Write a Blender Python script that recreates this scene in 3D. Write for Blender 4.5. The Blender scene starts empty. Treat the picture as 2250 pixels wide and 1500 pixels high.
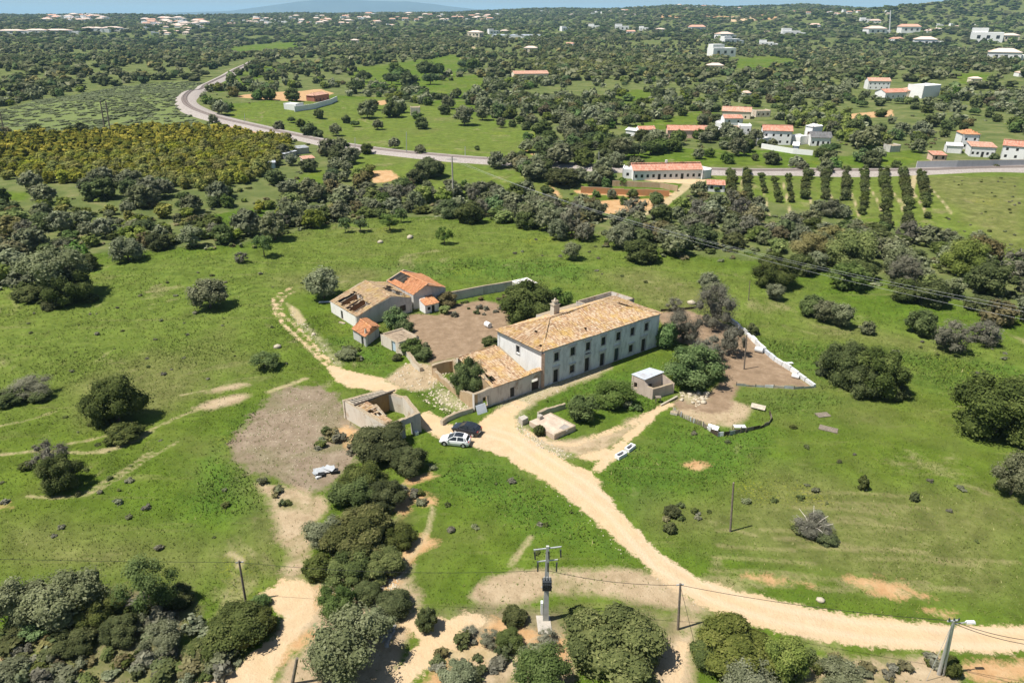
import bpy, bmesh, math, random
import numpy as np
from mathutils import Vector, Matrix, Euler
R = math.radians
random.seed(7); rng = np.random.default_rng(7)
SC = bpy.context.scene
COL = SC.collection

# ------------------------------------------------------------------ camera
CAM_H, PITCH, FPX, W0, H0 = 52.0, 24.81, 1560.0, 2250.0, 1500.0
cd = bpy.data.cameras.new('camera'); cam = bpy.data.objects.new('camera', cd); COL.objects.link(cam)
cam.location = (0, 0, CAM_H); cam.rotation_euler = (R(90 - PITCH), 0, 0)
cd.sensor_width = 36; cd.lens = 36 * FPX / W0; cd.clip_start = 0.5; cd.clip_end = 80000
SC.camera = cam
# ------------------------------------------------------------------ sky, sun, exposure
SUN_EL, SUN_AZ = 63.0, (-0.955, -0.297)          # towards the sun, seen from above
world = bpy.data.worlds.new('World'); SC.world = world; world.use_nodes = True
wn = world.node_tree; wn.nodes.clear()
wo = wn.nodes.new('ShaderNodeOutputWorld'); wb = wn.nodes.new('ShaderNodeBackground'); sk = wn.nodes.new('ShaderNodeTexSky')
sk.sky_type = 'NISHITA'; sk.sun_disc = False; sk.sun_elevation = R(SUN_EL)
sk.sun_rotation = math.atan2(SUN_AZ[0], SUN_AZ[1]); sk.altitude = 50; sk.air_density = 1.0; sk.dust_density = 0.7; sk.ozone_density = 1.6
wb.inputs['Strength'].default_value = 0.062
wn.links.new(sk.outputs[0], wb.inputs['Color']); wn.links.new(wb.outputs[0], wo.inputs['Surface'])
sl = bpy.data.lights.new('sun', 'SUN'); sun = bpy.data.objects.new('sun', sl); COL.objects.link(sun)
sl.energy = 4.8; sl.angle = R(0.53); sl.color = (1.0, 0.955, 0.88)
sdir = Vector((SUN_AZ[0] * math.cos(R(SUN_EL)), SUN_AZ[1] * math.cos(R(SUN_EL)), math.sin(R(SUN_EL))))
sun.rotation_euler = sdir.to_track_quat('Z', 'Y').to_euler(); sun.location = (-60, -20, 120)
vs = SC.view_settings; vs.view_transform = 'Standard'; vs.look = 'None'; vs.gamma = 1.0; vs.use_curve_mapping = False; vs.exposure = 0.58
SC.cycles.max_bounces = 6; SC.cycles.diffuse_bounces = 3; SC.cycles.transparent_max_bounces = 8; SC.cycles.volume_bounces = 1

# ------------------------------------------------------------------ terrain
CP, SP = math.cos(R(PITCH)), math.sin(R(PITCH))
def smooth(a, b, x):
    t = np.clip((x - a) / (b - a), 0, 1); return t * t * (3 - 2 * t)
def ray(px, py):                                   # direction of the sight line through a point of the photograph
    u = (px - W0 / 2) / FPX; v = (H0 / 2 - py) / FPX
    return np.array([u, CP + v * SP, -SP + v * CP])
_rw = np.random.default_rng(3)
_W = [(lam, a, _rw.uniform(0, 6.28), _rw.uniform(0, 6.28)) for lam in (37, 61, 90, 140) for a in _rw.uniform(0, 6.28, 3)]
_WF = [(lam, a, _rw.uniform(0, 6.28), _rw.uniform(0, 6.28)) for lam in (260, 420, 700, 1100) for a in _rw.uniform(0, 6.28, 3)]
RIDGE_X = [-900, 0, 250, 500, 750, 1000, 1200, 1300, 1400, 1470, 1530, 1600, 1700, 1760, 1820, 1900, 2000, 2100, 2250, 3200]
RIDGE_Y = [38, 37, 37, 35, 34, 29, 26, 23, 19, 14, 17, 22, 19, 15, 19, 25, 26, 26, 26, 26]
def hgt(x, y):
    x = np.asarray(x, float); y = np.asarray(y, float)
    r = np.hypot(x, y)
    z = np.zeros_like(r)
    near = smooth(48, 110, np.hypot(x - 6, (y - 105)))
    n = sum(np.sin((x * math.cos(a) + y * math.sin(a)) * 6.2832 / lam + p) * lam for lam, a, p, q in _W) / 330.0
    z = z + n * 0.62 * near * (1 - smooth(300, 900, r))
    z = z - 2.6 * np.exp(-((r - 222) / 20.0) ** 2) * smooth(-140, -70, x) 
    f = sum(np.sin((x * math.cos(a) + y * math.sin(a)) * 6.2832 / lam + p) * lam for lam, a, p, q in _WF) / 2500.0
    z = z + f * 6.5 * smooth(380, 1200, r)
    # the shrub covered slope left of the railway
    z = z + 9 * np.exp(-(((x + 205) / 95) ** 2 + ((y - 440) / 80) ** 2))
    # skyline ridge
    fw = y * CP + 1e-6
    px = W0 / 2 + FPX * x / np.maximum(y * CP + (CAM_H) * SP, 1.0)
    ry = np.interp(px, RIDGE_X, RIDGE_Y)
    ang = np.arctan((H0 / 2 - ry) / FPX) - R(PITCH)
    top = CAM_H + 4200 * np.tan(ang)
    z = z + (top - 0) * smooth(1500, 4200, r) * (1 - 0.8 * smooth(4300, 8000, r))
    z = z + 64 * np.exp(-(((x - 1570) / 620) ** 2 + ((y - 2350) / 420) ** 2))
    return z
def ground(px, py, dz=0.0):
    """the point of the ground (raised by dz) that a point of the photograph shows"""
    d = ray(px, py)
    lo, step = 20.0, 4.0
    t = 20.0
    while t < 30000:
        p = d * t
        if CAM_H + p[2] <= float(hgt(p[0], p[1])) + dz: break
        t += max(2.0, t * 0.01)
    a, b = t - max(2.0, t * 0.01), t
    for _ in range(24):
        m = (a + b) / 2; p = d * m
        if CAM_H + p[2] <= float(hgt(p[0], p[1])) + dz: b = m
        else: a = m
    p = d * b
    return Vector((p[0], p[1], CAM_H + p[2]))
def mpp(px, py):                                    # metres per photo pixel at that place
    p = ground(px, py)
    return (p.y * CP + (CAM_H - p.z) * SP) / FPX
def depth_at(p): return (p[1] * CP + (CAM_H - p[2]) * SP)
def project(x, y, z):
    x = np.asarray(x, float); f = y * CP + (CAM_H - z) * SP
    return W0 / 2 + FPX * x / f, H0 / 2 - FPX * (y * SP - (CAM_H - z) * CP) / f

# ------------------------------------------------------------------ object helpers
def tag(o, label=None, cat=None, group=None, kind=None):
    if label: o['label'] = label
    if cat: o['category'] = cat
    if group: o['group'] = group
    if kind: o['kind'] = kind
    return o
def empty(name, loc, rz=0, label=None, cat=None, group=None):
    o = bpy.data.objects.new(name, None); COL.objects.link(o); o.location = loc; o.rotation_euler = (0, 0, rz); o.empty_display_size = 0.3
    return tag(o, label, cat, group)
def link(name, me, parent=None, loc=None, rot=None, scale=None):
    o = bpy.data.objects.new(name, me); COL.objects.link(o)
    if parent is not None: o.parent = parent
    if loc is not None: o.location = loc
    if rot is not None: o.rotation_euler = rot
    if scale is not None: o.scale = scale
    return o
class MB:
    """collects faces; build() links them as one mesh object"""
    def __init__(s): s.v = []; s.f = []; s.m = []; s.t = []
    def face(s, pts, m=0, t=None):
        b = len(s.v); s.v.extend([tuple(p) for p in pts]); s.f.append(tuple(range(b, b + len(pts)))); s.m.append(m); s.t.append(random.random() if t is None else t)
    def hexa(s, c, m=0, t=None, skip=()):            # eight corners: bottom ring 0-3, top ring 4-7
        t = random.random() if t is None else t
        b = len(s.v); s.v.extend([tuple(p) for p in c])
        for k, q in enumerate(((3, 2, 1, 0), (4, 5, 6, 7), (0, 1, 5, 4), (1, 2, 6, 5), (2, 3, 7, 6), (3, 0, 4, 7))):
            if k in skip: continue
            s.f.append(tuple(b + i for i in q)); s.m.append(m); s.t.append(t)
    def box(s, x0, x1, y0, y1, z0, z1, m=0, t=None, skip=()):
        s.hexa([(x0, y0, z0), (x1, y0, z0), (x1, y1, z0), (x0, y1, z0), (x0, y0, z1), (x1, y0, z1), (x1, y1, z1), (x0, y1, z1)], m, t, skip)
    def bar(s, a, b, w, h=None, m=0, t=None, up=(0, 0, 1)):     # a square bar from a to b
        a = Vector(a); b = Vector(b); h = w if h is None else h
        d = (b - a).normalized(); sx = d.cross(Vector(up))
        if sx.length < 1e-4: sx = d.cross(Vector((1, 0, 0)))
        sx.normalize(); sy = sx.cross(d).normalized()
        r = [sx * i * w / 2 + sy * j * h / 2 for i, j in ((-1, -1), (1, -1), (1, 1), (-1, 1))]
        s.hexa([a + q for q in r] + [b + q for q in r], m, t)
    def tube(s, pts, radii, n=8, m=0, t=None, cap=True):
        t = random.random() if t is None else t
        pts = [Vector(p) for p in pts]; b = len(s.v)
        for i, p in enumerate(pts):
            d = (pts[min(i + 1, len(pts) - 1)] - pts[max(i - 1, 0)]).normalized()
            sx = d.cross(Vector((0, 0, 1)))
            if sx.length < 1e-3: sx = d.cross(Vector((0, 1, 0)))
            sx.normalize(); sy = sx.cross(d)
            r = radii[i] if hasattr(radii, '__len__') else radii
            for k in range(n):
                a = 6.2832 * k / n; s.v.append(tuple(p + sx * math.cos(a) * r + sy * math.sin(a) * r))
        for i in range(len(pts) - 1):
            for k in range(n):
                s.f.append((b + i * n + k, b + i * n + (k + 1) % n, b + (i + 1) * n + (k + 1) % n, b + (i + 1) * n + k)); s.m.append(m); s.t.append(t)
        if cap:
            e = b + (len(pts) - 1) * n
            s.f.append(tuple(e + k for k in range(n))); s.m.append(m); s.t.append(t)
            s.f.append(tuple(b + n - 1 - k for k in range(n))); s.m.append(m); s.t.append(t)
    def mesh(s, name, mats, smooth=False):
        me = bpy.data.meshes.new(name); me.from_pydata(s.v, [], s.f)
        for mt in (mats if isinstance(mats, (list, tuple)) else [mats]): me.materials.append(mt)
        if len(s.f):
            me.polygons.foreach_set('material_index', s.m)
            if smooth: me.polygons.foreach_set('use_smooth', [True] * len(s.f))
            at = me.attributes.new('tint', 'FLOAT', 'FACE'); at.data.foreach_set('value', s.t)
        me.update(); return me
    def build(s, name, mats, parent=None, smooth=False, loc=None, rot=None):
        return link(name, s.mesh(name, mats, smooth), parent, loc, rot)
def np_mesh(name, V, F, mats, tint=None, matidx=None, smooth=False):
    """V (n,3), F (m,3 or 4) arrays -> mesh"""
    me = bpy.data.meshes.new(name); n, k = F.shape
    me.vertices.add(len(V)); me.vertices.foreach_set('co', np.ascontiguousarray(V, dtype=np.float32).ravel())
    me.loops.add(n * k); me.loops.foreach_set('vertex_index', np.ascontiguousarray(F, dtype=np.int32).ravel())
    me.polygons.add(n); me.polygons.foreach_set('loop_start', np.arange(0, n * k, k, dtype=np.int32))
    try: me.polygons.foreach_set('loop_total', np.full(n, k, dtype=np.int32))
    except Exception: pass
    for mt in (mats if isinstance(mats, (list, tuple)) else [mats]): me.materials.append(mt)
    if matidx is not None: me.polygons.foreach_set('material_index', np.ascontiguousarray(matidx, dtype=np.int32))
    if smooth: me.polygons.foreach_set('use_smooth', np.ones(n, dtype=bool))
    me.update(calc_edges=True)
    if tint is not None:
        at = me.attributes.new('tint', 'FLOAT', 'FACE'); at.data.foreach_set('value', np.ascontiguousarray(tint, dtype=np.float32))
    return me

# ------------------------------------------------------------------ material helpers
class NT:
    def __init__(s, name, rough=0.85, spec=0.2):
        s.mat = bpy.data.materials.new(name); s.mat.use_nodes = True; s.t = s.mat.node_tree; s.t.nodes.clear()
        s.out = s.n('ShaderNodeOutputMaterial'); s.b = s.n('ShaderNodeBsdfPrincipled'); s.l(s.b.outputs[0], s.out.inputs['Surface'])
        s.b.inputs['Roughness'].default_value = rough; s.b.inputs['Specular IOR Level'].default_value = spec
    def n(s, t): return s.t.nodes.new(t)
    def l(s, a, b): s.t.links.new(a, b)
    def val(s, v, sock):
        if isinstance(v, (int, float)): sock.default_value = v
        elif isinstance(v, tuple): sock.default_value = v if len(v) == 4 or sock.type == 'VECTOR' else (*v, 1)
        else: s.l(v, sock)
    def math(s, op, a, b=0.0, c=None, clamp=False):
        x = s.n('ShaderNodeMath'); x.operation = op; x.use_clamp = clamp; s.val(a, x.inputs[0]); s.val(b, x.inputs[1])
        if c is not None: s.val(c, x.inputs[2])
        return x.outputs[0]
    def mix(s, f, a, b, mode='MIX'):
        x = s.n('ShaderNodeMix'); x.data_type = 'RGBA'; x.blend_type = mode; x.clamp_factor = True
        s.val(f, x.inputs[0]); s.val(a, x.inputs[6]); s.val(b, x.inputs[7]); return x.outputs[2]
    def attr(s, name, t='GEOMETRY'):
        x = s.n('ShaderNodeAttribute'); x.attribute_name = name; x.attribute_type = t; return x
    def coord(s, which='Object'):
        return s.n('ShaderNodeTexCoord').outputs[which]
    def noise(s, vec, scale, detail=4, rough=0.6, dist=0.0):
        x = s.n('ShaderNodeTexNoise'); x.inputs['Scale'].default_value = scale; x.inputs['Detail'].default_value = detail
        x.inputs['Roughness'].default_value = rough; x.inputs['Distortion'].default_value = dist
        if vec is not None: s.l(vec, x.inputs['Vector'])
        return x.outputs[0]
    def ramp(s, f, stops):
        x = s.n('ShaderNodeValToRGB'); s.l(f, x.inputs[0]); e = x.color_ramp.elements
        while len(e) < len(stops): e.new(0.5)
        for k, (p, c) in enumerate(stops): e[k].position = p; e[k].color = (*c, 1) if len(c) == 3 else c
        return x.outputs[0]
    def mapr(s, v, a, b, c=0.0, d=1.0):
        x = s.n('ShaderNodeMapRange'); x.clamp = True; s.val(v, x.inputs[0])
        for k, q in enumerate((a, b, c, d)): x.inputs[k + 1].default_value = q
        return x.outputs[0]
    def scalev(s, vec, sc):
        x = s.n('ShaderNodeMapping'); s.l(vec, x.inputs[0]); x.inputs['Scale'].default_value = sc; return x.outputs[0]
    def bump(s, h, strength=0.4, dist=0.1):
        x = s.n('ShaderNodeBump'); x.inputs['Strength'].default_value = strength; x.inputs['Distance'].default_value = dist
        s.l(h, x.inputs['Height']); s.l(x.outputs[0], s.b.inputs['Normal'])
    def col(s, c): s.val(c, s.b.inputs['Base Color']); return s.mat
def simple(name, c, rough=0.8, var=0.25, scale=1.5, spec=0.2, metal=0.0, dirt=None):
    m = NT(name, rough, spec); v = m.coord()
    n = m.noise(v, scale, 6, 0.65); k = m.mapr(n, 0.3, 0.7, 1 - var, 1 + var)
    cc = m.mix(1.0, c, m.n_gray(k) if False else m.gray(k), 'MULTIPLY')
    if dirt:
        n2 = m.noise(m.scalev(v, (1, 1, 0.35)), 0.7, 6, 0.7); cc = m.mix(m.mapr(n2, 0.5, 0.72, 0, dirt[1]), cc, dirt[0])
    m.b.inputs['Metallic'].default_value = metal
    return m.col(cc)
def _gray(s, f):
    x = s.n('ShaderNodeCombineColor'); 
    for k in range(3): s.l(f, x.inputs[k])
    return x.outputs[0]
NT.gray = _gray
# ------------------------------------------------------------------ the ground: where each soil, track and sward lies
def gp(pts): return np.array([ground(px, py)[:2] for px, py in pts])
def seg_dist(P, a, b):
    ab = b - a; t = np.clip(((P - a) @ ab) / max(ab @ ab, 1e-9), 0, 1)
    return np.hypot(*(P - (a + t[:, None] * ab)).T)
def sd_poly(P, poly):
    d = np.full(len(P), 1e9); ins = np.zeros(len(P), bool)
    for i in range(len(poly)):
        a, b = poly[i - 1], poly[i]; d = np.minimum(d, seg_dist(P, a, b))
        c = (a[1] > P[:, 1]) != (b[1] > P[:, 1])
        with np.errstate(divide='ignore', invalid='ignore'):
            ins ^= c & (P[:, 0] < (b[0] - a[0]) * (P[:, 1] - a[1]) / (b[1] - a[1]) + a[0])
    return np.where(ins, -d, d)
def sd_line(P, pts, w):
    d = np.full(len(P), 1e9)
    for i in range(len(pts) - 1): d = np.minimum(d, seg_dist(P, pts[i], pts[i + 1]))
    return d - w / 2
SHAPES = {}
def shape(ch, pts, w=None):
    q = gp(pts); SHAPES.setdefault(ch, []).append((q, w))
ROAD = [(2400, 1362), (2250, 1375), (2100, 1372), (2000, 1364), (1900, 1353), (1800, 1338), (1700, 1315), (1600, 1290), (1540, 1270), (1500, 1250), (1450, 1210), (1400, 1165), (1360, 1120), (1322, 1070), (1306, 1040), (1250, 1015),
        (1190, 980), (1145, 950), (1128, 915), (1165, 885), (1135, 880), (1095, 898), (1062, 918), (1050, 932), (985, 932), (945, 903), (922, 905), (925, 935), (950, 955), (1000, 972), (1060, 986), (1110, 1005), (1150, 1030), (1210, 1065),
        (1280, 1122), (1340, 1172), (1400, 1227), (1450, 1272), (1500, 1308), (1560, 1337), (1620, 1360), (1700, 1386), (1800, 1407), (1900, 1420), (2000, 1430), (2100, 1434), (2250, 1434), (2400, 1428)]
shape('sand', ROAD)
shape('sand', [(1310, 1034), (1345, 1000), (1372, 970), (1400, 945), (1440, 905), (1470, 888)], 1.3)
shape('sand', [(1290, 1012), (1335, 1010), (1360, 985), (1330, 985), (1270, 1002)])
shape('sand', [(1150, 945), (1205, 972), (1260, 978), (1330, 952), (1390, 930), (1425, 908)], 0.8)
shape('rubble', [(1110, 888), (1190, 855), (1260, 825), (1320, 805)], 2.6)
shape('rubble', [(1105, 905), (1135, 880), (1200, 850), (1180, 870), (1140, 915), (1160, 950), (1200, 975), (1250, 1000), (1210, 1000), (1140, 960)])
# left farm track: two ruts and the wide end by the ruin
shape('sand', [(640, 632), (612, 645), (598, 662), (603, 685), (622, 712), (652, 738), (690, 775), (712, 800), (745, 825), (790, 845)], 0.5)
shape('sand', [(650, 640), (625, 652), (614, 668), (620, 690), (645, 712), (680, 745), (708, 778), (728, 802), (770, 822), (830, 840)], 0.5)
shape('path', [(630, 665), (655, 680), (672, 705), (660, 715), (640, 692)])
shape('rubble', [(655, 700), (690, 735), (720, 770), (745, 800)], 0.6)
shape('sand', [(715, 800), (760, 812), (815, 826), (850, 835), (880, 855), (860, 865), (820, 858), (765, 850), (735, 835)])
shape('pale', [(850, 835), (890, 797), (940, 797), (968, 822), (960, 850), (920, 858), (880, 852)])
shape('rubble', [(965, 850), (1000, 872), (1030, 895), (1010, 905), (965, 885)])

# paths on the left meadow
shape('path', [(-80, 1003), (0, 999), (80, 990), (190, 995), (240, 985), (300, 960), (340, 940), (400, 912), (470, 887), (535, 868)], 0.4)
shape('path', [(190, 995), (245, 988), (295, 966), (340, 946), (300, 970), (230, 996)])
shape('pale', [(430, 895), (480, 876), (530, 866), (545, 870), (520, 882), (470, 896)])
shape('path', [(150, 975), (190, 968), (235, 955)], 0.35)
shape('path', [(395, 868), (470, 855), (545, 841)], 0.35)
shape('pale', [(440, 864), (480, 853), (540, 842), (545, 845), (480, 859)])
shape('path', [(-20, 940), (50, 925), (120, 905)], 0.3)
shape('path', [(60, 1090), (130, 1093), (190, 1088), (255, 1055), (330, 1005), (390, 970)], 0.25)
shape('path', [(190, 1080), (260, 1040), (330, 992)], 0.22)
shape('path', [(590, 860), (640, 843), (670, 832)], 0.9)
shape('path', [(505, 1215), (530, 1228), (525, 1245)], 0.6)
shape('path', [(880, 1240), (910, 1215), (940, 1165), (950, 1115)], 0.5)
shape('path', [(1120, 1240), (1150, 1205), (1165, 1180)], 0.5)
# bare grey brown field
shape('soil', [(575, 885), (600, 862), (640, 848), (700, 852), (745, 868), (762, 905), (800, 945), (785, 980), (770, 1010), (745, 1045), (720, 1075), (690, 1085), (650, 1070), (600, 1055), (545, 1035), (500, 1010), (505, 975), (530, 940), (560, 910)])
shape('pale', [(570, 1062), (640, 1070), (700, 1088), (722, 1100), (700, 1150), (690, 1200), (665, 1260), (690, 1290), (700, 1330), (690, 1375), (640, 1415), (605, 1470), (590, 1510), (560, 1510), (590, 1420), (640, 1350), (610, 1290), (625, 1220), (610, 1150), (585, 1100)])
shape('sand', [(560, 1310), (620, 1275), (665, 1272), (690, 1300), (688, 1360), (640, 1412), (604, 1470), (592, 1530), (380, 1530), (430, 1505), (520, 1462), (585, 1412), (625, 1378), (605, 1340)])
shape('orange', [(700, 1310), (730, 1290), (830, 1265), (880, 1275), (870, 1300), (800, 1320)])
shape('orange', [(948, 1036), (905, 1046), (868, 1066), (850, 1108), (878, 1124), (905, 1100), (945, 1110), (952, 1098), (905, 1080), (890, 1068), (955, 1046)])
shape('orange', [(905, 1190), (930, 1180), (960, 1195), (910, 1222), (875, 1248), (865, 1240)])
shape('orange', [(720, 950), (760, 935), (790, 950), (800, 975), (760, 985)])
# yards
shape('yard', [(895, 692), (960, 690), (1010, 668), (1060, 660), (1108, 672), (1120, 715), (1098, 745), (1050, 772), (990, 790), (945, 800), (915, 785), (900, 745), (868, 705)])
shape('yard', [(1440, 688), (1500, 680), (1560, 695), (1640, 735), (1700, 785), (1788, 850), (1690, 850), (1625, 848), (1605, 880), (1600, 905), (1550, 902), (1490, 897), (1468, 889), (1510, 860), (1560, 862), (1590, 830), (1540, 770), (1470, 745)])
shape('pale', [(1480, 880), (1530, 865), (1560, 890), (1500, 898)])
shape('rubble', [(1490, 868), (1530, 860), (1550, 875), (1515, 885)])
# transformer clearing and the gullies at the bottom
shape('pale', [(1035, 1312), (1075, 1272), (1140, 1250), (1220, 1253), (1300, 1248), (1380, 1252), (1440, 1266), (1490, 1300), (1560, 1342), (1520, 1352), (1450, 1330), (1400, 1318), (1300, 1312), (1200, 1308), (1110, 1325)])
shape('sand', [(895, 1342), (935, 1345), (958, 1362), (1035, 1345), (1085, 1362), (1020, 1402), (968, 1445), (900, 1510), (830, 1520), (895, 1440), (925, 1405), (880, 1372)])
shape('sand', [(1488, 1405), (1518, 1415), (1505, 1465), (1490, 1520), (1450, 1520), (1470, 1470)])
shape('orange', [(430, 1505), (540, 1465), (600, 1420), (680, 1395), (660, 1425), (600, 1465), (560, 1530), (400, 1530)])
shape('orange', [(1195, 1385), (1240, 1405), (1238, 1470), (1220, 1440), (1185, 1420)])
shape('orange', [(2115, 1462), (2180, 1455), (2270, 1452), (2270, 1488), (2180, 1492), (2120, 1485)])
shape('pale', [(1040, 1385), (1120, 1385), (1170, 1410), (1120, 1440), (1060, 1420)])
shape('path', [(1000, 1440), (1060, 1432), (1130, 1450), (1180, 1470)], 1.2)
for q in ([(1000, 1395), (1060, 1375), (1180, 1385), (1240, 1420), (1230, 1500), (1130, 1520), (940, 1520), (980, 1450)], [(700, 1330), (880, 1330), (900, 1380), (840, 1420), (700, 1420)], [(1740, 1450), (2060, 1440), (2120, 1470), (2100, 1520), (1760, 1520)], [(1490, 1345), (1560, 1350), (1520, 1390), (1470, 1390)], [(640, 1440), (760, 1440), (840, 1510), (600, 1520)]): shape('pale', q)
for q in ([(-80, 1390), (160, 1400), (420, 1430), (560, 1440), (500, 1480), (380, 1520), (-80, 1520)], [(60, 1290), (400, 1300), (440, 1400), (60, 1390)], [(1240, 1330), (1480, 1350), (1480, 1400), (1230, 1380)], [(960, 1340), (1240, 1345), (1240, 1400), (1000, 1400)]): shape('rough', q)
for q in ([(-80, 600), (200, 580), (540, 550), (800, 480), (1140, 490), (1400, 560), (1640, 600), (1900, 700), (2260, 760), (2260, 860), (1800, 860), (1650, 760), (1500, 690), (1200, 640), (860, 610), (660, 640), (580, 720), (640, 830), (380, 880), (-80, 930)], [(480, 240), (860, 215), (1180, 285), (1250, 360), (1000, 348), (640, 300)], [(760, 330), (1100, 368), (1240, 400), (1220, 445), (1000, 430), (760, 390)], [(1540, 385), (2420, 375), (2420, 600), (2180, 530), (1900, 490), (1560, 430)]): shape('spring_glance', q)
RC = gp([(2420, 1400), (2250, 1403), (2100, 1402), (1900, 1386), (1700, 1350), (1560, 1303), (1450, 1238), (1345, 1120), (1275, 1065), (1190, 1010), (1120, 962), (1075, 950)])
_t = np.gradient(RC, axis=0); _n = np.stack([-_t[:, 1], _t[:, 0]], 1) / np.hypot(*_t.T)[:, None]
for o in (-.95, .85): SHAPES.setdefault('rut', []).append((RC + _n * o, .45))
shape('pale', [(1092, 902), (1120, 882), (1190, 850), (1260, 822), (1335, 797), (1345, 808), (1275, 838), (1205, 868), (1145, 902), (1112, 925)])
shape('pale', [(1480, 902), (1530, 878), (1610, 880), (1655, 898), (1610, 940), (1560, 935)])
shape('pale', [(690, 1275), (780, 1255), (905, 1245), (910, 1285), (800, 1330), (690, 1345)])
shape('pale', [(1150, 955), (1200, 985), (1300, 1010), (1380, 960), (1420, 915), (1400, 915), (1330, 950), (1240, 970)])
for q in ([(650, 1285), (900, 1255), (930, 1330), (900, 1400), (850, 1520), (590, 1520), (690, 1400)], [(1010, 1380), (1240, 1385), (1260, 1470), (1240, 1520), (940, 1520), (1000, 1430)], [(1440, 1390), (1530, 1385), (1520, 1520), (1440, 1520)]): shape('pale', q)
for q in ([(885, 1340), (930, 1350), (905, 1400), (875, 1375)], [(1080, 1375), (1180, 1392), (1150, 1420), (1070, 1405)], [(960, 1440), (1060, 1420), (1010, 1500), (930, 1505)], [(690, 1290), (720, 1285), (705, 1335), (688, 1330)]): shape('orange', q)
# dry and tan streaks right of the road
for q in ([(1600, 1246), (1680, 1262), (1800, 1282), (1780, 1288), (1650, 1278)], [(1850, 1266), (1920, 1272), (2040, 1302), (2060, 1318), (1960, 1312), (1900, 1292)], [(2000, 1340), (2080, 1335), (2130, 1345), (2080, 1358)], [(1505, 1018), (1530, 1015), (1552, 1025), (1530, 1032)],
          [(0, 1098), (28, 1098), (25, 1115), (-10, 1125)], [(0, 1440), (90, 1448), (200, 1490), (60, 1490)]): shape('orange', q)
for k in range(26):
    x0 = 1560 + rng.uniform(0, 560); y0 = 1080 + rng.uniform(0, 230); L = rng.uniform(80, 260)
    shape('dry', [(x0, y0), (x0 + L / 2, y0 + L * 0.02 + rng.uniform(-4, 4)), (x0 + L, y0 + L * 0.05 + rng.uniform(-6, 6))], rng.uniform(0.12, 0.35))
for q in ([(1440, 1110), (1600, 1100), (1700, 1130), (1690, 1180), (1560, 1190), (1450, 1175)], [(380, 1200), (520, 1190), (620, 1150), (640, 1240), (560, 1290), (420, 1240)], [(560, 1050), (640, 1180), (600, 1280), (540, 1200)], [(1160, 985), (1300, 1010), (1240, 1020)],
          [(1300, 600), (1420, 590), (1560, 640), (1600, 690), (1500, 690), (1420, 660)], [(600, 610), (760, 590), (870, 600), (760, 640), (650, 640)], [(1760, 700), (1900, 720), (2060, 760), (2100, 780), (1950, 760), (1800, 740)], [(150, 850), (330, 770), (420, 800), (380, 900), (200, 940)],
          [(1680, 1020), (1900, 1080), (2250, 1080), (2250, 1330), (1900, 1290), (1560, 1200), (1600, 1080)], [(2000, 390), (2250, 390), (2250, 560), (2120, 480)], [(0, 1140), (420, 1180), (560, 1250), (400, 1290), (0, 1240)], [(1250, 1330), (1480, 1340), (1450, 1390), (1230, 1370)]): shape('dry2', q)
for q in ([(1640, 740), (1830, 760), (1830, 850), (1800, 850), (1720, 790)], [(1950, 770), (2250, 800), (2250, 830), (2050, 850)], [(820, 585), (1000, 570), (1180, 570), (1300, 590), (1260, 620), (1000, 610), (850, 600)], [(1610, 855), (1800, 860), (1860, 880), (1700, 910), (1660, 890)],
          [(420, 1010), (560, 900), (590, 880), (530, 950), (505, 1000), (560, 1060), (580, 1130), (440, 1130)], [(730, 740), (830, 760), (870, 830), (760, 800)], [(1000, 1000), (1140, 1040), (1260, 1120), (1330, 1200), (1180, 1180), (960, 1050)], [(1320, 1030), (1480, 930), (1700, 950), (1650, 1050), (1400, 1110)], [(900, 850), (1000, 910), (960, 920)], [(1440, 790), (1300, 830), (1200, 880), (1330, 900), (1440, 900)]): shape('lush', q)
# soils of the far fields
shape('orange', [(480, 262), (540, 275), (620, 297), (600, 300), (520, 285)], None)
shape('orange', [(515, 214), (600, 203), (700, 195), (735, 205), (690, 222), (610, 222)])
shape('orange', [(820, 225), (880, 210), (880, 222), (840, 232)])
shape('orange', [(1150, 328), (1190, 340), (1240, 360), (1225, 362), (1180, 348)])
shape('orange', [(1205, 408), (1215, 420), (1225, 438), (1235, 435), (1215, 408)])
shape('orange', [(800, 378), (860, 372), (880, 395), (820, 405)])
shape('orange', [(1275, 455), (1330, 440), (1480, 435), (1440, 462), (1340, 470)])
shape('orange', [(1260, 418), (1400, 420), (1490, 425), (1480, 432), (1280, 428)])
shape('orange', [(1560, 372), (1640, 374), (1640, 378), (1560, 380)])
for k in range(10): shape('path', [(1630 + k * 44, 395), (1640 + k * 50, 470 + 5 * (k % 3))], 0.8)
shape('path', [(2010, 385), (1990, 460)], 2)
shape('orange', [(1440, 35), (1560, 33), (1700, 30), (1720, 36), (1640, 48), (1580, 50), (1570, 42), (1430, 42)])
shape('sand', [(1575, 46), (1620, 36), (1690, 34), (1650, 48)])
shape('orange', [(1830, 254), (1960, 240), (1965, 256), (1840, 262)])
shape('sand', [(790, 112), (840, 98), (850, 104), (800, 118)]); shape('path', [(1000, 100), (1040, 104), (1030, 120), (1060, 90), (1090, 92)], 6)
shape('path', [(900, 190), (970, 175), (1030, 150)], 2.5)
shape('path', [(1330, 480), (1420, 470), (1470, 440), (1505, 412), (1512, 402)], 3.0)
shape('path', [(1330, 302), (1290, 308), (1200, 312)], 2.0)
shape('path', [(460, 112), (540, 98), (640, 88)], 4)
shape('sand', [(1365, 388), (1560, 395), (1530, 405), (1440, 400)])
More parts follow.
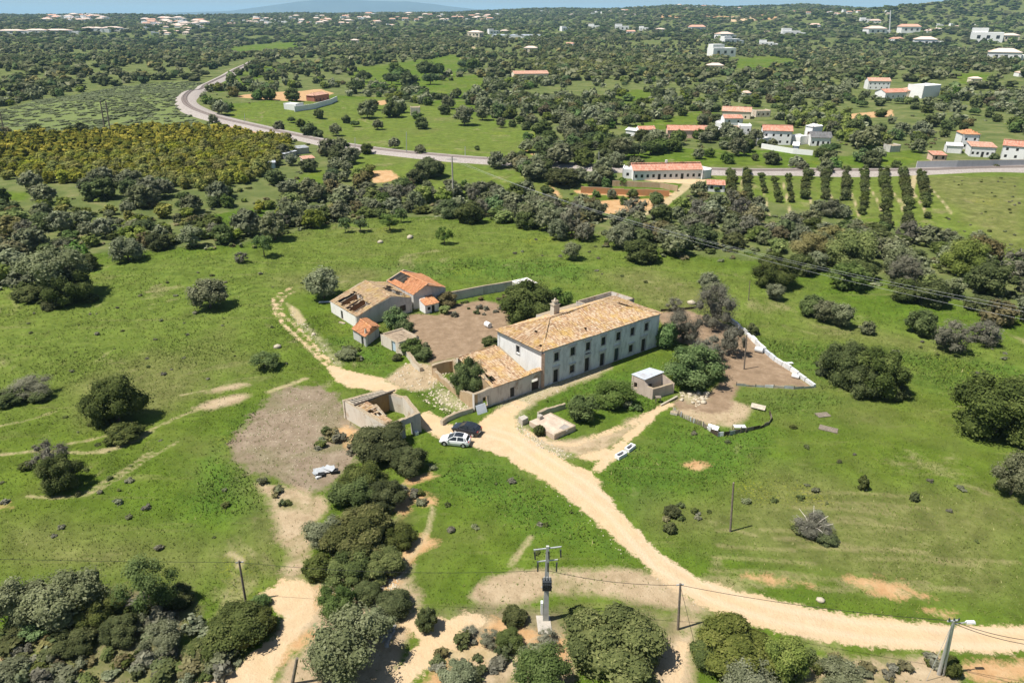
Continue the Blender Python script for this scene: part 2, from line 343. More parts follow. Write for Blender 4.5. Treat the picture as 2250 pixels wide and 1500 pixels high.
# open fields beyond the belt (grass shows); everything else far off is wooded ground
FIELDS = [[(470, 235), (560, 225), (740, 210), (860, 215), (880, 235), (1000, 215), (1110, 265), (1190, 290), (1180, 330), (1240, 355), (1200, 362), (1000, 345), (860, 330), (760, 315), (640, 295), (540, 270)],
          [(760, 330), (900, 345), (1100, 370), (1220, 395), (1230, 440), (1130, 440), (1010, 425), (880, 400), (800, 400), (760, 370)],
          [(1540, 385), (1640, 378), (2050, 378), (2250, 375), (2400, 375), (2400, 600), (2250, 590), (2180, 530), (2060, 505), (1900, 490), (1800, 470), (1650, 430), (1560, 420)],
          [(1350, 285), (1560, 240), (1580, 260), (1460, 285)], [(1380, 320), (1700, 330), (1860, 345), (2020, 330), (2040, 360), (1860, 368), (1560, 365), (1300, 360)],
          [(480, 110), (620, 90), (665, 95), (650, 108), (520, 120)], [(760, 150), (1000, 120), (1040, 140), (1020, 160), (960, 190), (880, 200), (800, 185), (770, 170)],
          [(900, 195), (1060, 160), (1090, 175), (1040, 215), (960, 215)], [(0, 183), (60, 180), (60, 196), (0, 197)], [(1580, 130), (1700, 122), (1780, 135), (1720, 150), (1600, 150)],
          [(2090, 160), (2180, 160), (2170, 185), (2110, 185)], [(1350, 210), (1400, 195), (1440, 205), (1380, 230)], [(1270, 400), (1500, 400), (1480, 450), (1420, 470), (1330, 475), (1260, 440)], [(0, 420), (60, 425), (60, 440), (0, 445)],
          [(540, 155), (600, 140), (640, 150), (560, 175), (480, 205), (470, 190)], [(450, 470), (600, 455), (640, 470), (560, 500), (420, 510)], [(640, 400), (700, 370), (760, 380), (700, 420)]]
SCRUB = [[(0, 245), (120, 215), (260, 190), (400, 178), (470, 185), (420, 215), (400, 245), (480, 285), (300, 285), (130, 295), (0, 300)]]
FIELDS_W = [gp(q) for q in FIELDS]; SCRUB_W = [gp(q) for q in SCRUB]
BELT = [(-300, 470), (0, 470), (150, 450), (330, 480), (500, 470), (640, 430), (720, 400), (850, 400), (960, 420), (1100, 430), (1190, 450), (1260, 440), (1330, 480), (1420, 482), (1500, 460), (1560, 430), (1640, 440), (1700, 470), (1780, 470), (1800, 500), (1900, 505), (2060, 520), (2160, 530), (2200, 580), (2400, 640), (2400, 750), (2250, 735), (2160, 700), (2060, 650),
        (1950, 640), (1880, 620), (1830, 600), (1760, 590), (1640, 570), (1560, 580), (1480, 570), (1380, 560), (1300, 535), (1200, 512), (1140, 495), (1000, 482), (900, 472), (800, 490), (730, 492), (600, 530), (540, 552), (430, 548), (330, 548), (230, 535), (200, 580), (205, 640), (100, 690), (30, 650), (-300, 620)]
BELT_W = gp(BELT)
MEADOW_END = gp([(-800, 640), (0, 600), (200, 560), (540, 540), (800, 480), (1140, 480), (1480, 560), (1830, 590), (2250, 700), (3000, 800), (3000, 1800), (-800, 1800)])

# fan of ground rows, finer near the farm
rows = [22.0]
while rows[-1] < 250: rows.append(rows[-1] * 1.0062)
while rows[-1] < 60000: rows.append(rows[-1] * (1 + min(0.05, max(0.0062, rows[-1] / 42000))))
rows = np.array(rows); A = np.radians(np.arange(-62, 62.01, 0.34))
RR, AA = np.meshgrid(rows, A, indexing='ij')
GX, GY = RR * np.sin(AA), RR * np.cos(AA); GZ = hgt(GX, GY)
P2 = np.stack([GX.ravel(), GY.ravel()], 1)
NR, NA = RR.shape
def field(ch, clampv=6.0):
    out = np.full(len(P2), clampv)
    for q, w in SHAPES.get(ch, []):
        lo = q.min(0) - clampv - 3; hi = q.max(0) + clampv + 3
        k = np.where((P2[:, 0] > lo[0]) & (P2[:, 0] < hi[0]) & (P2[:, 1] > lo[1]) & (P2[:, 1] < hi[1]))[0]
        if len(k) == 0: continue
        s = sd_poly(P2[k], q) if w is None else sd_line(P2[k], q, w)
        out[k] = np.minimum(out[k], s)
    return np.clip(out, -clampv, clampv)
ATT = {c: field(c) for c in ('sand', 'path', 'rubble', 'soil', 'pale', 'orange', 'yard', 'dry', 'dry2', 'lush', 'rough', 'rut', 'spring_glance')}
rr = RR.ravel()
wood = np.clip(sd_poly(P2, MEADOW_END), -8, 8)           # >0 outside the meadow
fl = np.full(len(P2), 60.0)
kk = np.where(rr < 9000)[0]
for q in FIELDS_W: fl[kk] = np.minimum(fl[kk], sd_poly(P2[kk], q))
ATT['wood'] = np.minimum(np.clip(fl, -8, 8), wood)       # >0 : wooded ground
sc = np.full(len(P2), 60.0)
for q in SCRUB_W: sc = np.minimum(sc, sd_poly(P2, q))
ATT['scrub'] = np.clip(sc, -8, 8)

g = NT('meadow_soil', 0.95, 0.05)
v = g.coord()
n_big = g.noise(v, 0.018, 5, 0.6); n_mid = g.noise(v, 0.11, 6, 0.62, 0.4); n_sm = g.noise(v, 0.55, 8, 0.72); n_fine = g.noise(v, 3.1, 4, 0.75)
n_str = g.noise(g.scalev(v, (0.05, 0.42, 1)), 1.0, 6, 0.7)
edge = g.math('ADD', g.math('MULTIPLY', g.math('SUBTRACT', n_sm, 0.5), 3.4), g.math('MULTIPLY', g.math('SUBTRACT', n_fine, 0.5), 1.6))
edge2 = g.math('ADD', g.math('MULTIPLY', edge, 2.2), g.math('MULTIPLY', g.math('SUBTRACT', n_mid, 0.5), 9.0))
def msk(name, w=0.5, e=edge, off=0.0, k=1.0):
    s = g.math('ADD', g.attr('sd_' + name).outputs['Fac'], g.math('MULTIPLY', e, k))
    return g.mapr(g.math('ADD', s, off), w, -w)
# sward
c = g.ramp(n_mid, [(0.25, (0.073, 0.107, 0.017)), (0.42, (0.099, 0.146, 0.019)), (0.56, (0.117, 0.165, 0.022)), (0.75, (0.144, 0.172, 0.038))])
c = g.mix(g.mapr(n_big, 0.40, 0.60), c, g.ramp(n_sm, [(0.3, (0.064, 0.115, 0.015)), (0.55, (0.097, 0.160, 0.017)), (0.75, (0.132, 0.183, 0.028))]))
c = g.mix(g.math('MULTIPLY', msk('spring_glance', 5.0, edge2), 0.62), c, g.ramp(n_sm, [(0.3, (0.105, 0.142, 0.030)), (0.5, (0.142, 0.184, 0.036)), (0.72, (0.198, 0.216, 0.062))]))  # spring green, lightened in the colour for the glancing view
c = g.mix(g.math('MULTIPLY', msk('lush', 2.5, edge2), 0.7), c, g.ramp(n_sm, [(0.3, (0.058, 0.119, 0.018)), (0.6, (0.087, 0.166, 0.023)), (0.8, (0.128, 0.199, 0.036))]))
dryc = g.ramp(n_sm, [(0.3, (0.120, 0.124, 0.041)), (0.52, (0.172, 0.166, 0.061)), (0.72, (0.288, 0.256, 0.121))])
c = g.mix(g.math('MULTIPLY', msk('dry2', 3.0, edge2), 0.6), c, dryc)
c = g.mix(g.mapr(n_str, 0.58, 0.74, 0, 0.55), c, (0.232, 0.208, 0.090))
worn = g.noise(v, 0.062, 7, 0.68, 0.6)
c = g.mix(g.mapr(worn, 0.585, 0.66, 0, 0.6), c, g.ramp(n_sm, [(0.35, (0.20, 0.19, 0.075)), (0.6, (0.33, 0.28, 0.15))]))
c = g.mix(g.math('MULTIPLY', msk('dry', 0.35, edge, 0.0, 0.35), 0.6), c, (0.40, 0.33, 0.17))
# pale specks of straw and stone, dark gaps between the tufts
c = g.mix(g.mapr(n_fine, 0.62, 0.78, 0, 0.55), c, (0.27, 0.26, 0.12))
c = g.mix(g.mapr(n_fine, 0.40, 0.25, 0, 0.55), c, (0.042, 0.062, 0.016))
c = g.mix(1.0, c, g.gray(g.mapr(g.noise(v, 0.27, 7, 0.72, 0.3), 0.32, 0.68, 0.62, 1.16)), 'MULTIPLY')
c = g.mix(g.mapr(g.noise(v, 0.034, 5, 0.62, 0.5), 0.52, 0.68, 0, 0.45), c, g.ramp(n_sm, [(.3, (.105, .108, .036)), (.6, (.165, .158, .062)), (.8, (.27, .235, .12))]))
# yellow flowers
yel = g.noise(v, 0.045, 3, 0.5)
c = g.mix(g.math('MULTIPLY', g.mapr(yel, 0.62, 0.7), g.mapr(n_fine, 0.52, 0.62, 0, 0.75)), c, (0.34, 0.33, 0.03))
# wooded ground and scrub
wc = g.ramp(n_mid, [(0.3, (0.072, 0.098, 0.030)), (0.5, (0.115, 0.140, 0.044)), (0.62, (0.155, 0.165, 0.062)), (0.75, (0.235, 0.200, 0.105))])
c = g.mix(g.mapr(g.math('ADD', g.attr('sd_wood').outputs['Fac'], edge2), -1.0, 2.0), c, wc)
c = g.mix(msk('scrub', 2.0, edge2), c, g.ramp(n_sm, [(0.3, (0.115, 0.150, 0.050)), (0.55, (0.155, 0.190, 0.068)), (0.8, (0.195, 0.222, 0.095))]))
# soils
soil = g.ramp(n_sm, [(0.25, (0.165, 0.124, 0.081)), (0.5, (0.240, 0.186, 0.129)), (0.75, (0.347, 0.281, 0.203))])
soil = g.mix(g.mapr(n_mid, 0.46, 0.60, 0, 0.7), soil, g.ramp(n_fine, [(.4, (0.103, 0.117, 0.039)), (.6, (0.198, 0.177, 0.093))]))
edge3 = g.math('ADD', g.math('MULTIPLY', edge, 1.1), g.math('MULTIPLY', g.math('SUBTRACT', n_mid, 0.5), 5.0))
c = g.mix(msk('soil', 0.6, edge3, 0, 1.5), c, soil)
pale = g.ramp(n_sm, [(0.25, (0.255, 0.184, 0.107)), (0.5, (0.402, 0.304, 0.194)), (0.75, (0.510, 0.405, 0.275))])
pale = g.mix(g.mapr(n_mid, 0.52, 0.64, 0, 0.8), pale, (0.155, 0.16, 0.055))
c = g.mix(g.math('MULTIPLY', msk('pale', 0.6, edge3, 0, .75), 0.95), c, pale)
c = g.mix(g.math('MULTIPLY', msk('rough', 1.0, edge3), 0.9), c, g.mix(g.mapr(n_mid, .45, .6), g.ramp(n_sm, [(.3, (.115, .105, .05)), (.5, (.20, .165, .095)), (.7, (.36, .28, .18))]), g.ramp(n_sm, [(.3, (.085, .105, .03)), (.7, (.165, .17, .06))])))
yard = g.ramp(n_sm, [(0.25, (0.165, 0.115, 0.072)), (0.5, (0.255, 0.180, 0.115)), (0.78, (0.37, 0.275, 0.185))])
c = g.mix(msk('yard', 0.5, edge3, 0, .8), c, yard)
org = g.ramp(n_sm, [(0.25, (0.36, 0.20, 0.085)), (0.5, (0.46, 0.29, 0.145)), (0.75, (0.54, 0.40, 0.24))])
c = g.mix(msk('orange', 0.5, edge3), c, org)
rub = g.ramp(n_fine, [(0.3, (0.16, 0.17, 0.06)), (0.46, (0.30, 0.27, 0.15)), (0.66, (0.50, 0.43, 0.30))])
c = g.mix(g.math('MULTIPLY', msk('rubble', 0.9, edge, 0, 1.4), 0.9), c, rub)
c = g.mix(g.math('MULTIPLY', msk('path', 0.3, edge, 0, 0.45), 0.85), c, g.ramp(n_sm, [(0.3, (0.33, 0.26, 0.14)), (0.7, (0.52, 0.42, 0.26))]))
sand = g.ramp(n_sm, [(0.2, (0.42, 0.305, 0.18)), (0.5, (0.515, 0.385, 0.24)), (0.8, (0.60, 0.475, 0.325))])
sand = g.mix(g.mapr(n_mid, 0.40, 0.62, 0, 0.6), sand, (0.56, 0.40, 0.225))
sand = g.mix(g.mapr(n_fine, 0.64, 0.8, 0, 0.35), sand, (0.26, 0.20, 0.12))
sand = g.mix(g.math('MULTIPLY', msk('rut', 0.35, edge, 0, 0.3), 0.6), sand, g.ramp(n_fine, [(.3, (.50, .39, .26)), (.7, (.66, .55, .41))]))
c = g.mix(msk('sand', 0.2, edge, 0, 0.85), c, sand)
hb = g.math('ADD', g.math('MULTIPLY', n_sm, 0.5), g.math('MULTIPLY', n_fine, 0.25))
g.bump(hb, 0.75, 0.55)
M_GROUND = g.col(c)

idx = np.arange(NR * NA).reshape(NR, NA)
F = np.stack([idx[:-1, :-1].ravel(), idx[:-1, 1:].ravel(), idx[1:, 1:].ravel(), idx[1:, :-1].ravel()], 1)[:, ::-1]
V = np.stack([GX.ravel(), GY.ravel(), GZ.ravel()], 1)
def fc(a): return a[F].mean(1)
f_sand, f_yard, f_soil, f_pale = fc(ATT['sand']), fc(ATT['yard']), fc(ATT['soil']), fc(ATT['pale'])
cx, cy = V[F][:, :, 0].mean(1), V[F][:, :, 1].mean(1)
sel = np.zeros(len(F), int)
sel[(f_pale < 0.1)] = 4
sel[(f_soil < 0.1)] = 3
sel[(f_yard < 0.1)] = 2
sel[(f_sand < 0.15)] = 1
sel[np.hypot(cx, cy) > 620] = 5
for k, (nm) in enumerate(('meadow', 'dirt_road', 'bare_yard', 'bare_field', 'dry_slope', 'far_hills')):
    Fk = F[sel == k]
    if len(Fk) == 0: continue
    u, inv = np.unique(Fk, return_inverse=True)
    me = np_mesh(nm, V[u], inv.reshape(Fk.shape), M_GROUND, smooth=True)
    for ch, a in ATT.items():
        at = me.attributes.new('sd_' + ch, 'FLOAT', 'POINT'); at.data.foreach_set('value', a[u].astype(np.float32))
    tag(link(nm, me), kind='structure')

# far mountains: a blue range on the left, a long flat one on the right
mm = NT('haze_blue_rock', 0.95, 0.05); mv = mm.coord(); mm.col(mm.ramp(mm.noise(mv, 0.0015, 8, 0.6), [(0.3, (0.03, 0.05, 0.06)), (0.7, (0.06, 0.085, 0.09))]))  # blue of the haze mixed into the rock colour
def mountain(name, prof, dist, depthm):
    xs = np.arange(prof[0][0], prof[-1][0] + 1, 6.0); ys = np.interp(xs, [p[0] for p in prof], [p[1] for p in prof])
    ys = ys + np.convolve(rng.normal(0, 1, len(xs)), np.ones(5) / 5, 'same') * 0.5
    V = []; n = len(xs); prof_t = [(-1, 0.0), (-0.6, .35), (-0.3, .8), (0, 1.0), (0.5, .7), (1, 0)]
    for t, hk in prof_t:
        for x, y in zip(xs, ys):
            d = ray(x, y); s = dist / d[1]; top = CAM_H + d[2] * s
            e = rng.normal(0, 1) * 14 * (0 < hk < 1)
            V.append((d[0] * s * (1 + t * depthm / dist), dist + t * depthm + e * 6, -20 + (top + 20) * hk + e))
    F = [(i * n + j, i * n + j + 1, (i + 1) * n + j + 1, (i + 1) * n + j) for i in range(len(prof_t) - 1) for j in range(n - 1)]
    tag(link(name, np_mesh(name, np.array(V), np.array(F), mm.mat, smooth=True)), kind='structure')
mountain('mountain_range', [(330, 30), (430, 27), (500, 25), (560, 17), (640, 6), (700, 0), (740, -3), (790, 1), (830, 3), (890, 4), (950, 9), (1000, 16), (1060, 22), (1150, 25), (1260, 27)], 21000, 2500)
mountain('mountain_table', [(2000, 27), (2050, 12), (2080, 8), (2150, 6), (2200, 4), (2260, 2), (2500, 0), (2800, 12)], 11000, 1200)
# ------------------------------------------------------------------ building helpers
def P(px, py, z=0.0):                               # point of the level z that the photo shows there
    d = ray(px, py); t = (z - CAM_H) / d[2]; return Vector((d[0] * t, d[1] * t))
def V3(p, z): return Vector((p[0], p[1], z))
def shift(mb, loc):
    mb.v = [(x - loc[0], y - loc[1], z - loc[2]) for x, y, z in mb.v]
def part(mb, name, mats, root, smooth=False):
    shift(mb, root.location); return mb.build(name, mats, root, smooth)
def wall(mb, a, b, th, z0, zt, openings=(), m=0, rag=0.0, seg=None, ends=True):
    a = Vector(a[:2]); b = Vector(b[:2]); L = (b - a).length; d = (b - a) / L; n = Vector((-d.y, d.x))
    xs = {0.0, L}
    for o in openings: xs |= {max(0, o[0]), min(L, o[1])}
    if seg:
        k = max(1, int(L / seg))
        for i in range(1, k): xs.add(L * i / k)
    xs = sorted(xs); zs = {z0}
    for o in openings: zs |= {max(z0, o[2]), o[3]}
    zs = sorted(zs)
    f = zt if callable(zt) else ((lambda t: zt[0] + (zt[1] - zt[0]) * t) if isinstance(zt, (tuple, list)) else (lambda t: zt))
    T = [max(f(x / L) + (random.uniform(-rag, rag * 0.4) if rag else 0), zs[-1] + 0.05) for x in xs]
    def solid(i, j):
        if i < 0 or j < 0 or i >= len(xs) - 1 or j >= len(zs): return False
        cx = (xs[i] + xs[i + 1]) / 2; cz = zs[j] + 0.01
        return not any(o[0] <= cx <= o[1] and o[2] <= cz < o[3] for o in openings)
    def p(x, off, z): q = a + d * x + n * off; return (q.x, q.y, z)
    for i in range(len(xs) - 1):
        for j in range(len(zs)):
            if not solid(i, j): continue
            x0, x1 = xs[i], xs[i + 1]; za = zs[j]
            t0, t1 = (zs[j + 1], zs[j + 1]) if j + 1 < len(zs) else (T[i], T[i + 1])
            mb.face([p(x0, 0, za), p(x1, 0, za), p(x1, 0, t1), p(x0, 0, t0)], m)
            mb.face([p(x1, th, za), p(x0, th, za), p(x0, th, t0), p(x1, th, t1)], m)
            if not solid(i - 1, j) and (i > 0 or ends): mb.face([p(x0, th, za), p(x0, 0, za), p(x0, 0, t0), p(x0, th, t0)], m)
            if not solid(i + 1, j) and (i < len(xs) - 2 or ends): mb.face([p(x1, 0, za), p(x1, th, za), p(x1, th, t1), p(x1, 0, t1)], m)
            if j + 1 >= len(zs) or not solid(i, j + 1): mb.face([p(x0, 0, t0), p(x1, 0, t1), p(x1, th, t1), p(x0, th, t0)], m)
            if j > 0 and not solid(i, j - 1): mb.face([p(x0, th, za), p(x1, th, za), p(x1, 0, za), p(x0, 0, za)], m)
def in_poly(x, y, poly):
    c = False
    for i in range(len(poly)):
        x0, y0 = poly[i - 1]; x1, y1 = poly[i]
        if (y0 > y) != (y1 > y) and x < (x1 - x0) * (y - y0) / (y1 - y0) + x0: c = not c
    return c
def tiles(mb, pts, step=0.25, rowh=0.42, holes=(), m=0, under=1, jit=1.0, hole_rag=0.25, lift=0.07):
    """half round clay tiles laid in columns over a flat roof face; pts[0]-pts[1] is the eave"""
    pts = [Vector(p) for p in pts]; o = pts[0]; e = (pts[1] - o).normalized()
    n = e.cross(pts[2] - o).normalized()
    if n.z < 0: n = -n
    s = n.cross(e).normalized()
    if s.z < 0: s = -s
    q = [((p - o) @ e, (p - o) @ s) if False else ((p - o).dot(e), (p - o).dot(s)) for p in pts]
    u0, u1 = min(a for a, b in q), max(a for a, b in q); t1 = max(b for a, b in q)
    W = lambda u, t, h: o + e * u + s * t + n * h
    sag = [random.uniform(0, 6.28) for _ in range(4)]
    def wav(u, t): return 0.035 * jit * (math.sin(u * .9 + sag[0]) + math.sin(t * 1.1 + u * .4 + sag[1])) + 0.02 * jit * math.sin(u * 2.3 + sag[2])
    i = 0; u = u0
    while u < u1:
        cj = random.uniform(-0.03, 0.03) * jit; ct = random.random(); t = -0.02
        while t < t1:
            cu, ctt = u + step / 2, t + rowh / 2
            hole = False
            for h in holes:
                hu, ht, ru, rt = h[:4]
                if len(h) > 4: d = max(abs(cu - hu) / ru, abs(ctt - ht) / rt)
                else: d = math.hypot((cu - hu) / ru, (ctt - ht) / rt)
                if d < 1 + random.uniform(-hole_rag, hole_rag): hole = True
            if in_poly(cu, ctt, q) and not hole:
                h0 = wav(cu, ctt) + random.uniform(-.012, .02) * jit; a = u + cj + random.uniform(-.015, .015) * jit; w = step
                t0, t2 = t - 0.03, t + rowh * 1.02
                tt = 0.82 * random.random() + 0.18 * ct
                mb.face([W(a, t0, h0 + .045), W(a + w * .5, t0, h0 + lift + .055), W(a + w * .5, t2, h0 + lift + .01), W(a, t2, h0)], m, tt)
                mb.face([W(a + w * .5, t0, h0 + lift + .055), W(a + w * .97, t0, h0 + .045), W(a + w * .97, t2, h0), W(a + w * .5, t2, h0 + lift + .01)], m, tt)
                mb.face([W(a, t0, h0 + .045), W(a + w * .97, t0, h0 + .045), W(a + w * .5, t0, h0 + lift + .055)], m, tt)
                mb.face([W(u - .02, t - .02, h0 - .03), W(u + step + .02, t - .02, h0 - .03), W(u + step + .02, t + rowh + .02, h0 - .03), W(u - .02, t + rowh + .02, h0 - .03)], under, tt)
            t += rowh
        u += step; i += 1
def ridge(mb, a, b, r=0.14, m=0):
    a = Vector(a); b = Vector(b); L = (b - a).length; k = max(1, int(L / 0.45)); d = (b - a) / L
    sx = d.cross(Vector((0, 0, 1))).normalized()
    for i in range(k):
        p, q = a + d * L * i / k, a + d * L * (i + 1.04) / k; j = random.uniform(-.02, .03)
        t = random.random()
        prof = [(-1.1, -.04), (-.7, .09), (0, .15), (.7, .09), (1.1, -.04)]
        for g_ in range(4):
            (s0, h0), (s1, h1) = prof[g_], prof[g_ + 1]
            mb.face([p + sx * s0 * r + Vector((0, 0, h0 + j)), p + sx * s1 * r + Vector((0, 0, h1 + j)), q + sx * s1 * r * .9 + Vector((0, 0, h1 + j - .02)), q + sx * s0 * r * .9 + Vector((0, 0, h0 + j - .02))], m, t)

def plaster(name, c, stain=(0.16, 0.145, 0.13), amt=0.6, bare=None, bareamt=0.0):
    m = NT(name, 0.92, 0.1); v = m.coord()
    n = m.noise(m.scalev(v, (0.9, 0.9, 0.28)), 1.1, 8, 0.72, 0.5); n2 = m.noise(v, 5.0, 5, 0.7); n3 = m.noise(v, 0.55, 6, 0.65, 0.3)
    cc = m.mix(m.mapr(n2, 0.3, 0.7, 0, 0.22), c, tuple(k * 0.72 for k in c))
    cc = m.mix(m.mapr(n, 0.47, 0.68, 0, amt), cc, stain)
    if bare: cc = m.mix(m.mapr(n3, 0.56, 0.62, 0, bareamt), cc, m.mix(m.mapr(n2, 0.35, 0.65), bare, tuple(k * 0.6 for k in bare)))
    if name != 'white_paint' and name != 'sunlit_limewash':
        ge = m.n('ShaderNodeNewGeometry'); sx = m.n('ShaderNodeSeparateXYZ'); m.l(ge.outputs['True Normal'], sx.inputs[0])
        cc = m.mix(m.mapr(sx.outputs[2], .6, .8), cc, m.ramp(n2, [(.3, (.20, .155, .10)), (.55, (.36, .29, .20)), (.75, (.50, .42, .31))]))
    m.bump(n2, 0.35, 0.06); return m.col(cc)
def tile_mat(name, stops, lichen=None, lam=0.0):
    m = NT(name, 0.9, 0.12); v = m.coord(); t = m.attr('tint').outputs['Fac']
    cc = m.ramp(t, stops); n = m.noise(v, 0.5, 6, 0.7); n2 = m.noise(v, 3.0, 4, 0.7)
    cc = m.mix(m.mapr(n2, 0.35, 0.7, 0, 0.3), cc, tuple(k * 0.5 for k in stops[1][1]))
    if lichen: cc = m.mix(m.mapr(n, 0.48, 0.66, 0, lam), cc, lichen)
    return m.col(cc)
M_PL_HOUSE = plaster('weathered_shaded_limewash', (0.74, 0.745, 0.74), (0.27, 0.275, 0.285), 0.72)  # mildewed limewash, with the front's shade greyed into its colour
M_PL_SUNNY = plaster('sunlit_limewash', (0.80, 0.785, 0.75), (0.50, 0.46, 0.41), 0.5)  # lighter copy for the left wall, sunlight put into its colour
M_PL_WING = plaster('peeling_limewash', (0.60, 0.56, 0.51), (0.22, 0.17, 0.14), 0.7, (0.40, 0.26, 0.16), 0.7)
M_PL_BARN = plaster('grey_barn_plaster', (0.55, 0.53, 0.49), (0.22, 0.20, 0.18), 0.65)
M_MUD = plaster('earth_wall', (0.46, 0.34, 0.21), (0.30, 0.18, 0.09), 0.7, (0.52, 0.42, 0.29), 0.8)
M_RUIN = plaster('ruin_plaster', (0.66, 0.59, 0.49), (0.42, 0.32, 0.22), 0.5, (0.50, 0.35, 0.22), 0.7)
M_STONE = plaster('cream_stone', (0.58, 0.52, 0.42), (0.30, 0.26, 0.2), 0.5)
M_TRIM = simple('stone_trim', (0.55, 0.53, 0.49), 0.85, 0.2, 3)
M_WHITE = plaster('white_paint', (0.80, 0.79, 0.77), (0.55, 0.53, 0.5), 0.3)
M_TILE_OLD = tile_mat('old_clay_tile', [(0.0, (0.27, 0.175, 0.11)), (0.3, (0.43, 0.275, 0.16)), (0.55, (0.51, 0.365, 0.225)), (0.8, (0.58, 0.46, 0.325)), (1.0, (0.42, 0.235, 0.135))], (0.50, 0.325, 0.085), 0.7)
M_TILE_LICH = tile_mat('lichen_clay_tile', [(0.0, (0.28, 0.19, 0.12)), (0.4, (0.42, 0.30, 0.18)), (0.7, (0.52, 0.41, 0.27)), (1.0, (0.40, 0.21, 0.11))], (0.48, 0.34, 0.10), 0.55)
M_TILE_NEW = tile_mat('orange_clay_tile', [(0.0, (0.40, 0.17, 0.08)), (0.4, (0.53, 0.245, 0.12)), (0.8, (0.60, 0.32, 0.18)), (1.0, (0.46, 0.19, 0.10))], (0.50, 0.30, 0.08), 0.25)
M_TILE_RED = tile_mat('village_clay_tile', [(0.0, (0.46, 0.20, 0.135)), (0.5, (0.56, 0.28, 0.195)), (1.0, (0.62, 0.36, 0.265))])
M_UNDER = simple('roof_underlay', (0.22, 0.13, 0.08), 0.95, 0.4, 2)
M_WOOD = simple('grey_timber', (0.20, 0.165, 0.13), 0.85, 0.35, 4)
M_WOODD = simple('dark_timber', (0.075, 0.055, 0.04), 0.85, 0.3, 4)
M_WOODP = simple('pale_timber', (0.42, 0.37, 0.29), 0.85, 0.3, 3)
M_DARK = simple('dark_glass', (0.018, 0.02, 0.022), 0.25, 0.3, 4, 0.5)
M_SHUT = simple('dark_shutter', (0.05, 0.048, 0.042), 0.6, 0.3, 3)
M_SHUTG = simple('green_shutter', (0.06, 0.085, 0.08), 0.6, 0.3, 3)
M_ZINC = simple('zinc_sheet', (0.62, 0.66, 0.70), 0.45, 0.15, 0.8, 0.5, 0.15, ((0.36, 0.26, 0.18), 0.5))
M_ZINCD = simple('old_zinc', (0.40, 0.42, 0.43), 0.55, 0.25, 1.2, 0.4, 0.2, ((0.20, 0.14, 0.10), 0.7))
M_CONC = simple('concrete', (0.44, 0.40, 0.34), 0.9, 0.25, 1.2, 0.1, 0, ((0.25, 0.21, 0.17), 0.6))
M_BLUE = simple('pale_blue_paint', (0.52, 0.62, 0.70), 0.6, 0.2, 2)
M_STEEL = simple('galvanised_steel', (0.48, 0.49, 0.48), 0.5, 0.15, 3, 0.4, 0.3)
M_BLACK = simple('black_rubber', (0.02, 0.02, 0.02), 0.7, 0.2, 5)
M_FLOORD = simple('earth_floor', (0.20, 0.14, 0.09), 0.95, 0.4, 1.5)

def opening_meshes():
    """shared meshes, one metre wide and one metre high, face to -Y, recessed panel at y = 0.2"""
    out = {}
    f = MB()                                          # frame: surround standing 3 cm proud, lintel wider
    for b in ((-.62, -.5, -.06, .02, 0, 1), (.5, .62, -.06, .02, 0, 1)): f.box(*b)
    f.box(-.68, .68, -.09, .02, 1.0, 1.11); out['frame'] = f.mesh('frame', M_TRIM)
    s = MB(); s.box(-.66, .66, -.12, .03, -.10, -.005); out['sill'] = s.mesh('sill', M_TRIM)
    c = MB(); c.box(-.74, .74, -.16, .02, 1.17, 1.25); out['cornice'] = c.mesh('cornice', M_TRIM)
    w = MB()                                          # two casements with bars
    w.box(-.5, .5, .20, .24, 0, 1, 1)
    for x in (-.5, -.03, .44): w.box(x, x + .06, .17, .20, 0, 1, 0)
    for z in (0, .34, .66, .94): w.box(-.44, .44, .175, .20, z, z + .05, 0)
    out['pane'] = w.mesh('pane', [M_SHUT, M_DARK])
    dd = MB(); dd.box(-.5, .5, .2, .25, 0, 1, 0)
    for x in (-.46, -.22, .02, .26): dd.box(x, x + .20, .18, .2, .03, .97, 0)
    out['door'] = dd.mesh('door_leaf', M_SHUT); 
    d2 = MB(); d2.v, d2.f, d2.m, d2.t = dd.v, dd.f, dd.m, dd.t; out['doorg'] = d2.mesh('door_leaf', M_SHUTG)
    out['void'] = None
    return out
OPM = opening_meshes()
def put_opening(root, kind, a, b, s, w, z0, z1, trim=True, cornice=False):
    """a window or door part in the wall a->b (outside on the right), centre at s metres from a"""
    a = Vector(a[:2]); b = Vector(b[:2]); d = (b - a).normalized(); q = a + d * s
    ang = math.atan2(d.y, d.x); loc = Vector((q.x, q.y, z0)) - root.location
    key = {'window': 'pane', 'door': 'door', 'doorg': 'doorg'}[kind]
    o = link('window' if kind == 'window' else 'door', OPM[key], root, loc, (0, 0, ang), (w, 1, z1 - z0))
    if trim:
        fr = link('frame', OPM['frame'], o); 
        if kind == 'window': link('sill', OPM['sill'], o)
        if cornice: link('cornice', OPM['cornice'], o)
    return o
def s_of(a, b, px):                                   # how far along the foot of a wall the photo column px lies
    a = Vector(a[:2]); b = Vector(b[:2]); L = (b - a).length; lo, hi = 0.0, 1.0
    x0 = project(a.x, a.y, 3)[0]; x1 = project(b.x, b.y, 3)[0]
    for _ in range(40):
        m = (lo + hi) / 2; q = a.lerp(b, m); xx = project(q.x, q.y, 3)[0]
        if (xx < px) == (x1 > x0): lo = m
        else: hi = m
    return lo * L

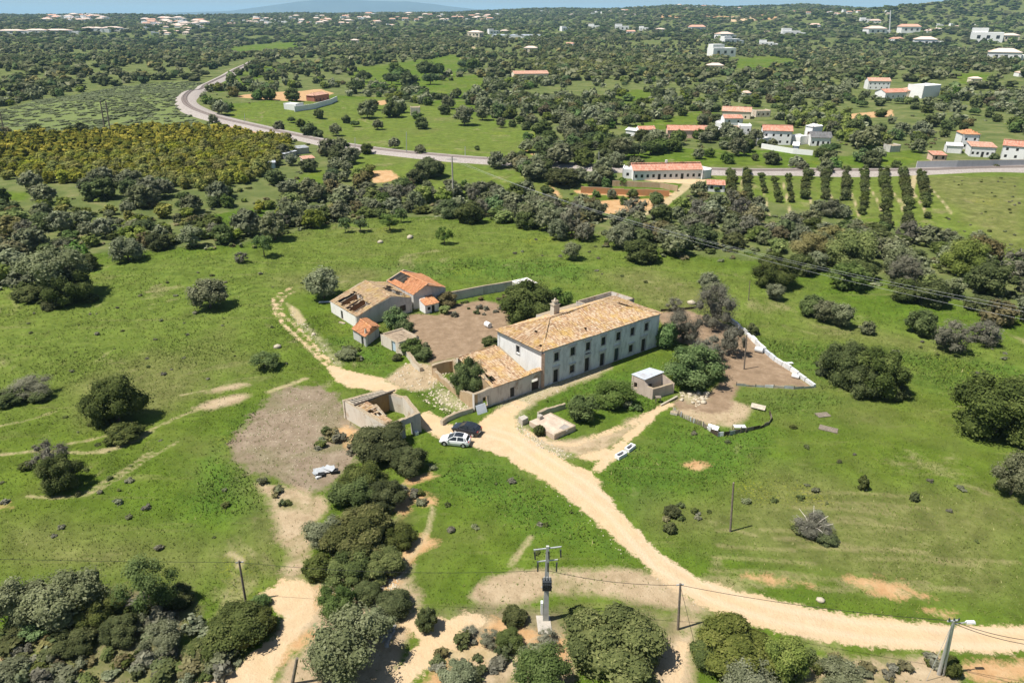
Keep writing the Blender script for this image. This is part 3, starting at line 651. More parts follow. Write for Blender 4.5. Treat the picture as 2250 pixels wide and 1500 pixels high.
# ------------------------------------------------------------------ the farmhouse
F1, F2, B2, B1 = Vector((4.62, 95.75)), Vector((24.9, 110.45)), Vector((18.0, 118.0)), Vector((-2.33, 103.75))
root = empty('farmhouse', (F1.x, F1.y, 0), 0, 'long two storey whitewashed farmhouse with hipped clay tile roof, largest building of the ruined farm', 'house')
ups = [1222.5, 1258, 1291.5, 1325, 1357.5, 1388.5, 1419]
front = []; ops = []
for k, px in enumerate(ups):
    s = s_of(F1, F2, px); ops.append(('window', s, 1.0, 3.75, 5.2)); front.append((s - .5, s + .5, 3.75, 5.2))
lows = [('door', 1222, 1.05, 0.05, 2.35), ('window', 1258, 1.0, .75, 2.1), ('door', 1291, 1.05, 0.05, 2.5), ('door', 1324.5, 1.05, .05, 2.35), ('doorg', 1356, 1.05, .05, 2.4), ('window', 1387.5, 1.0, .75, 2.1), ('door', 1415.5, 1.05, .05, 2.4)]
for kd, px, w, z0, z1 in lows:
    s = s_of(F1, F2, px); ops.append((kd, s, w, z0, z1)); front.append((s - w / 2, s + w / 2, z0, z1))
s = s_of(F1, F2, 1291); ops.append(('window', s, 1.0, 2.85, 3.35)); front.append((s - .5, s + .5, 2.85, 3.35))
mb = MB(); EZ = 6.15
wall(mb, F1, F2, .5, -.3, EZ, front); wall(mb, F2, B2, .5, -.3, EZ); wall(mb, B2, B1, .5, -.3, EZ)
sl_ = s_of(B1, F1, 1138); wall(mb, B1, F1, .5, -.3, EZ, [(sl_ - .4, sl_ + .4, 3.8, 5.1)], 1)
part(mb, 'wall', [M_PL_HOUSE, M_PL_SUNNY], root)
mb = MB()                                            # plinth along the foot of the long front, cornice under the eaves
def ledge(mb, a, b, z0, z1, out, gap=0.0):
    a = Vector(a[:2]); b = Vector(b[:2]); d = (b - a).normalized(); n = Vector((d.y, -d.x))
    q = [a, b, b + n * out, a + n * out]
    mb.hexa([(p.x, p.y, z0) for p in q] + [(p.x, p.y, z1) for p in q])
for a, b in ((F1, F2), (B1, F1), (F2, B2)): ledge(mb, a, b, EZ - .28, EZ - .02, .16)
part(mb, 'cornice', M_TRIM, root)
mb = MB(); mb.bar(V3(F1, 0) + Vector((0.05, -.04, 0)), V3(F1, 5.85) + Vector((.05, -.04, 0)), .5, .5); part(mb, 'quoin', simple('corner_stone', (0.40, 0.28, 0.21), 0.9, 0.3, 3), root)
for kd, s, w, z0, z1 in ops: put_opening(root, kd, F1, F2, s, w, z0, z1, True, z1 - z0 > 0.9)
put_opening(root, 'window', B1, F1, sl_, .8, 3.8, 5.1, True, False)
A1, A2 = Vector((5.95, 103.6, 8.25)), Vector((14.25, 110.2, 8.25))
ov = 0.28; cen = (F1 + F2 + B1 + B2) / 4
def eave(p): d = (p - cen).normalized(); return V3(p + d * ov * 1.6, EZ)
e1, e2, e3, e4 = eave(F1), eave(F2), eave(B2), eave(B1)
mb = MB()
tiles(mb, [e1, e2, A2, A1], .27, .42, [(10.3, 1.7, .38, .32), (12.2, 1.6, .2, .16), (23.2, 4.1, .7, .5), (21.5, 5.2, 1.0, .35)])
tiles(mb, [e4, e1, A1], .27, .42, [(6.5, 3.2, .25, .2), (9.6, .9, .3, .2)])
tiles(mb, [e2, e3, A2], .27, .42, [(5.0, 3.9, 1.5, .8), (3.2, 2.6, .6, .35)])
tiles(mb, [e3, e4, A1, A2], .27, .42, [(9, 4.0, .5, .25), (14, 3.8, .6, .3)])
for a, b in ((e1, A1), (A1, A2), (e2, A2), (e4, A1), (e3, A2)): ridge(mb, a, b)
rf = part(mb, 'roof', [M_TILE_OLD, M_UNDER], root)
mb = MB()                                            # the timbers and boards under the tiles
for k in range(18):
    t = (k + .5) / 18; a = V3(F1.lerp(F2, t), EZ - .1); 
    top = A1.lerp(A2, min(1, max(0, (t - .2) / .6))); mb.bar(a, (top.x, top.y, top.z - .25), .12, .16)
mb.hexa([V3(p + (cen - p).normalized() * .55, EZ - .75) for p in (F1, F2, B2, B1)] + [V3(p + (cen - p).normalized() * .55, EZ - .6) for p in (F1, F2, B2, B1)])
part(mb, 'rafter', M_WOODD, root)
mb = MB(); cb = P(1219, 690, 7.3)
c0 = Vector((cb.x, cb.y, 6.6)); ux = Vector((.81, .586, 0)); uy = Vector((-.586, .81, 0))
def obox(mb, c, hx, hy, z0, z1, m=0, taper=1.0):
    q = [c + ux * i * hx + uy * j * hy for i, j in ((-1, -1), (1, -1), (1, 1), (-1, 1))]; q2 = [c + ux * i * hx * taper + uy * j * hy * taper for i, j in ((-1, -1), (1, -1), (1, 1), (-1, 1))]
    mb.hexa([(p.x, p.y, z0) for p in q] + [(p.x, p.y, z1) for p in q2], m)
obox(mb, c0, .62, .5, 6.6, 9.0, 0, .9); obox(mb, c0, .68, .56, 9.0, 9.16); obox(mb, c0, .42, .34, 9.16, 9.6); obox(mb, c0, .48, .4, 9.6, 9.7); obox(mb, c0, .2, .2, 9.7, 10.1, 0, .5)
part(mb, 'chimney', M_STONE, root)
# parapeted terrace block at the rear
tz = 5.3
t1, t2, t3 = P(1266, 661, tz), P(1343, 639, tz), P(1394, 655, tz); t4 = t3 + (t1 - t2) * 0.55
mb = MB(); fl_ = 4.55
t1b = t1 + (t3 - t2) * .55
wall(mb, t1, t1b, .3, -.3, tz); wall(mb, t4, t3, .3, -.3, tz); wall(mb, t3, t2, .3, -.3, tz); wall(mb, t2, t1, .3, -.3, tz)
mb.face([V3(t1, fl_), V3(t1b, fl_), V3(t4, fl_), V3(t3, fl_), V3(t2, fl_)])
part(mb, 'terrace', M_PL_WING, root)
mb = MB()                                            # lean-to along the back wall
l1, l2 = P(1178, 690, 4.2), P(1266, 664, 4.2); dv = (B1 - F1).normalized() * -2.2
mb.hexa([V3(l1, -.3), V3(l1 + dv, -.3), V3(l2 + dv, -.3), V3(l2, -.3), V3(l1, 4.1), V3(l1 + dv, 4.6), V3(l2 + dv, 4.6), V3(l2, 4.1)])
part(mb, 'lean_to', M_PL_WING, root)

# ------------------------------------------------------------------ the low wing, half roofed, half open with a tree in it
WG0 = P(1043, 906); WD = Vector((-5.36, 88.3)); WG1 = F1 + (F1 - F2).normalized() * 0.02
WG0 = WD
root = empty('ruined_wing', (WG0.x, WG0.y, 0), 0, 'low half roofed ruin at the left end of the farmhouse with a tree inside', 'ruin')
ud = (WG1 - WG0).normalized(); vd = Vector((-ud.y, ud.x)); LW = (WG1 - WG0).length
mb = MB()
dw = s_of(WG0, WG1, 1126); gw = s_of(WG0, WG1, 1177); pw = s_of(WG0, WG1, 1067)
wall(mb, WG0, WG1 - ud * .02, .5, -.3, lambda t: 2.85 if t < .12 else 3.0, [(dw - .42, dw + .42, .25, 1.85), (gw - .75, gw + .75, -.3, 1.95), (pw - .5, pw + .5, .2, 1.9)])
LB = P(955, 829); LM = P(985, 850)
wall(mb, LB, WG0, .55, -.3, lambda t: 1.0 + 1.7 * max(0, t - .45) / .55 + (0.0 if t < .4 else 0), (), 1, .3, .6)
part(mb, 'wall', [M_PL_WING, M_MUD], root)
put_opening(root, 'door', WG0, WG1, dw, .84, .25, 1.85, False)
gate = MB(); gq = WG0 + ud * gw
for k in range(6): q0 = gq + ud * (-.72 + k * .24) + vd * .18; q1 = q0 + ud * .22; gate.hexa([V3(q0, -.1), V3(q1, -.1), V3(q1 + vd * .05, -.1), V3(q0 + vd * .05, -.1), V3(q0, 1.35), V3(q1, 1.35), V3(q1 + vd * .05, 1.35), V3(q0 + vd * .05, 1.35)])
part(gate, 'gate', M_WOODD, root)
mb = MB()                                            # rear and inner walls of earth and stone
K1, K2 = P(948, 812, .8), P(1000, 789, 1.9)
wall(mb, K2, K1, .55, -.3, (2.1, 1.8), (), 0, .15, .7)
wall(mb, K1, LB, .6, -.3, (1.8, .7), (), 0, .2, .5)
R0 = WG0 + ud * 3.2; R1 = R0 + vd * 9.0
wall(mb, R1, R0 + vd * .5, .5, -.3, lambda t: 2.9 + 1.75 * math.sin(min(1, (1 - t) * 1.3) * 1.5), (), 0, .12, .7)
K3 = P(1022, 791, 3.0); wall(mb, R1, K2, .5, -.3, (3.2, 2.2), (), 0, .2, .6)
part(mb, 'inner_wall', M_MUD, root); mb = MB()
wall(mb, P(1080, 772, 2.2), P(1035, 783, 2.2), .5, -.3, (2.6, 1.7), (), 0, .35, .5)
wall(mb, P(1098, 766, 2.2), P(1080, 772, 2.2), .5, -.3, (2.2, 2.6), (), 0, .35, .5)
part(mb, 'inner_wall', M_MUD, root)
E0, E1 = WG0 + ud * 3.2 - vd * .15, WG0 + ud * (LW - 2.6) - vd * .15
RR0, RR1 = E0 + vd * 8.2 - ud * .6, E1 + vd * 8.4 - ud * .3
mb = MB(); tiles(mb, [V3(E0, 3.02), V3(E1, 3.02), V3(RR1, 4.75), V3(RR0, 4.75)], .25, .40, [(.7, 2.0, .7, .9), (.5, 4.2, .4, .8)])
E2 = WG1 - vd * .15; tiles(mb, [V3(E1, 3.02), V3(E2, 3.1), V3(E2 + vd * .9, 3.3), V3(E1 + vd * .9, 3.2)], .25, .40)
ridge(mb, V3(RR0, 4.8), V3(RR1, 4.8)); ridge(mb, V3(E1, 3.1), V3(RR1, 4.8))
part(mb, 'roof', [M_TILE_OLD, M_UNDER], root)
mb = MB()
for k in range(12): a = E0.lerp(E1, (k + .5) / 12); b = RR0.lerp(RR1, (k + .5) / 12); mb.bar(V3(a + vd * .3, 2.88), V3(b, 4.6), .1, .14)
part(mb, 'rafter', M_WOODD, root)
mb = MB(); wall(mb, E1 + vd * 8.3, E1 + vd * .6, .4, -.3, lambda t: 4.6 - 1.7 * t); wall(mb, RR0 + vd * .2, RR1 + vd * .2, .4, -.3, 4.5)
part(mb, 'gable_wall', M_RUIN, root)

# sheet metal panel leaning at the corner, low garden wall in front of the wing
root = empty('metal_sheet', V3(P(1058, 908), 0), 0, 'pale grey metal sheet leaning against the wing wall beside a doorway', 'metal sheet')
mb = MB(); a, b = P(1050, 912), P(1071, 905); up_ = vd * .55
mb.hexa([V3(a, .02), V3(b, .02), V3(b + vd * .04, .02), V3(a + vd * .04, .02), V3(a + up_, 1.25), V3(b + up_, 1.25), V3(b + up_ + vd * .04, 1.27), V3(a + up_ + vd * .04, 1.27)])
part(mb, 'sheet', M_ZINC, root)
root = empty('garden_wall', V3(P(975, 925), 0), 0, 'low rounded stone garden wall running from the wing corner towards the parked cars', 'wall'); root['kind'] = 'thing'
mb = MB(); pts = [P(973, 931, .3), P(985, 922, .3), P(1010, 911, .3), P(1040, 902, .3)]
for i in range(3): wall(mb, pts[i], pts[i + 1], .45, -.2, .75, (), 0, .06, .5)
part(mb, 'stone_wall', M_STONE, root)

# ------------------------------------------------------------------ the roofless ruin with its bared rafters
zt = 2.9
RA, RB, RC, RD, RE = P(752, 878, zt), P(840, 853, zt), P(892, 867, zt), P(924, 908, zt), P(850, 934, zt)
root = empty('roofless_ruin', (RE.x, RE.y, 0), 0, 'roofless ruin with bare rafters over its rear room beside the bare field', 'ruin')
mb = MB()
sd = s_of(RE, RD, 897); wall(mb, RE, RD, .5, -.3, (2.8, 3.0), [(sd - .55, sd + .55, -.3, 2.0)], 1, .1, .8)
wall(mb, RD, RC, .6, -.3, (3.0, 2.9), (), 0, .12, .7); wall(mb, RC, RB, .6, -.3, (2.8, 2.5), (), 0, .2, .6)
wall(mb, RB, RA, .5, -.3, (2.8, 2.9), (), 0, .05, .8); wall(mb, RA, RE, .55, -.3, (2.9, 2.7), (), 0, .1, .8)
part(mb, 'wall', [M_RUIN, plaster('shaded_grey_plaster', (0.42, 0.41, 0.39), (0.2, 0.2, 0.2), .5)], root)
PA, PB = P(778, 890, 2.9), P(868, 858, 2.9)
mb = MB(); wall(mb, PA + Vector((.5, 0)), PB - Vector((.3, 0)), .45, -.3, (2.85, 2.8), (), 0, .08, .8)
QA, QB = P(812, 884, 2.4), P(866, 858, 2.8)
mb2 = MB(); c_ = (RC + RD) / 2 - Vector((1.6, 0.6)); wall(mb, P(822, 892, 2.2), P(845, 915, 2.0), .35, -.3, (2.5, 2.1), (), 0, .2, .5)
part(mb, 'inner_wall', plaster('ochre_inner_plaster', (0.36, 0.22, 0.10), (0.20, 0.13, 0.075), .6, (0.4, 0.33, 0.24), .5), root)
mb = MB(); mb.bar(V3(PA, 2.98), V3(PB, 2.98), .22, .2); part(mb, 'beam', M_WOOD, root)
for k in range(11):
    t = .04 + k * .085; a = RA.lerp(RB, t) + Vector((.2, -.2)); b = PA.lerp(PB, t)
    mb = MB(); mb.bar(V3(a, 2.72), V3(b, 2.9), .13, .15); part(mb, 'rafter', M_WOODP, root)
mb = MB(); s0, s1 = P(786, 893, 2.6), P(815, 885, 2.6); s2, s3 = P(868, 932, 2.5), P(840, 940, 2.5)
tiles(mb, [V3(s0, 2.55), V3(P(850, 934, 2.6), 2.55), V3(P(862, 925, 2.6), 2.7), V3(P(806, 885, 2.6), 2.85)], .25, .4, [(2.5, .6, .5, .5), (3.8, .7, .4, .5)])
part(mb, 'roof', [M_TILE_OLD, M_UNDER], root)
for k, (a, b) in enumerate((((814, 896), (838, 918)), ((822, 893), (846, 915)), ((828, 912), (852, 932)))):
    mb = MB(); mb.bar(V3(P(*a, 2.6), 2.62), V3(P(*b, 2.5), 2.5), .12, .12); part(mb, 'rafter', M_WOODP, root)

# ------------------------------------------------------------------ the long barn and the orange roofed barn
ez = 2.35
b0, b1 = P(725.5, 661, ez), P(783, 696, ez); g1 = P(857, 650, 4.35); r1 = P(904, 653.5, 2.95); g0 = P(802, 617, 4.35); r0 = P(846, 619, 2.95)
root = empty('ruined_barn', (b1.x, b1.y, 0), 0, 'long barn with collapsed lichen covered roof open at its near left corner', 'barn')
mb = MB()
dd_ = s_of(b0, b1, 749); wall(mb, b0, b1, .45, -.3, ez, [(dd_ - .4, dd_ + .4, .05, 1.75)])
gap = (g1 - b1).length / ((r1 - b1).length)
wd_ = s_of(b1, r1, 884)
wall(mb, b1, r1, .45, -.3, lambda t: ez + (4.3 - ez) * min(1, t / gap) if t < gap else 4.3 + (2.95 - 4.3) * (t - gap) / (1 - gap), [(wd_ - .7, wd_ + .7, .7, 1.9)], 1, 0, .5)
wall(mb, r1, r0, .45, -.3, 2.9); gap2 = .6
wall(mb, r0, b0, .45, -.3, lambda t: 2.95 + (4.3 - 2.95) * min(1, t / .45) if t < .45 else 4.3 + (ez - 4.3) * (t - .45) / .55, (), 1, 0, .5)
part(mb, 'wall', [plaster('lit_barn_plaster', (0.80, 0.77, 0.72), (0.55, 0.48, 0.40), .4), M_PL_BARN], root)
put_opening(root, 'door', b0, b1, dd_, .8, .05, 1.75, False); put_opening(root, 'window', b1, r1, wd_, 1.4, .7, 1.9, False)
mb = MB(); Lr = (b1 - b0).length
tiles(mb, [V3(b0, ez), V3(b1, ez), V3(g1, 4.35), V3(g0, 4.35)], .25, .4, [(Lr * .30, 2.7, 1.6, 2.1, 1), (Lr * .68, 2.3, 1.7, 1.8, 1)], hole_rag=.16)
tiles(mb, [V3(r1, 2.95), V3(r0, 2.95), V3(g0, 4.35), V3(g1, 4.35)], .25, .4, [(2.5, 1.2, 2.0, 1.0), (4.4, 2.5, 1.9, 1.0), (1.4, 2.4, 1.1, .7), (6.5, 1.4, 1.0, .6)])
ridge(mb, V3(g0, 4.4), V3(g1, 4.4)); ridge(mb, V3(b1, ez + .05), V3(g1, 4.4))
part(mb, 'roof', [M_TILE_LICH, M_UNDER], root)
mb = MB()
for t in (.18, .5, .8):
    a = b0.lerp(b1, t); b = g0.lerp(g1, t); wall(mb, a + (b - a) * .08, b, .3, -.3, (2.0, 3.7) if t == .5 else (2.1, 3.9), (), 0, .15, .6)
c1, c2 = b0.lerp(g0, .62), b1.lerp(g1, .62); wall(mb, c1, c2, .3, -.3, 3.3, (), 1, .1, .7)
mb.face([V3(b0, .03), V3(b1, .03), V3(g1, .03), V3(g0, .03)], 0)
part(mb, 'inner_wall', [plaster('brown_inner_plaster', (0.33, 0.19, 0.10), (0.22, 0.14, 0.09), .6), plaster('pale_inner_plaster', (0.6, .55, .48), (.36, .25, .16), .6)], root)
for k in range(9):
    t = .1 + k * .1; mb = MB(); a, b = r1.lerp(r0, t), g1.lerp(g0, t); mb.bar(V3(a, 2.8), V3(b, 4.15), .12, .14); part(mb, 'rafter', M_WOOD, root)
for k in range(7):
    t = .25 + k * .09; mb = MB(); a, b = b0.lerp(b1, t), g0.lerp(g1, t); q = a.lerp(b, .02); q2 = a.lerp(b, .55 + .1 * (k % 3)); 
    if k in (0, 3, 6): mb.bar(V3(q, ez - .1), V3(q2, ez + 1.0), .1, .12); part(mb, 'rafter', M_WOOD, root)

h = 3.0
o0, o1 = P(849, 617, h), P(908, 648, h); og1 = P(940, 624, 4.9); og0 = P(880, 596.5, 4.9); or1 = P(979, 631.5, 3.3); or0 = P(925, 601, 3.3)
root = empty('orange_roofed_barn', (o1.x, o1.y, 0), 0, 'barn with bright orange tiled roof and a dark hole torn in its left slope', 'barn')
mb = MB(); gp_ = (og1 - o1).length / max((or1 - o1).length, .1)
wall(mb, o0, o1, .45, -.3, h, ends=True)
wall(mb, o1, or1, .45, -.3, lambda t: h + (4.85 - h) * min(1, t / gp_) if t < gp_ else 4.85 + (3.3 - 4.85) * (t - gp_) / (1 - gp_), (), 0, 0, .5)
wall(mb, or1, or0, .45, -.3, 3.25); wall(mb, or0, o0, .45, -.3, lambda t: 4.85 - abs(t - .5) * 3.4, (), 0, 0, .5)
part(mb, 'wall', M_PL_BARN, root)
mb = MB(); L2 = (o1 - o0).length; sl2 = (V3(og0, 4.9) - V3(o0, h)).length
tiles(mb, [V3(o0, h), V3(o1, h), V3(og1, 4.9), V3(og0, 4.9)], .25, .4, [(L2 * .26, sl2 * .62, L2 * .23, sl2 * .30, 1), (L2 * .1, sl2 * .3, L2 * .07, sl2 * .2)], hole_rag=.14)
tiles(mb, [V3(or1, 3.3), V3(or0, 3.3), V3(og0, 4.9), V3(og1, 4.9)], .25, .4)
ridge(mb, V3(og0, 4.95), V3(og1, 4.95)); part(mb, 'roof', [M_TILE_NEW, M_UNDER], root)
for k in range(6):
    t = .1 + k * .07; mb = MB(); mb.bar(V3(o0.lerp(o1, t), h - .1), V3(og0.lerp(og1, t), 4.75), .1, .13); part(mb, 'rafter', M_WOODP if k % 2 else M_WOOD, root)
mb = MB(); a, b = o0.lerp(o1, .5), og0.lerp(og1, .48); wall(mb, b, a, .3, -.3, (4.6, 2.8)); part(mb, 'inner_wall', M_WHITE, root)

# ------------------------------------------------------------------ white lean-to shed, tiled hut, earth roofed store
sh = 2.05
q = [P(921, 657, 2.35), P(934, 671, 1.75), P(964, 664, 1.75), P(946, 646.5, 2.35)]
root = empty('white_shed', (q[1].x, q[1].y, 0), 0, 'small white shed with orange lean-to roof against the barn in the yard', 'shed')
mb = MB(); wl, wr = q[1], q[2]
ws, ds = s_of(wl, wr, 942), s_of(wl, wr, 951)
wall(mb, q[1], q[2], .2, -.3, 1.65, [(ws - .35, ws + .35, .6, 1.3), (ds - .35, ds + .35, -.3, 1.45)])
wall(mb, q[0], q[1], .2, -.3, (2.25, 1.65)); wall(mb, q[2], q[3], .2, -.3, (1.65, 2.25)); wall(mb, q[3], q[0], .2, -.3, 2.25)
part(mb, 'wall', M_WHITE, root); put_opening(root, 'window', wl, wr, ws, .7, .6, 1.3, False); put_opening(root, 'door', wl, wr, ds, .7, 0.02, 1.45, False)
mb = MB(); e = (q[1] - q[0]).normalized() * .2
tiles(mb, [V3(q[1] + e, 1.74), V3(q[2] + e, 1.74), V3(q[3], 2.4), V3(q[0], 2.4)], .24, .4); part(mb, 'roof', [M_TILE_NEW, M_UNDER], root)

hz_ = 1.95
q = [P(775, 722, hz_), P(803, 739, hz_), P(832, 716, hz_), P(803, 701, 2.9)]
q[3] = q[0] + q[2] - q[1]
root = empty('tiled_hut', (q[1].x, q[1].y, 0), 0, 'small square hut with bright orange tiled roof below the long barn', 'hut')
mb = MB(); ds = s_of(q[0], q[1], 794)
wall(mb, q[0], q[1], .3, -.3, hz_, [(ds - .4, ds + .4, -.3, 1.5)]); wall(mb, q[1], q[2], .3, -.3, hz_); wall(mb, q[2], q[3], .3, -.3, hz_); wall(mb, q[3], q[0], .3, -.3, hz_)
part(mb, 'wall', M_PL_BARN, root); put_opening(root, 'door', q[0], q[1], ds, .8, .02, 1.5, False)
mb = MB(); ce = sum(q, Vector((0, 0))) / 4; eq = [V3(p + (p - ce) * .1, hz_) for p in q]
k0, k1 = V3(q[0].lerp(q[3], .5), 2.95), V3(q[1].lerp(q[2], .5), 2.7)
k0 = k0.lerp(k1, .1)
tiles(mb, [eq[0], eq[1], k1, k0], .24, .4); tiles(mb, [eq[2], eq[3], k0, k1], .24, .4); tiles(mb, [eq[3], eq[0], k0], .24, .4); tiles(mb, [eq[1], eq[2], k1], .24, .4, [(.9, .5, .35, .3)])
ridge(mb, k0, k1); part(mb, 'roof', [M_TILE_NEW, M_UNDER], root)
mb = MB(); c0 = Vector((q[1].x - .1, q[1].y + .9, 2)); ux, uy = Vector((.7, .7, 0)), Vector((-.7, .7, 0)); obox(mb, c0, .22, .2, 1.9, 3.0, 0, .5); part(mb, 'chimney', M_STONE, root)

q = [P(836, 733, 2.1), P(858, 745, 2.1), P(872, 753, 2.0), P(884, 763, 1.5)]
root = empty('earth_roofed_store', (q[1].x, q[1].y, 0), 0, 'low store with flat earth roof and pale blue door between hut and yard', 'store')
mb = MB(); bk = Vector((3.4, 2.6))
ds = s_of(q[1], q[2], 863); wall(mb, q[0], q[1], .4, -.3, 2.1); wall(mb, q[1], q[2], .4, -.3, (2.1, 2.0), [(ds - .55, ds + .55, -.3, 1.9)]); wall(mb, q[2], q[3], .4, -.3, (2.0, 1.0), (), 0, .15, .5)
wall(mb, q[0] + bk, q[0], .4, -.3, 2.1); wall(mb, q[2] + bk, q[0] + bk, .4, -.3, 2.0); wall(mb, q[2], q[2] + bk, .4, -.3, 2.0)
part(mb, 'wall', M_RUIN, root)
o = put_opening(root, 'doorg', q[1], q[2], ds, 1.1, .02, 1.9, False); o.data = OPM['doorg'].copy(); o.data.materials[0] = M_BLUE
mb = MB(); 
for i in range(6):
    for j in range(5):
        f = lambda a, b: V3(q[0].lerp(q[2], a / 6) + bk * (.05 + b / 5 * .9), 1.85 + random.uniform(0, .1))
        mb.face([f(i, j), f(i + 1, j), f(i + 1, j + 1), f(i, j + 1)])
part(mb, 'roof', simple('earth_roof', (0.30, 0.23, 0.16), .95, .35, 1.5), root)

root = empty('rubble_wall', V3(P(900, 790), 0), 0, 'crumbling cream rubble wall between the store and the half roofed wing', 'wall'); root['kind'] = 'thing'
mb = MB(); pts = [P(885, 767, .6), P(897, 783, .6), P(907, 800, .5), P(922, 812, .4)]
for i in range(3): wall(mb, pts[i], pts[i + 1], .6, -.2, (1.1, .9), (), 0, .3, .5)
part(mb, 'stone_wall', M_STONE, root)
root = empty('yard_wall', V3(P(1050, 660), 0), 0, 'long grey plastered wall along the back of the farmyard', 'wall'); root['kind'] = 'thing'
mb = MB(); pts = [P(976, 645, 1.9), P(1052, 630, 1.9), P(1125, 618, 1.9), P(1180, 626, 1.9)]
for i in range(3): wall(mb, pts[i], pts[i + 1], .4, -.4, 1.9, (), 0, .05, 1.2)
part(mb, 'plaster_wall', M_PL_BARN, root)
root = empty('lean_to_roof', V3(P(1152, 634), 0), 0, 'rusty white sheet metal lean-to at the corner of the yard wall', 'lean-to')
q = [P(1124, 617.5, 2.3), P(1144, 631, 1.9), P(1182, 622, 1.9), P(1158, 610, 2.3)]
mb = MB(); mb.hexa([V3(q[0], 2.3), V3(q[1], 1.9), V3(q[2], 1.9), V3(q[3], 2.3), V3(q[0], 2.35), V3(q[1], 1.95), V3(q[2], 1.95), V3(q[3], 2.35)])
for k in range(12): a, b = q[0].lerp(q[3], (k + .5) / 12), q[1].lerp(q[2], (k + .5) / 12); mb.bar(V3(a, 2.37), V3(b, 1.97), .1, .05)
part(mb, 'sheet', simple('rusty_white_sheet', (.72, .70, .66), .6, .15, 1, .3, 0, ((.36, .2, .12), .7)), root)
for p, z in zip(q, (2.28, 1.88, 1.88, 2.28)): mb = MB(); mb.bar(V3(p, -.3), V3(p, z), .12); part(mb, 'post', M_WOOD, root)

# ------------------------------------------------------------------ metal roofed shed in front of the house
z1 = 2.55
q = [P(1391, 829, z1 - .1), P(1419, 843, z1 - .1), P(1461, 823, z1 + .1), P(1428, 812, z1 + .1)]
root = empty('zinc_roofed_shed', (q[1].x, q[1].y, 0), 0, 'small stone shed with sloping zinc roof and open front pen near the fig tree', 'shed')
r = [P(1387, 822, 2.75), P(1417, 834.5, 2.75), P(1460, 817, 2.95), P(1427, 807.5, 2.95)]
dfr = P(1435, 855, 1.75); drt = P(1483, 841, 1.75); 
c1 = r[1].lerp(dfr, .02)
mb = MB(); ws = s_of(r[0], dfr, 1397)
tfr = (r[1] - r[0]).length / (dfr - r[0]).length
i0 = r[0] + (dfr - r[0]).normalized() * .15; 
wall(mb, i0, dfr, .35, -.3, lambda t: 2.6 if t < tfr * .95 else 1.8, [(ws - .35, ws + .25, .8, 1.7)], 0, .05, .5)
wall(mb, dfr, drt, .35, -.3, (1.75, 1.7), (), 0, .06, .6)
rb = r[2] + (drt - dfr).normalized() * -.1
wall(mb, drt, rb, .3, -.3, (1.7, 2.6), (), 0, .05, .6); wall(mb, rb, r[3], .3, -.3, 2.75); wall(mb, r[3], i0, .3, -.3, 2.6)
i1 = r[0].lerp(dfr, tfr * .95); mp = (rb - i1); sd2 = mp.length * .35
wall(mb, i1, rb, .3, -.3, (2.6, 2.7), [(sd2 - .3, sd2 + .3, -.3, 1.7)])
part(mb, 'wall', plaster('pinkish_shed_plaster', (.56, .46, .38), (.33, .25, .20), .6), root)
mb = MB(); zz = (2.72, 2.72, 2.92, 2.92)
mb.hexa([V3(p, z) for p, z in zip(r, zz)] + [V3(p, z + .05) for p, z in zip(r, zz)])
part(mb, 'roof', M_ZINC, root)
mb = MB()
for k in range(9): a, b = r[0].lerp(r[1], (k + .5) / 9), r[3].lerp(r[2], (k + .5) / 9); mb.bar(V3(a, 2.79), V3(b, 2.99), .12, .04)
part(mb, 'sheet_rib', M_ZINC, root)
mb = MB(); a, b = P(1452, 889, .2), P(1488, 872, .2); mb.bar(V3(a, .12), V3(b, .3), .25, .2); tag(mb.build('timber_beam', M_WOODP), 'pale timber beam lying on the ground beside the zinc roofed shed', 'beam')
root = empty('timber_trestle', V3(P(1443, 885), 0), 0, 'small grey timber trestle standing at the front corner of the zinc roofed shed', 'trestle'); mb = MB(); a = P(1441, 886); 
for i, j in ((0, 0), (.7, .1), (0, .5), (.7, .6)): mb = MB(); mb.bar((a.x + i, a.y + j, 0), (a.x + i, a.y + j, .9), .07); part(mb, 'leg', M_WOOD, root)
mb = MB(); mb.box(a.x - .05, a.x + .75, a.y - .05, a.y + .65, .9, .96); part(mb, 'top', M_WOOD, root)

# ------------------------------------------------------------------ threshing platform with tanks
h = .75
q = [P(1218, 956, h), P(1265, 936, h), P(1208, 907, h), P(1163, 925, h)]
root = empty('concrete_platform', (q[0].x, q[0].y, 0), 0, 'low concrete platform beside the road with a grey patch at its right corner', 'platform')
mb = MB(); mb.hexa([V3(p, -.3) for p in q] + [V3(p, h) for p in q]); part(mb, 'slab', simple('pinkish_concrete', (.50, .40, .31), .9, .25, .9, .1, 0, ((.30, .22, .16), .5)), root)
mb = MB(); ce = sum(q, Vector((0, 0))) / 4
for i in (0, 1): a, b = q[i], q[(i + 1) % 4]; mb.bar(V3(a.lerp(ce, .03), h + .06), V3(b.lerp(ce, .03), h + .06), .22, .12)
part(mb, 'kerb', M_STONE, root)
mb = MB(); pq = [P(1228, 940, h), P(1245, 947, h), P(1254, 938, h), P(1240, 931, h)]; mb.hexa([V3(p, h + .005) for p in pq] + [V3(p, h + .025) for p in pq]); part(mb, 'patch', simple('grey_screed', (.30, .27, .24), .9, .2, 2), root)
def block(name, lab, cat, pq, z0, z1, mat):
    mb = MB(); r_ = empty(name, V3(pq[0], 0), 0, lab, cat); mb.hexa([V3(p, z0) for p in pq] + [V3(p, z1) for p in pq]); part(mb, 'body', mat, r_); return r_
b_ = block('stone_trough', 'squat concrete block tank left of the concrete platform', 'tank', [P(1148, 923, .9), P(1161, 917, .9), P(1152, 911, .9), P(1139, 916, .9)], -.2, .9, M_CONC)
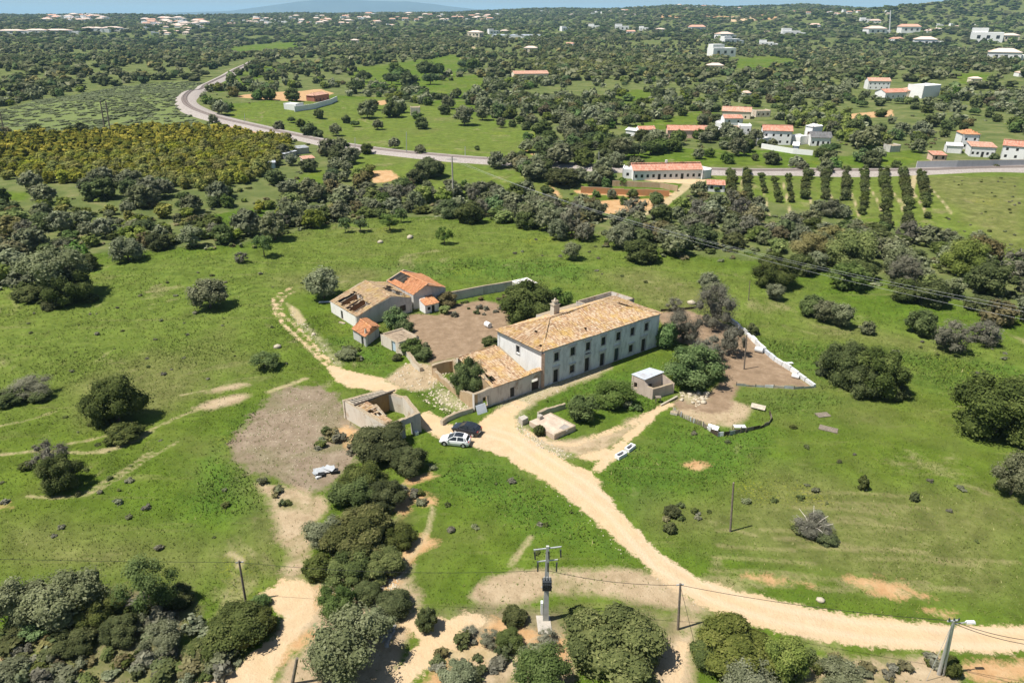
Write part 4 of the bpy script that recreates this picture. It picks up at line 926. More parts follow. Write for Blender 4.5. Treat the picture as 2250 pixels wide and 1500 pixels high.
b_ = block('well_box', 'small square concrete well box on the edge of the platform', 'well', [P(1186, 916, 1.25), P(1193, 912, 1.25), P(1187, 908.5, 1.25), P(1180, 912, 1.25)], .6, 1.25, M_CONC)
root = empty('stone_trough_wall', V3(P(1230, 895), 0), 0, 'narrow stone trough and low dark wall behind the concrete platform', 'trough')
mb = MB(); pts = [P(1184, 907, .8), P(1203, 899, .8), P(1217, 894, .9), P(1243, 886, .9)]
for i in range(3): wall(mb, pts[i], pts[i + 1], .35, -.2, .85, (), 0, .08, .5)
a = P(1186, 903, .8); wall(mb, P(1187, 903, .8), P(1203, 895, .8), .2, -.2, .8)
part(mb, 'stone_wall', M_STONE, root)
# ------------------------------------------------------------------ foliage
def leaf_mat(name, lo, mid, hi, var=0.22, trans=0.30):
    m = NT(name, 0.8, 0.05); t = m.attr('tint').outputs['Fac']; oi = m.n('ShaderNodeObjectInfo')
    c = m.ramp(t, [(0.0, lo), (0.5, mid), (1.0, hi)])
    hs = m.n('ShaderNodeHueSaturation'); m.l(c, hs.inputs['Color'])
    m.l(m.mapr(oi.outputs['Random'], 0, 1, 0.485, 0.515), hs.inputs['Hue'])
    m.l(m.mapr(oi.outputs['Random'], 0, 1, 1 - var, 1 + var), hs.inputs['Value'])
    m.l(m.mapr(m.math('FRACT', m.math('MULTIPLY', oi.outputs['Random'], 7.3)), 0, 1, 0.80, 1.06), hs.inputs['Saturation'])
    m.l(hs.outputs[0], m.b.inputs['Base Color'])
    tr = m.n('ShaderNodeBsdfTranslucent'); m.l(hs.outputs[0], tr.inputs['Color']); mx = m.n('ShaderNodeMixShader'); mx.inputs[0].default_value = trans
    m.l(m.b.outputs[0], mx.inputs[1]); m.l(tr.outputs[0], mx.inputs[2]); m.l(mx.outputs[0], m.out.inputs['Surface'])
    return m.mat
LM = {
 'olive': leaf_mat('olive_leaves', (0.101, 0.115, 0.055), (0.182, 0.198, 0.099), (0.316, 0.327, 0.193)),
 'carob': leaf_mat('carob_leaves', (0.044, 0.061, 0.019), (0.096, 0.125, 0.036), (0.198, 0.230, 0.077)),
 'mastic': leaf_mat('mastic_leaves', (0.046, 0.060, 0.018), (0.101, 0.122, 0.036), (0.206, 0.221, 0.074)),
 'green': leaf_mat('fig_leaves', (0.052, 0.094, 0.022), (0.108, 0.172, 0.040), (0.215, 0.290, 0.088)),
 'grey': leaf_mat('bare_twigs', (0.118, 0.113, 0.076), (0.191, 0.185, 0.124), (0.289, 0.275, 0.194)),
 'citrus': leaf_mat('citrus_leaves', (0.090, 0.118, 0.020), (0.230, 0.236, 0.036), (0.512, 0.467, 0.079)),
 'lime': leaf_mat('lime_green_leaves', (0.078, 0.110, 0.022), (0.179, 0.224, 0.038), (0.319, 0.347, 0.084)),
 'pine': leaf_mat('pine_needles', (0.044, 0.070, 0.026), (0.091, 0.130, 0.044), (0.169, 0.215, 0.078)),
 'rust': leaf_mat('rusty_leaves', (0.099, 0.092, 0.038), (0.185, 0.162, 0.069), (0.291, 0.249, 0.118)),
 'heath': leaf_mat('heath_leaves', (0.062, 0.077, 0.019), (0.139, 0.156, 0.038), (0.266, 0.266, 0.079)),
 'cactus': leaf_mat('cactus_pads', (0.085, 0.110, 0.055), (0.170, 0.195, 0.100), (0.330, 0.345, 0.205)),
}
M_BARK = simple('bark', (.13, .10, .075), .9, .35, 5)
def ico(sub=1):
    bm = bmesh.new(); bmesh.ops.create_icosphere(bm, subdivisions=sub, radius=1); V = np.array([v.co[:] for v in bm.verts]); F = np.array([[v.index for v in f.verts] for f in bm.faces]); bm.free(); return V, F
ICO1, ICO2 = ico(1), ico(2)
def crown_arrays(seed, lobes=9, leaves=1500, leaf=.085, z0=0.0, z1=1.0, flat=0.0, core=.78, spread=.62, lr=(.30, .50), shell=.30, tw=.9, upbias=.45, mid=.6):
    """a crown inside the box -1..1, -1..1, z0..z1: clumps of small leaf faces round darker solid cores"""
    g = np.random.default_rng(seed)
    zc, zr = (z0 + z1) / 2, (z1 - z0) / 2
    C = []; rad = []
    for k in range(lobes):
        for _ in range(12):
            d = g.normal(size=3); d[2] += .25; d /= np.linalg.norm(d); q = d * spread * g.uniform(.82, 1.08)
            if all(np.linalg.norm(q - c) > .30 for c in C): break
        if flat: q[2] = abs(q[2]) * .6
        C.append(q); rad.append(g.uniform(*lr))
    C.append(np.array([0, 0, -.05])); rad.append(mid); C = np.array(C); rad = np.array(rad); lobes += 1
    st = g.uniform(.86, 1.14, 2); C[:, 0] *= st[0]; C[:, 1] *= st[1]
    V = []; F = []; T = []; nv = 0
    lt = g.uniform(-.24, .24, lobes)
    if core:
        iv, if_ = ICO1
        for k in range(lobes):
            j = 1 + g.normal(0, .12, len(iv))
            v = C[k] + iv * rad[k] * core * j[:, None]; V.append(v); F.append(np.stack([if_[:, 0], if_[:, 1], if_[:, 2], if_[:, 2]], 1) + nv); nv += len(iv)
            T.append(np.clip(.34 + lt[k] + g.normal(0, .1, len(if_)), 0, 1))
    w = rad ** 2; w[-1] *= .35; kk = g.choice(lobes, leaves, p=w / w.sum())
    d = g.normal(size=(leaves, 3)); d[:, 2] += upbias * .8; d /= np.linalg.norm(d, axis=1)[:, None]
    p = C[kk] + d * (rad[kk] * (1 - shell + shell * 1.25 * g.random(leaves)))[:, None]
    o = p / np.maximum(np.linalg.norm(p, axis=1), .2)[:, None]
    n = d * .75 + o * .5 + g.normal(size=(leaves, 3)) * .48; n[:, 2] += upbias; n /= np.linalg.norm(n, axis=1)[:, None]
    a = np.cross(n, g.normal(size=(leaves, 3))); a /= np.linalg.norm(a, axis=1)[:, None]; b = np.cross(n, a)
    s = leaf * np.clip(g.lognormal(-.12, .42, leaves), .35, 2.2)[:, None]
    q = np.stack([p - a * s, p - b * s * tw * .7, p + a * s, p + b * s * tw * .7], 1)
    V.append(q.reshape(-1, 3)); F.append(np.arange(leaves * 4).reshape(-1, 4) + nv)
    T.append(np.clip(.5 + lt[kk] + g.normal(0, .17, leaves), 0, 1))
    V = np.concatenate(V); F = np.concatenate(F); T = np.concatenate(T)
    V[:, :2] /= np.percentile(np.abs(V[:, :2]), 98.5); lo, hi = np.percentile(V[:, 2], (2, 99)); V[:, 2] = (V[:, 2] - lo) / (hi - lo) * 2 - 1
    V[:, 2] = np.maximum(V[:, 2], -1.03)
    V[:, 2] = zc + V[:, 2] * zr
    return V, F, T
def arr_mesh(name, A, mat):
    V, F, T = A
    return np_mesh(name, V, F, mat, T)
# core triangles are stored as degenerate quads; turn them into clean faces
def np_mesh_clean(name, V, F, mat, T):
    me = bpy.data.meshes.new(name); tri = F[:, 2] == F[:, 3]
    k = np.where(tri, 3, 4); ls = np.concatenate([[0], np.cumsum(k)[:-1]]); flat = F.ravel()[np.stack([np.ones(len(F), bool), np.ones(len(F), bool), np.ones(len(F), bool), ~tri], 1).ravel()]
    me.vertices.add(len(V)); me.vertices.foreach_set('co', V.astype(np.float32).ravel()); me.loops.add(len(flat)); me.loops.foreach_set('vertex_index', flat.astype(np.int32))
    me.polygons.add(len(F)); me.polygons.foreach_set('loop_start', ls.astype(np.int32))
    try: me.polygons.foreach_set('loop_total', k.astype(np.int32))
    except Exception: pass
    me.materials.append(mat); me.update(calc_edges=True)
    at = me.attributes.new('tint', 'FLOAT', 'FACE'); at.data.foreach_set('value', T.astype(np.float32)); return me
def trunk_mesh(seed, h=1.0, r=.05, top=.55, limbs=3, fork=.28):
    g = random.Random(seed); mb = MB(); x, y = g.uniform(-.06, .06), g.uniform(-.06, .06)
    mb.tube([(0, 0, -.05), (x * .5, y * .5, fork * .6), (x, y, fork)], [r * 1.5, r * 1.1, r], 7)
    for k in range(limbs):
        a = 6.283 * k / limbs + g.uniform(-.5, .5); L = g.uniform(.35, .6)
        mb.tube([(x, y, fork - .02), (x + math.cos(a) * L * .4, y + math.sin(a) * L * .4, fork + (top - fork) * .6), (x + math.cos(a) * L, y + math.sin(a) * L, top + g.uniform(0, .15))], [r * .75, r * .5, r * .22], 5)
    return mb.mesh('trunk', M_BARK, True)
KIND = {   # object name, category, leaf material, height/width, crown bottom, crown style
 'olive': ('olive_tree', 'tree', 'olive', .92, .16, dict(lobes=17, spread=.66, lr=(.24, .38), core=.72, shell=.55, upbias=.35, mid=.58)),
 'carob': ('carob_tree', 'tree', 'carob', .82, .05, dict(lobes=18, spread=.66, lr=(.26, .40), core=.82, shell=.36, mid=.62)),
 'mastic': ('mastic_bush', 'bush', 'mastic', .50, .0, dict(lobes=20, spread=.68, lr=(.24, .38), core=.86, shell=.28, mid=.66)),
 'heath': ('tree_heath', 'bush', 'heath', .47, .0, dict(lobes=24, spread=.70, lr=(.22, .34), core=.88, shell=.24, mid=.68)),
 'green': ('fig_tree', 'tree', 'green', .80, .06, dict(lobes=16, spread=.66, lr=(.24, .38), core=.70, shell=.48, mid=.56)),
 'almond': ('almond_tree', 'tree', 'green', .95, .32, dict(lobes=12, spread=.66, lr=(.20, .34), core=.45, shell=.75, mid=.42)),
 'grey': ('bare_tree', 'tree', 'grey', .95, .12, dict(lobes=16, spread=.66, lr=(.24, .38), core=.55, shell=.65, tw=.4, mid=.5)),
 'citrus': ('orange_tree', 'tree', 'citrus', .85, .05, dict(lobes=10, spread=.6, lr=(.30, .44), core=.8, shell=.35, mid=.6)),
 'lime': ('leafy_tree', 'tree', 'lime', .78, .06, dict(lobes=16, spread=.66, lr=(.26, .40), core=.76, shell=.4, mid=.58)),
 'pine': ('stone_pine', 'tree', 'pine', .66, .30, dict(lobes=14, spread=.7, lr=(.26, .40), core=.8, shell=.3, flat=1)),
 'rust': ('russet_tree', 'tree', 'rust', .78, .05, dict(lobes=16, spread=.66, lr=(.26, .40), core=.74, shell=.42, mid=.58)),
 'row': ('orchard_tree', 'tree', 'mastic', .85, .06, dict(lobes=9, spread=.6, lr=(.30, .44), core=.7, shell=.45)),
}
LOD = {'fine': (11000, .027), 'mid': (3600, .047), 'low': (900, .088), 'far': (95, .26)}
CR = {}
def crown_for(kind, lod, var):
    key = (kind, lod, var)
    if key not in CR:
        nm, cat, lm, ratio, z0, st = KIND[kind]; n, lf = LOD[lod]
        st = dict(st); 
        if lod == 'far': st['lobes'] = 5; st['lr'] = (.42, .58); st['spread'] = .5
        A = crown_arrays((hash(kind) if False else sum(map(ord, kind))) * 17 + var * 101 + len(lod), leaves=n, leaf=lf, z0=z0, z1=1.0, **st)
        CR[key] = (np_mesh_clean(nm + '_crown', A[0], A[1], LM[lm], A[2]), trunk_mesh(var * 7 + len(kind), r=.05 if kind != 'mastic' else .03, top=.6, fork=max(.12, z0 + .04), limbs=4))
    return CR[key]
PLACED = []                                           # (x, y, radius) of every tree set so far
def put_tree(kind, x, y, w, label, group=None, ratio=None, lod=None, parts=True, rz=None, cat=None, name=None):
    nm, ct, lm, r0, z0, st = KIND[kind]; z = float(hgt(x, y)); d = math.hypot(x, y)
    if lod is None:
        px = w / (d / FPX); lod = 'fine' if px > 82 else ('mid' if px > 36 else 'low')
    h = w * (ratio or r0) * random.uniform(.94, 1.06); v = random.randrange(3)
    cm, tm = crown_for(kind, lod, v); rz = random.uniform(0, 6.283) if rz is None else rz
    sc = (w / 2, w / 2, h)
    if parts:
        root = empty(name or nm, (x, y, z - .05), rz, label, cat or ct, group); root.scale = sc
        link('crown' if ct == 'tree' else 'foliage', cm, root); link('trunk' if ct == 'tree' else 'stem', tm, root)
    else:
        root = link(name or nm, cm, None, (x, y, z - .05), (0, 0, rz), sc); tag(root, label, cat or ct, group)
    PLACED.append((x, y, w / 2)); return root
def tree(kind, cx, cy, wpx, label, ratio=None, **kw):
    r0 = KIND[kind][3]; m = mpp(cx, cy); wpx = wpx * (.93 if KIND[kind][1] == 'bush' else 1.0); w = wpx * m; h = w * (ratio or r0)
    z0 = KIND[kind][4]; p = ground(cx, cy, h * (z0 + 1) / 2 * .95); m = depth_at(p) / FPX; w = wpx * m
    return put_tree(kind, p.x, p.y, w, label, ratio=ratio, **kw)
T = tree
# --- the bush row beside the roofless ruin
T('mastic', 838, 972, 135, 'dark dense bush against the front wall of the roofless ruin', .48)
T('mastic', 902, 1012, 88, 'rounded dark bush right of the bush that hides the ruin front', .6)
T('mastic', 800, 1050, 118, 'dark bush in the row just above the broad mounded bushes', .6)
T('carob', 775, 1075, 105, 'left one of the two big dark bushes below the metal junk', .62)
T('carob', 845, 1085, 90, 'dark bush beside the curve of the orange footpath', .6)
T('olive', 712, 1165, 82, 'silvery grey bush at the left edge of the big bush row', .7)
T('heath', 790, 1170, 165, 'broad brownish green bush in the middle of the bush row', .48)
T('mastic', 868, 1178, 92, 'dark green bush at the right edge of the bush row', .48)
T('mastic', 770, 1242, 120, 'bush at the lower end of the bush row above the rubble', .48)
T('mastic', 700, 1245, 72, 'small bush at the lower left tip of the bush row by the pale slope', .6)
T('heath', 840, 1235, 100, 'grey green bush at the lower right of the bush row', .5)
T('green', 738, 1320, 84, 'bright green bush standing on the pinkish rubble below the bush row', .75)
T('mastic', 803, 1300, 70, 'small dark bush right of the bright green bush on the rubble', .6)
T('mastic', 865, 1322, 84, 'straggly bush between the rubble heap and the lower meadow', .6)
T('olive', 770, 1405, 165, 'big feathery grey green olive at the bottom edge beside the dirt path', .85)
T('olive', 720, 1440, 90, 'feathery olive sapling leaning left of the big one at the bottom edge', .8)
T('olive', 830, 1365, 70, 'grey green bush growing out of the grey rubble heap', .8)
T('mastic', 938, 1362, 50, 'narrow upright bush between the two sandy gullies', 1.1)
# --- bottom middle and right
T('heath', 1352, 1415, 228, 'huge rounded olive brown bush right of the transformer pole', .48)
T('mastic', 1275, 1352, 60, 'small dark bush at the foot of the transformer pole shadow', .5)
T('heath', 1612, 1420, 175, 'big olive brown bush at the bottom edge beside the dirt road', .48)
T('mastic', 1550, 1440, 85, 'dark green bush at the left flank of the olive brown bush', .48)
T('lime', 1728, 1440, 95, 'bright yellow green tree beside the olive brown bush by the road', .9)
T('olive', 1655, 1490, 120, 'pale grey green bush in front of the olive brown bush at the bottom edge', .6)
T('green', 1190, 1472, 125, 'mid green bush at the bottom edge left of the huge rounded bush', .7)
T('green', 1385, 1485, 60, 'small green bush at the very bottom in front of the huge rounded bush', .7)
T('mastic', 1122, 1405, 66, 'dark bush on the bank left of the small orange gully', .6)
T('mastic', 1130, 1352, 58, 'dark bush left of the transformer pole foot', .6)
T('grey', 1078, 1398, 52, 'grey twiggy bush between the sandy clearing and the dark bank bush', .6)
T('olive', 1000, 1482, 80, 'grey green bush at the bottom edge on the sandy clearing', .55)
T('grey', 1203, 1398, 50, 'grey twiggy bush above the small orange gully', .55)
T('mastic', 2092, 1462, 48, 'narrow dark bush beside the foot of the leaning steel pole', 1.0)
T('olive', 1845, 1482, 92, 'low grey green bush below the road left of the leaning pole', .5)
T('grey', 1030, 1385, 34, 'small grey bush at the edge of the sandy clearing', .6)
# --- bottom left thicket
T('olive', 40, 1325, 115, 'grey olive at the left edge of the bottom thicket', .85)
T('olive', 135, 1320, 150, 'broad grey olive in the bottom left thicket', .72)
T('heath', 212, 1340, 105, 'brownish bush right of the broad grey olive in the thicket', .7)
T('almond', 318, 1275, 118, 'tall airy green tree standing over the bottom left thicket', 1.15)
T('mastic', 385, 1315, 80, 'low dark bush at the foot of the tall airy tree', .5)
T('mastic', 520, 1385, 150, 'dark bush between the thicket and the sandy path', .48)
T('mastic', 572, 1368, 75, 'dark bush overhanging the sandy path', .7)
T('green', 572, 1318, 42, 'small green bush at the foot of the leaning wooden pole', .6)
T('olive', 352, 1400, 80, 'grey olive bush among the cactus clumps', .75)
T('mastic', 268, 1382, 88, 'dark bush in the middle of the bottom left thicket', .6)
T('mastic', 160, 1405, 92, 'dark low bush in the lower part of the bottom left thicket', .48)
T('green', 75, 1380, 60, 'bright green bush in the shade of the grey olives', .6)
T('mastic', 430, 1425, 58, 'brown green bush at the lower edge of the thicket near the path', .5)
T('mastic', 30, 1400, 62, 'dark bush at the left edge of the photo below the grey olive', .6)
T('olive', 15, 1478, 80, 'pale green bush in the bottom left corner', .5)
# --- left meadow
T('carob', 246, 872, 122, 'big solitary dark carob on the left meadow', .92)
T('mastic', 270, 950, 80, 'low spreading bush below the solitary dark carob', .42)
T('grey', 105, 1000, 78, 'bare grey crown fused to a dark tree beside the left footpath', .95)
T('carob', 128, 1035, 88, 'dark tree beside the left footpath with a bare grey half', .95)
T('mastic', 58, 1022, 34, 'small bush left of the half bare tree', .5)
T('grey', 68, 848, 95, 'grey scrub patch at the left edge of the meadow', .4)
T('mastic', 15, 872, 70, 'dark bush at the left edge of the photo', .48)
T('mastic', 88, 868, 50, 'dark bush beside the grey scrub on the left edge', .5)
T('olive', 108, 592, 130, 'large grey olive at the left edge of the upper meadow', .85)
T('carob', 142, 628, 100, 'dark tree in front of the large grey olive', .72)
T('mastic', 60, 645, 68, 'low bush left of the dark tree at the upper left', .5)
T('mastic', 182, 575, 62, 'dark bush behind the dark tree at the upper left', .6)
T('mastic', 112, 668, 44, 'small dark bush below the dark tree at the upper left', .5)
T('mastic', 200, 655, 34, 'small grey brown bush at the shadow edge of the upper left trees', .5)
T('olive', 455, 637, 80, 'solitary rounded silvery olive with visible trunk on the left meadow', .88)
T('olive', 708, 616, 76, 'dark rounded olive beside the long barn', .92)
T('olive', 277, 543, 66, 'grey olive with pale rubble beside it at the edge of the tree belt', .78)
T('carob', 345, 528, 48, 'dark bush at the edge of the belt right of the grey olive', .8)
T('almond', 576, 533, 42, 'small almond tree on a bare trunk at the edge of the belt', 1.15)
T('grey', 530, 564, 30, 'small grey scrub at the belt edge left of the almond tree', .8)
# --- farmyard and house front
T('carob', 1160, 662, 122, 'big dense dark fig tree behind the farmhouse roof', .62)
T('green', 1228, 652, 54, 'green tree behind the chimney of the farmhouse', .7)
T('green', 868, 698, 54, 'bright green bush in front of the barn gable', .75)
T('green', 888, 716, 40, 'darker bush right of the bright green bush at the barn gable', .7)
T('green', 905, 762, 46, 'green bush behind the earth roofed store', .7)
T('green', 928, 775, 44, 'green bush at the yard edge beside the rubble wall', .6)
T('rust', 983, 655, 42, 'brown twiggy bush right of the white shed', .85)
T('lime', 978, 680, 24, 'small yellow green plant in front of the brown bush', .7)
T('mastic', 1076, 750, 38, 'low bush in the yard left of the farmhouse corner', .6)
T('green', 1154, 795, 42, 'fig bush growing between wing roof and farmhouse wall', .9)
T('carob', 1030, 828, 78, 'dense round green tree inside the open ruin of the wing', 1.0)
T('olive', 762, 776, 42, 'grey green agave clump below the tiled hut', .5)
T('mastic', 872, 784, 26, 'small bush in front of the rubble wall', .6)
T('carob', 1282, 895, 68, 'dark round bush behind the concrete platform', .8)
T('green', 1352, 862, 92, 'green straggling bush between platform and zinc roofed shed', .55)
T('green', 1330, 875, 60, 'low green bush beside the dark round bush', .5)
T('mastic', 1185, 945, 27, 'small round bush on the concrete platform', .9)
T('green', 1525, 800, 128, 'large bright fig tree behind the zinc roofed shed', .66)
T('green', 1468, 735, 56, 'thin green tree at the right end of the farmhouse', .95)
T('grey', 1575, 668, 88, 'tall grey olive with dry crown behind the right yard', 1.15)
T('grey', 1505, 715, 78, 'leaning bare olive at the right end of the farmhouse', .95)
T('grey', 1560, 765, 72, 'bare grey tree behind the large fig', .9)
T('grey', 1615, 742, 56, 'brownish bare tree beside the pale wall of the right yard', 1.35)
T('grey', 1482, 667, 38, 'small bare olive behind the farmhouse corner', .9)
T('olive', 1558, 615, 42, 'small olive on the slope behind the tall grey olive', 1.0)
T('mastic', 1655, 722, 30, 'dark bush beyond the pale wall of the right yard', .9)
T('olive', 1570, 640, 48, 'grey olive just behind the tall dry one', .9)
# --- right meadow
T('carob', 1860, 790, 100, 'left one of the big pair of dark carobs on the right meadow', .95)
T('carob', 1938, 812, 112, 'right one of the big pair of dark carobs on the right meadow', .95)
T('carob', 1900, 835, 90, 'dark bush at the foot of the big pair of carobs', .7)
T('mastic', 1968, 858, 62, 'dark bush trailing off the right carob', .6)
T('mastic', 1820, 808, 60, 'low bush at the left foot of the pair of carobs', .6)
T('carob', 2205, 885, 185, 'massive dark carob at the right edge of the photo', .72)
T('olive', 2238, 1035, 95, 'grey olive cut by the right edge below the massive carob', 1.1)
T('carob', 1785, 668, 52, 'dark tree at the left of the short olive row on the right slope', .95)
T('olive', 1815, 682, 50, 'middle olive of the short row on the right slope', .95)
T('olive', 1850, 690, 52, 'right olive of the short row on the right slope', 1.0)
T('olive', 1907, 718, 32, 'small olive alone below the short olive row', .9)
T('carob', 2026, 708, 64, 'round dark carob on the right slope', .85)
T('grey', 2098, 735, 80, 'bare grey tree on the right slope', .9)
T('grey', 2165, 728, 70, 'brown bare tree at the right edge slope', .7)
T('carob', 1703, 592, 92, 'dark spreading carob at the belt edge above the small olive', .75)
T('carob', 1762, 580, 60, 'dark carob behind the spreading one at the belt edge', .75)
T('olive', 1705, 638, 40, 'small olive with bare trunk on the right slope', .95)
FS = T('grey', 1786, 1150, 84, 'fallen shrub with pale bare branches on the right meadow', .42)
for k in range(7):
    mb_ = MB(); a_ = k * .9; mb_.tube([(0, 0, .1), (math.cos(a_) * .5, math.sin(a_) * .5, .7), (math.cos(a_) * 1.0, math.sin(a_) * .9, .9 + .2 * (k % 2))], [.03, .02, .012], 5); mb_.build('branch', simple('dead_wood', (.5, .45, .38), .9, .2, 3) if k == 0 else bpy.data.materials['dead_wood'], FS)
T('mastic', 1762, 1160, 42, 'dark low bush at the left of the fallen shrub', .5)
T('mastic', 1815, 1180, 52, 'low brown bush beside the fallen shrub', .4)
T('mastic', 1898, 1060, 26, 'small pointed bush on the right meadow', 1.4)
T('mastic', 2010, 1090, 20, 'smaller pointed bush right of the other pointed one', 1.2)
T('mastic', 1478, 1122, 40, 'dark shrub beside the road fork right of the main road', .6)
T('mastic', 1472, 1158, 32, 'dark shrub nearest to the road on the right meadow', .7)
T('almond', 580, 790, 66, 'fallen green almond tree on the left meadow', .45)
T('almond', 976, 512, 36, 'small almond tree on the upper meadow', 1.05)
T('almond', 855, 482, 40, 'almond tree with bare trunk at the upper meadow edge', .95)
T('almond', 790, 492, 34, 'spreading almond tree left of the other almonds on the upper edge', .8)
T('almond', 880, 468, 30, 'smaller almond tree just behind the others at the upper edge', 1.0)
T('almond', 757, 490, 26, 'almond tree at the left end of the upper edge row', 1.2)
T('olive', 1258, 548, 40, 'olive on the upper meadow behind the farmhouse', 1.0)
T('carob', 1030, 462, 62, 'round dark carob casting shade at the upper meadow edge', .8)
T('carob', 985, 458, 50, 'dark carob left of the round one at the upper meadow edge', .8)
T('carob', 1155, 482, 48, 'dark carob at the upper edge behind the farmhouse chimney', .8)
T('carob', 1408, 548, 74, 'dark carob at the belt edge behind the farmhouse right end', .65)
T('olive', 1228, 500, 44, 'grey olive at the belt edge behind the yard wall', 1.0)
T('lime', 2130, 560, 100, 'bright yellow green tree in the right part of the belt', .75)
T('rust', 2165, 545, 80, 'russet tree behind the bright yellow green one', .75)
T('lime', 1870, 545, 110, 'broad yellow green tree in the belt above the olive row', .65)
T('rust', 1780, 540, 90, 'pinkish brown bare tree in the middle of the right belt', .7)
T('carob', 1870, 605, 85, 'dense grey green tree at the front of the right belt', .65)
T('carob', 2185, 610, 90, 'dark carob at the right edge of the belt', .8)
T('carob', 2050, 640, 70, 'dark tree at the front of the belt near the right edge', .9)
T('carob', 1985, 635, 60, 'dark bush at the front of the belt above the grey bare tree', .8)
T('mastic', 945, 368, 68, 'solitary dark bush below the railway embankment', .6)
T('mastic', 1238, 388, 78, 'dark bush below the railway left of the long white house', .48)
for k, (cx, cy, wp) in enumerate(((1800, 452, 36), (1828, 455, 40), (1855, 462, 34))): T('olive', cx, cy, wp, 'olive of the clump below the orchard rows', .9, group='olive clump below the orchard rows')

# --- the belt of trees behind the meadow
def scatter(poly_w, spacing, jitter=.45, seed=1):
    g = np.random.default_rng(seed); lo, hi = poly_w.min(0), poly_w.max(0); pts = []
    nx, ny = int((hi[0] - lo[0]) / spacing) + 1, int((hi[1] - lo[1]) / spacing) + 1
    I, J = np.meshgrid(np.arange(nx), np.arange(ny)); X = lo[0] + (I + .5 + (J % 2) * .5) * spacing + g.uniform(-jitter, jitter, I.shape) * spacing; Y = lo[1] + (J + .5) * spacing + g.uniform(-jitter, jitter, I.shape) * spacing
    Q = np.stack([X.ravel(), Y.ravel()], 1); Q = Q[sd_poly(Q, poly_w) < 0]
    return Q[np.argsort(np.hypot(Q[:, 0], Q[:, 1]))]
def inframe(x, y, m=80):
    px, py = project(x, y, float(hgt(x, y))); return -m < px < W0 + m and -40 < py < H0 + 200
BG = 'trees of the belt behind the meadow'
BELTLAB = {'olive': 'grey green olive in the tree belt', 'carob': 'dark carob in the tree belt', 'grey': 'bare grey tree in the tree belt', 'rust': 'russet tree in the tree belt',
           'lime': 'yellow green tree in the tree belt', 'green': 'fresh green tree in the tree belt', 'mastic': 'low dark bush in the tree belt', 'citrus': 'yellowish citrus tree in the tree belt'}
ZONES = ((160, 'at the left edge'), (420, 'below the orange orchard'), (720, 'left of the almond trees'), (1000, 'behind the almond trees'), (1240, 'in front of the power mast'), (1420, 'behind the farmhouse'), (1640, 'below the long white house'), (1860, 'below the orchard rows'), (2080, 'above the short olive row'), (9999, 'at the right edge'))
def clear_of(x, y, r):
    return all((x - a) ** 2 + (y - b) ** 2 > (r * .62 + c * .75) ** 2 for a, b, c in PLACED[:NLIST])
NLIST = len(PLACED)
gb = random.Random(5)
CITR2 = gp([(120, 450), (560, 450), (640, 466), (580, 500), (300, 510), (100, 490)])
for x, y in scatter(BELT_W, 5.7, .42, 11):
    if not inframe(x, y): continue
    px, py = project(x, y, 0.0); w = gb.uniform(3.6, 7.2)
    if not clear_of(x, y, w / 2): continue
    if any(sd_poly(np.array([[x, y]]), q)[0] < -1.5 for q in FIELDS_W) and gb.random() < .8: continue
    if 1640 < px < 1830 and 430 < py < 510 and gb.random() < .7: continue
    if gb.random() < (.12 if px < 900 else .24): continue
    if sd_poly(np.array([[x, y]]), CITR2)[0] < 0: kd = gb.choice(['citrus', 'citrus', 'lime', 'olive']); w *= .68
    elif px < 700: kd = gb.choices(['olive', 'carob', 'grey', 'rust', 'lime', 'mastic', 'green'], [30, 18, 6, 12, 16, 10, 8])[0]
    else: kd = gb.choices(['olive', 'carob', 'grey', 'rust', 'lime', 'mastic', 'green'], [46, 20, 9, 10, 5, 8, 3])[0]
    zone = next(z for lim, z in ZONES if px < lim); bl = ('large ' if w > 7 else 'small ' if w < 5.2 else '') + BELTLAB[kd] + ' ' + zone
    put_tree(kd, x, y, w, bl, BG, lod='mid' if w / math.hypot(x, y) * FPX > 62 else 'low', ratio=KIND[kd][3] * gb.uniform(.8, 1.1))
# --- citrus orchard left of the railway, the rows right of the long white house, scattered trees of the middle fields
ORCH = gp([(-60, 305), (130, 302), (300, 286), (500, 290), (645, 312), (640, 340), (592, 372), (560, 402), (430, 420), (300, 404), (130, 405), (-60, 385)])
STUFF = {}                                            # kind -> list of (x, y, z, w, h, rot, var) for trees past the limit
n_ = 0
for x, y in scatter(ORCH, 4.6, .22, 21):
    if not inframe(x, y): continue
    w = random.uniform(3.9, 5.2)
    if n_ < 296: put_tree('citrus', x, y, w, 'yellow green orange tree in the dense orchard left of the railway', 'orange orchard left of the railway', lod='low', parts=False); n_ += 1
    else: STUFF.setdefault('citrus', []).append((x, y, w, w * .85))
rowpx = [((1606, 378), (1606, 428), 9), ((1640, 380), (1642, 442), 9), ((1672, 388), (1678, 420), 4), ((1700, 392), (1712, 440), 6), ((1732, 390), (1740, 440), 6), ((1774, 382), (1766, 432), 9), ((1815, 378), (1810, 434), 10), ((1858, 378), (1856, 436), 10), ((1898, 380), (1895, 466), 12), ((1940, 382), (1945, 495), 16), ((1982, 380), (1993, 500), 16), ((2022, 385), (2033, 450), 11), ((2036, 475), (2038, 490), 1)]
for a, b, n in rowpx:
    ga, gb_ = ground(a[0], a[1] + 4), ground(b[0], b[1] + 4)
    for k in range(n):
        t = k / max(n - 1, 1); p = ga.lerp(gb_, t); thin = n < 8
        put_tree('row', p.x + random.uniform(-.3, .3), p.y, random.uniform(1.8, 3.0) if thin else random.uniform(2.4, 3.9), 'dark tree of the orchard rows right of the long white house', 'orchard rows right of the long white house', lod='low', parts=False)
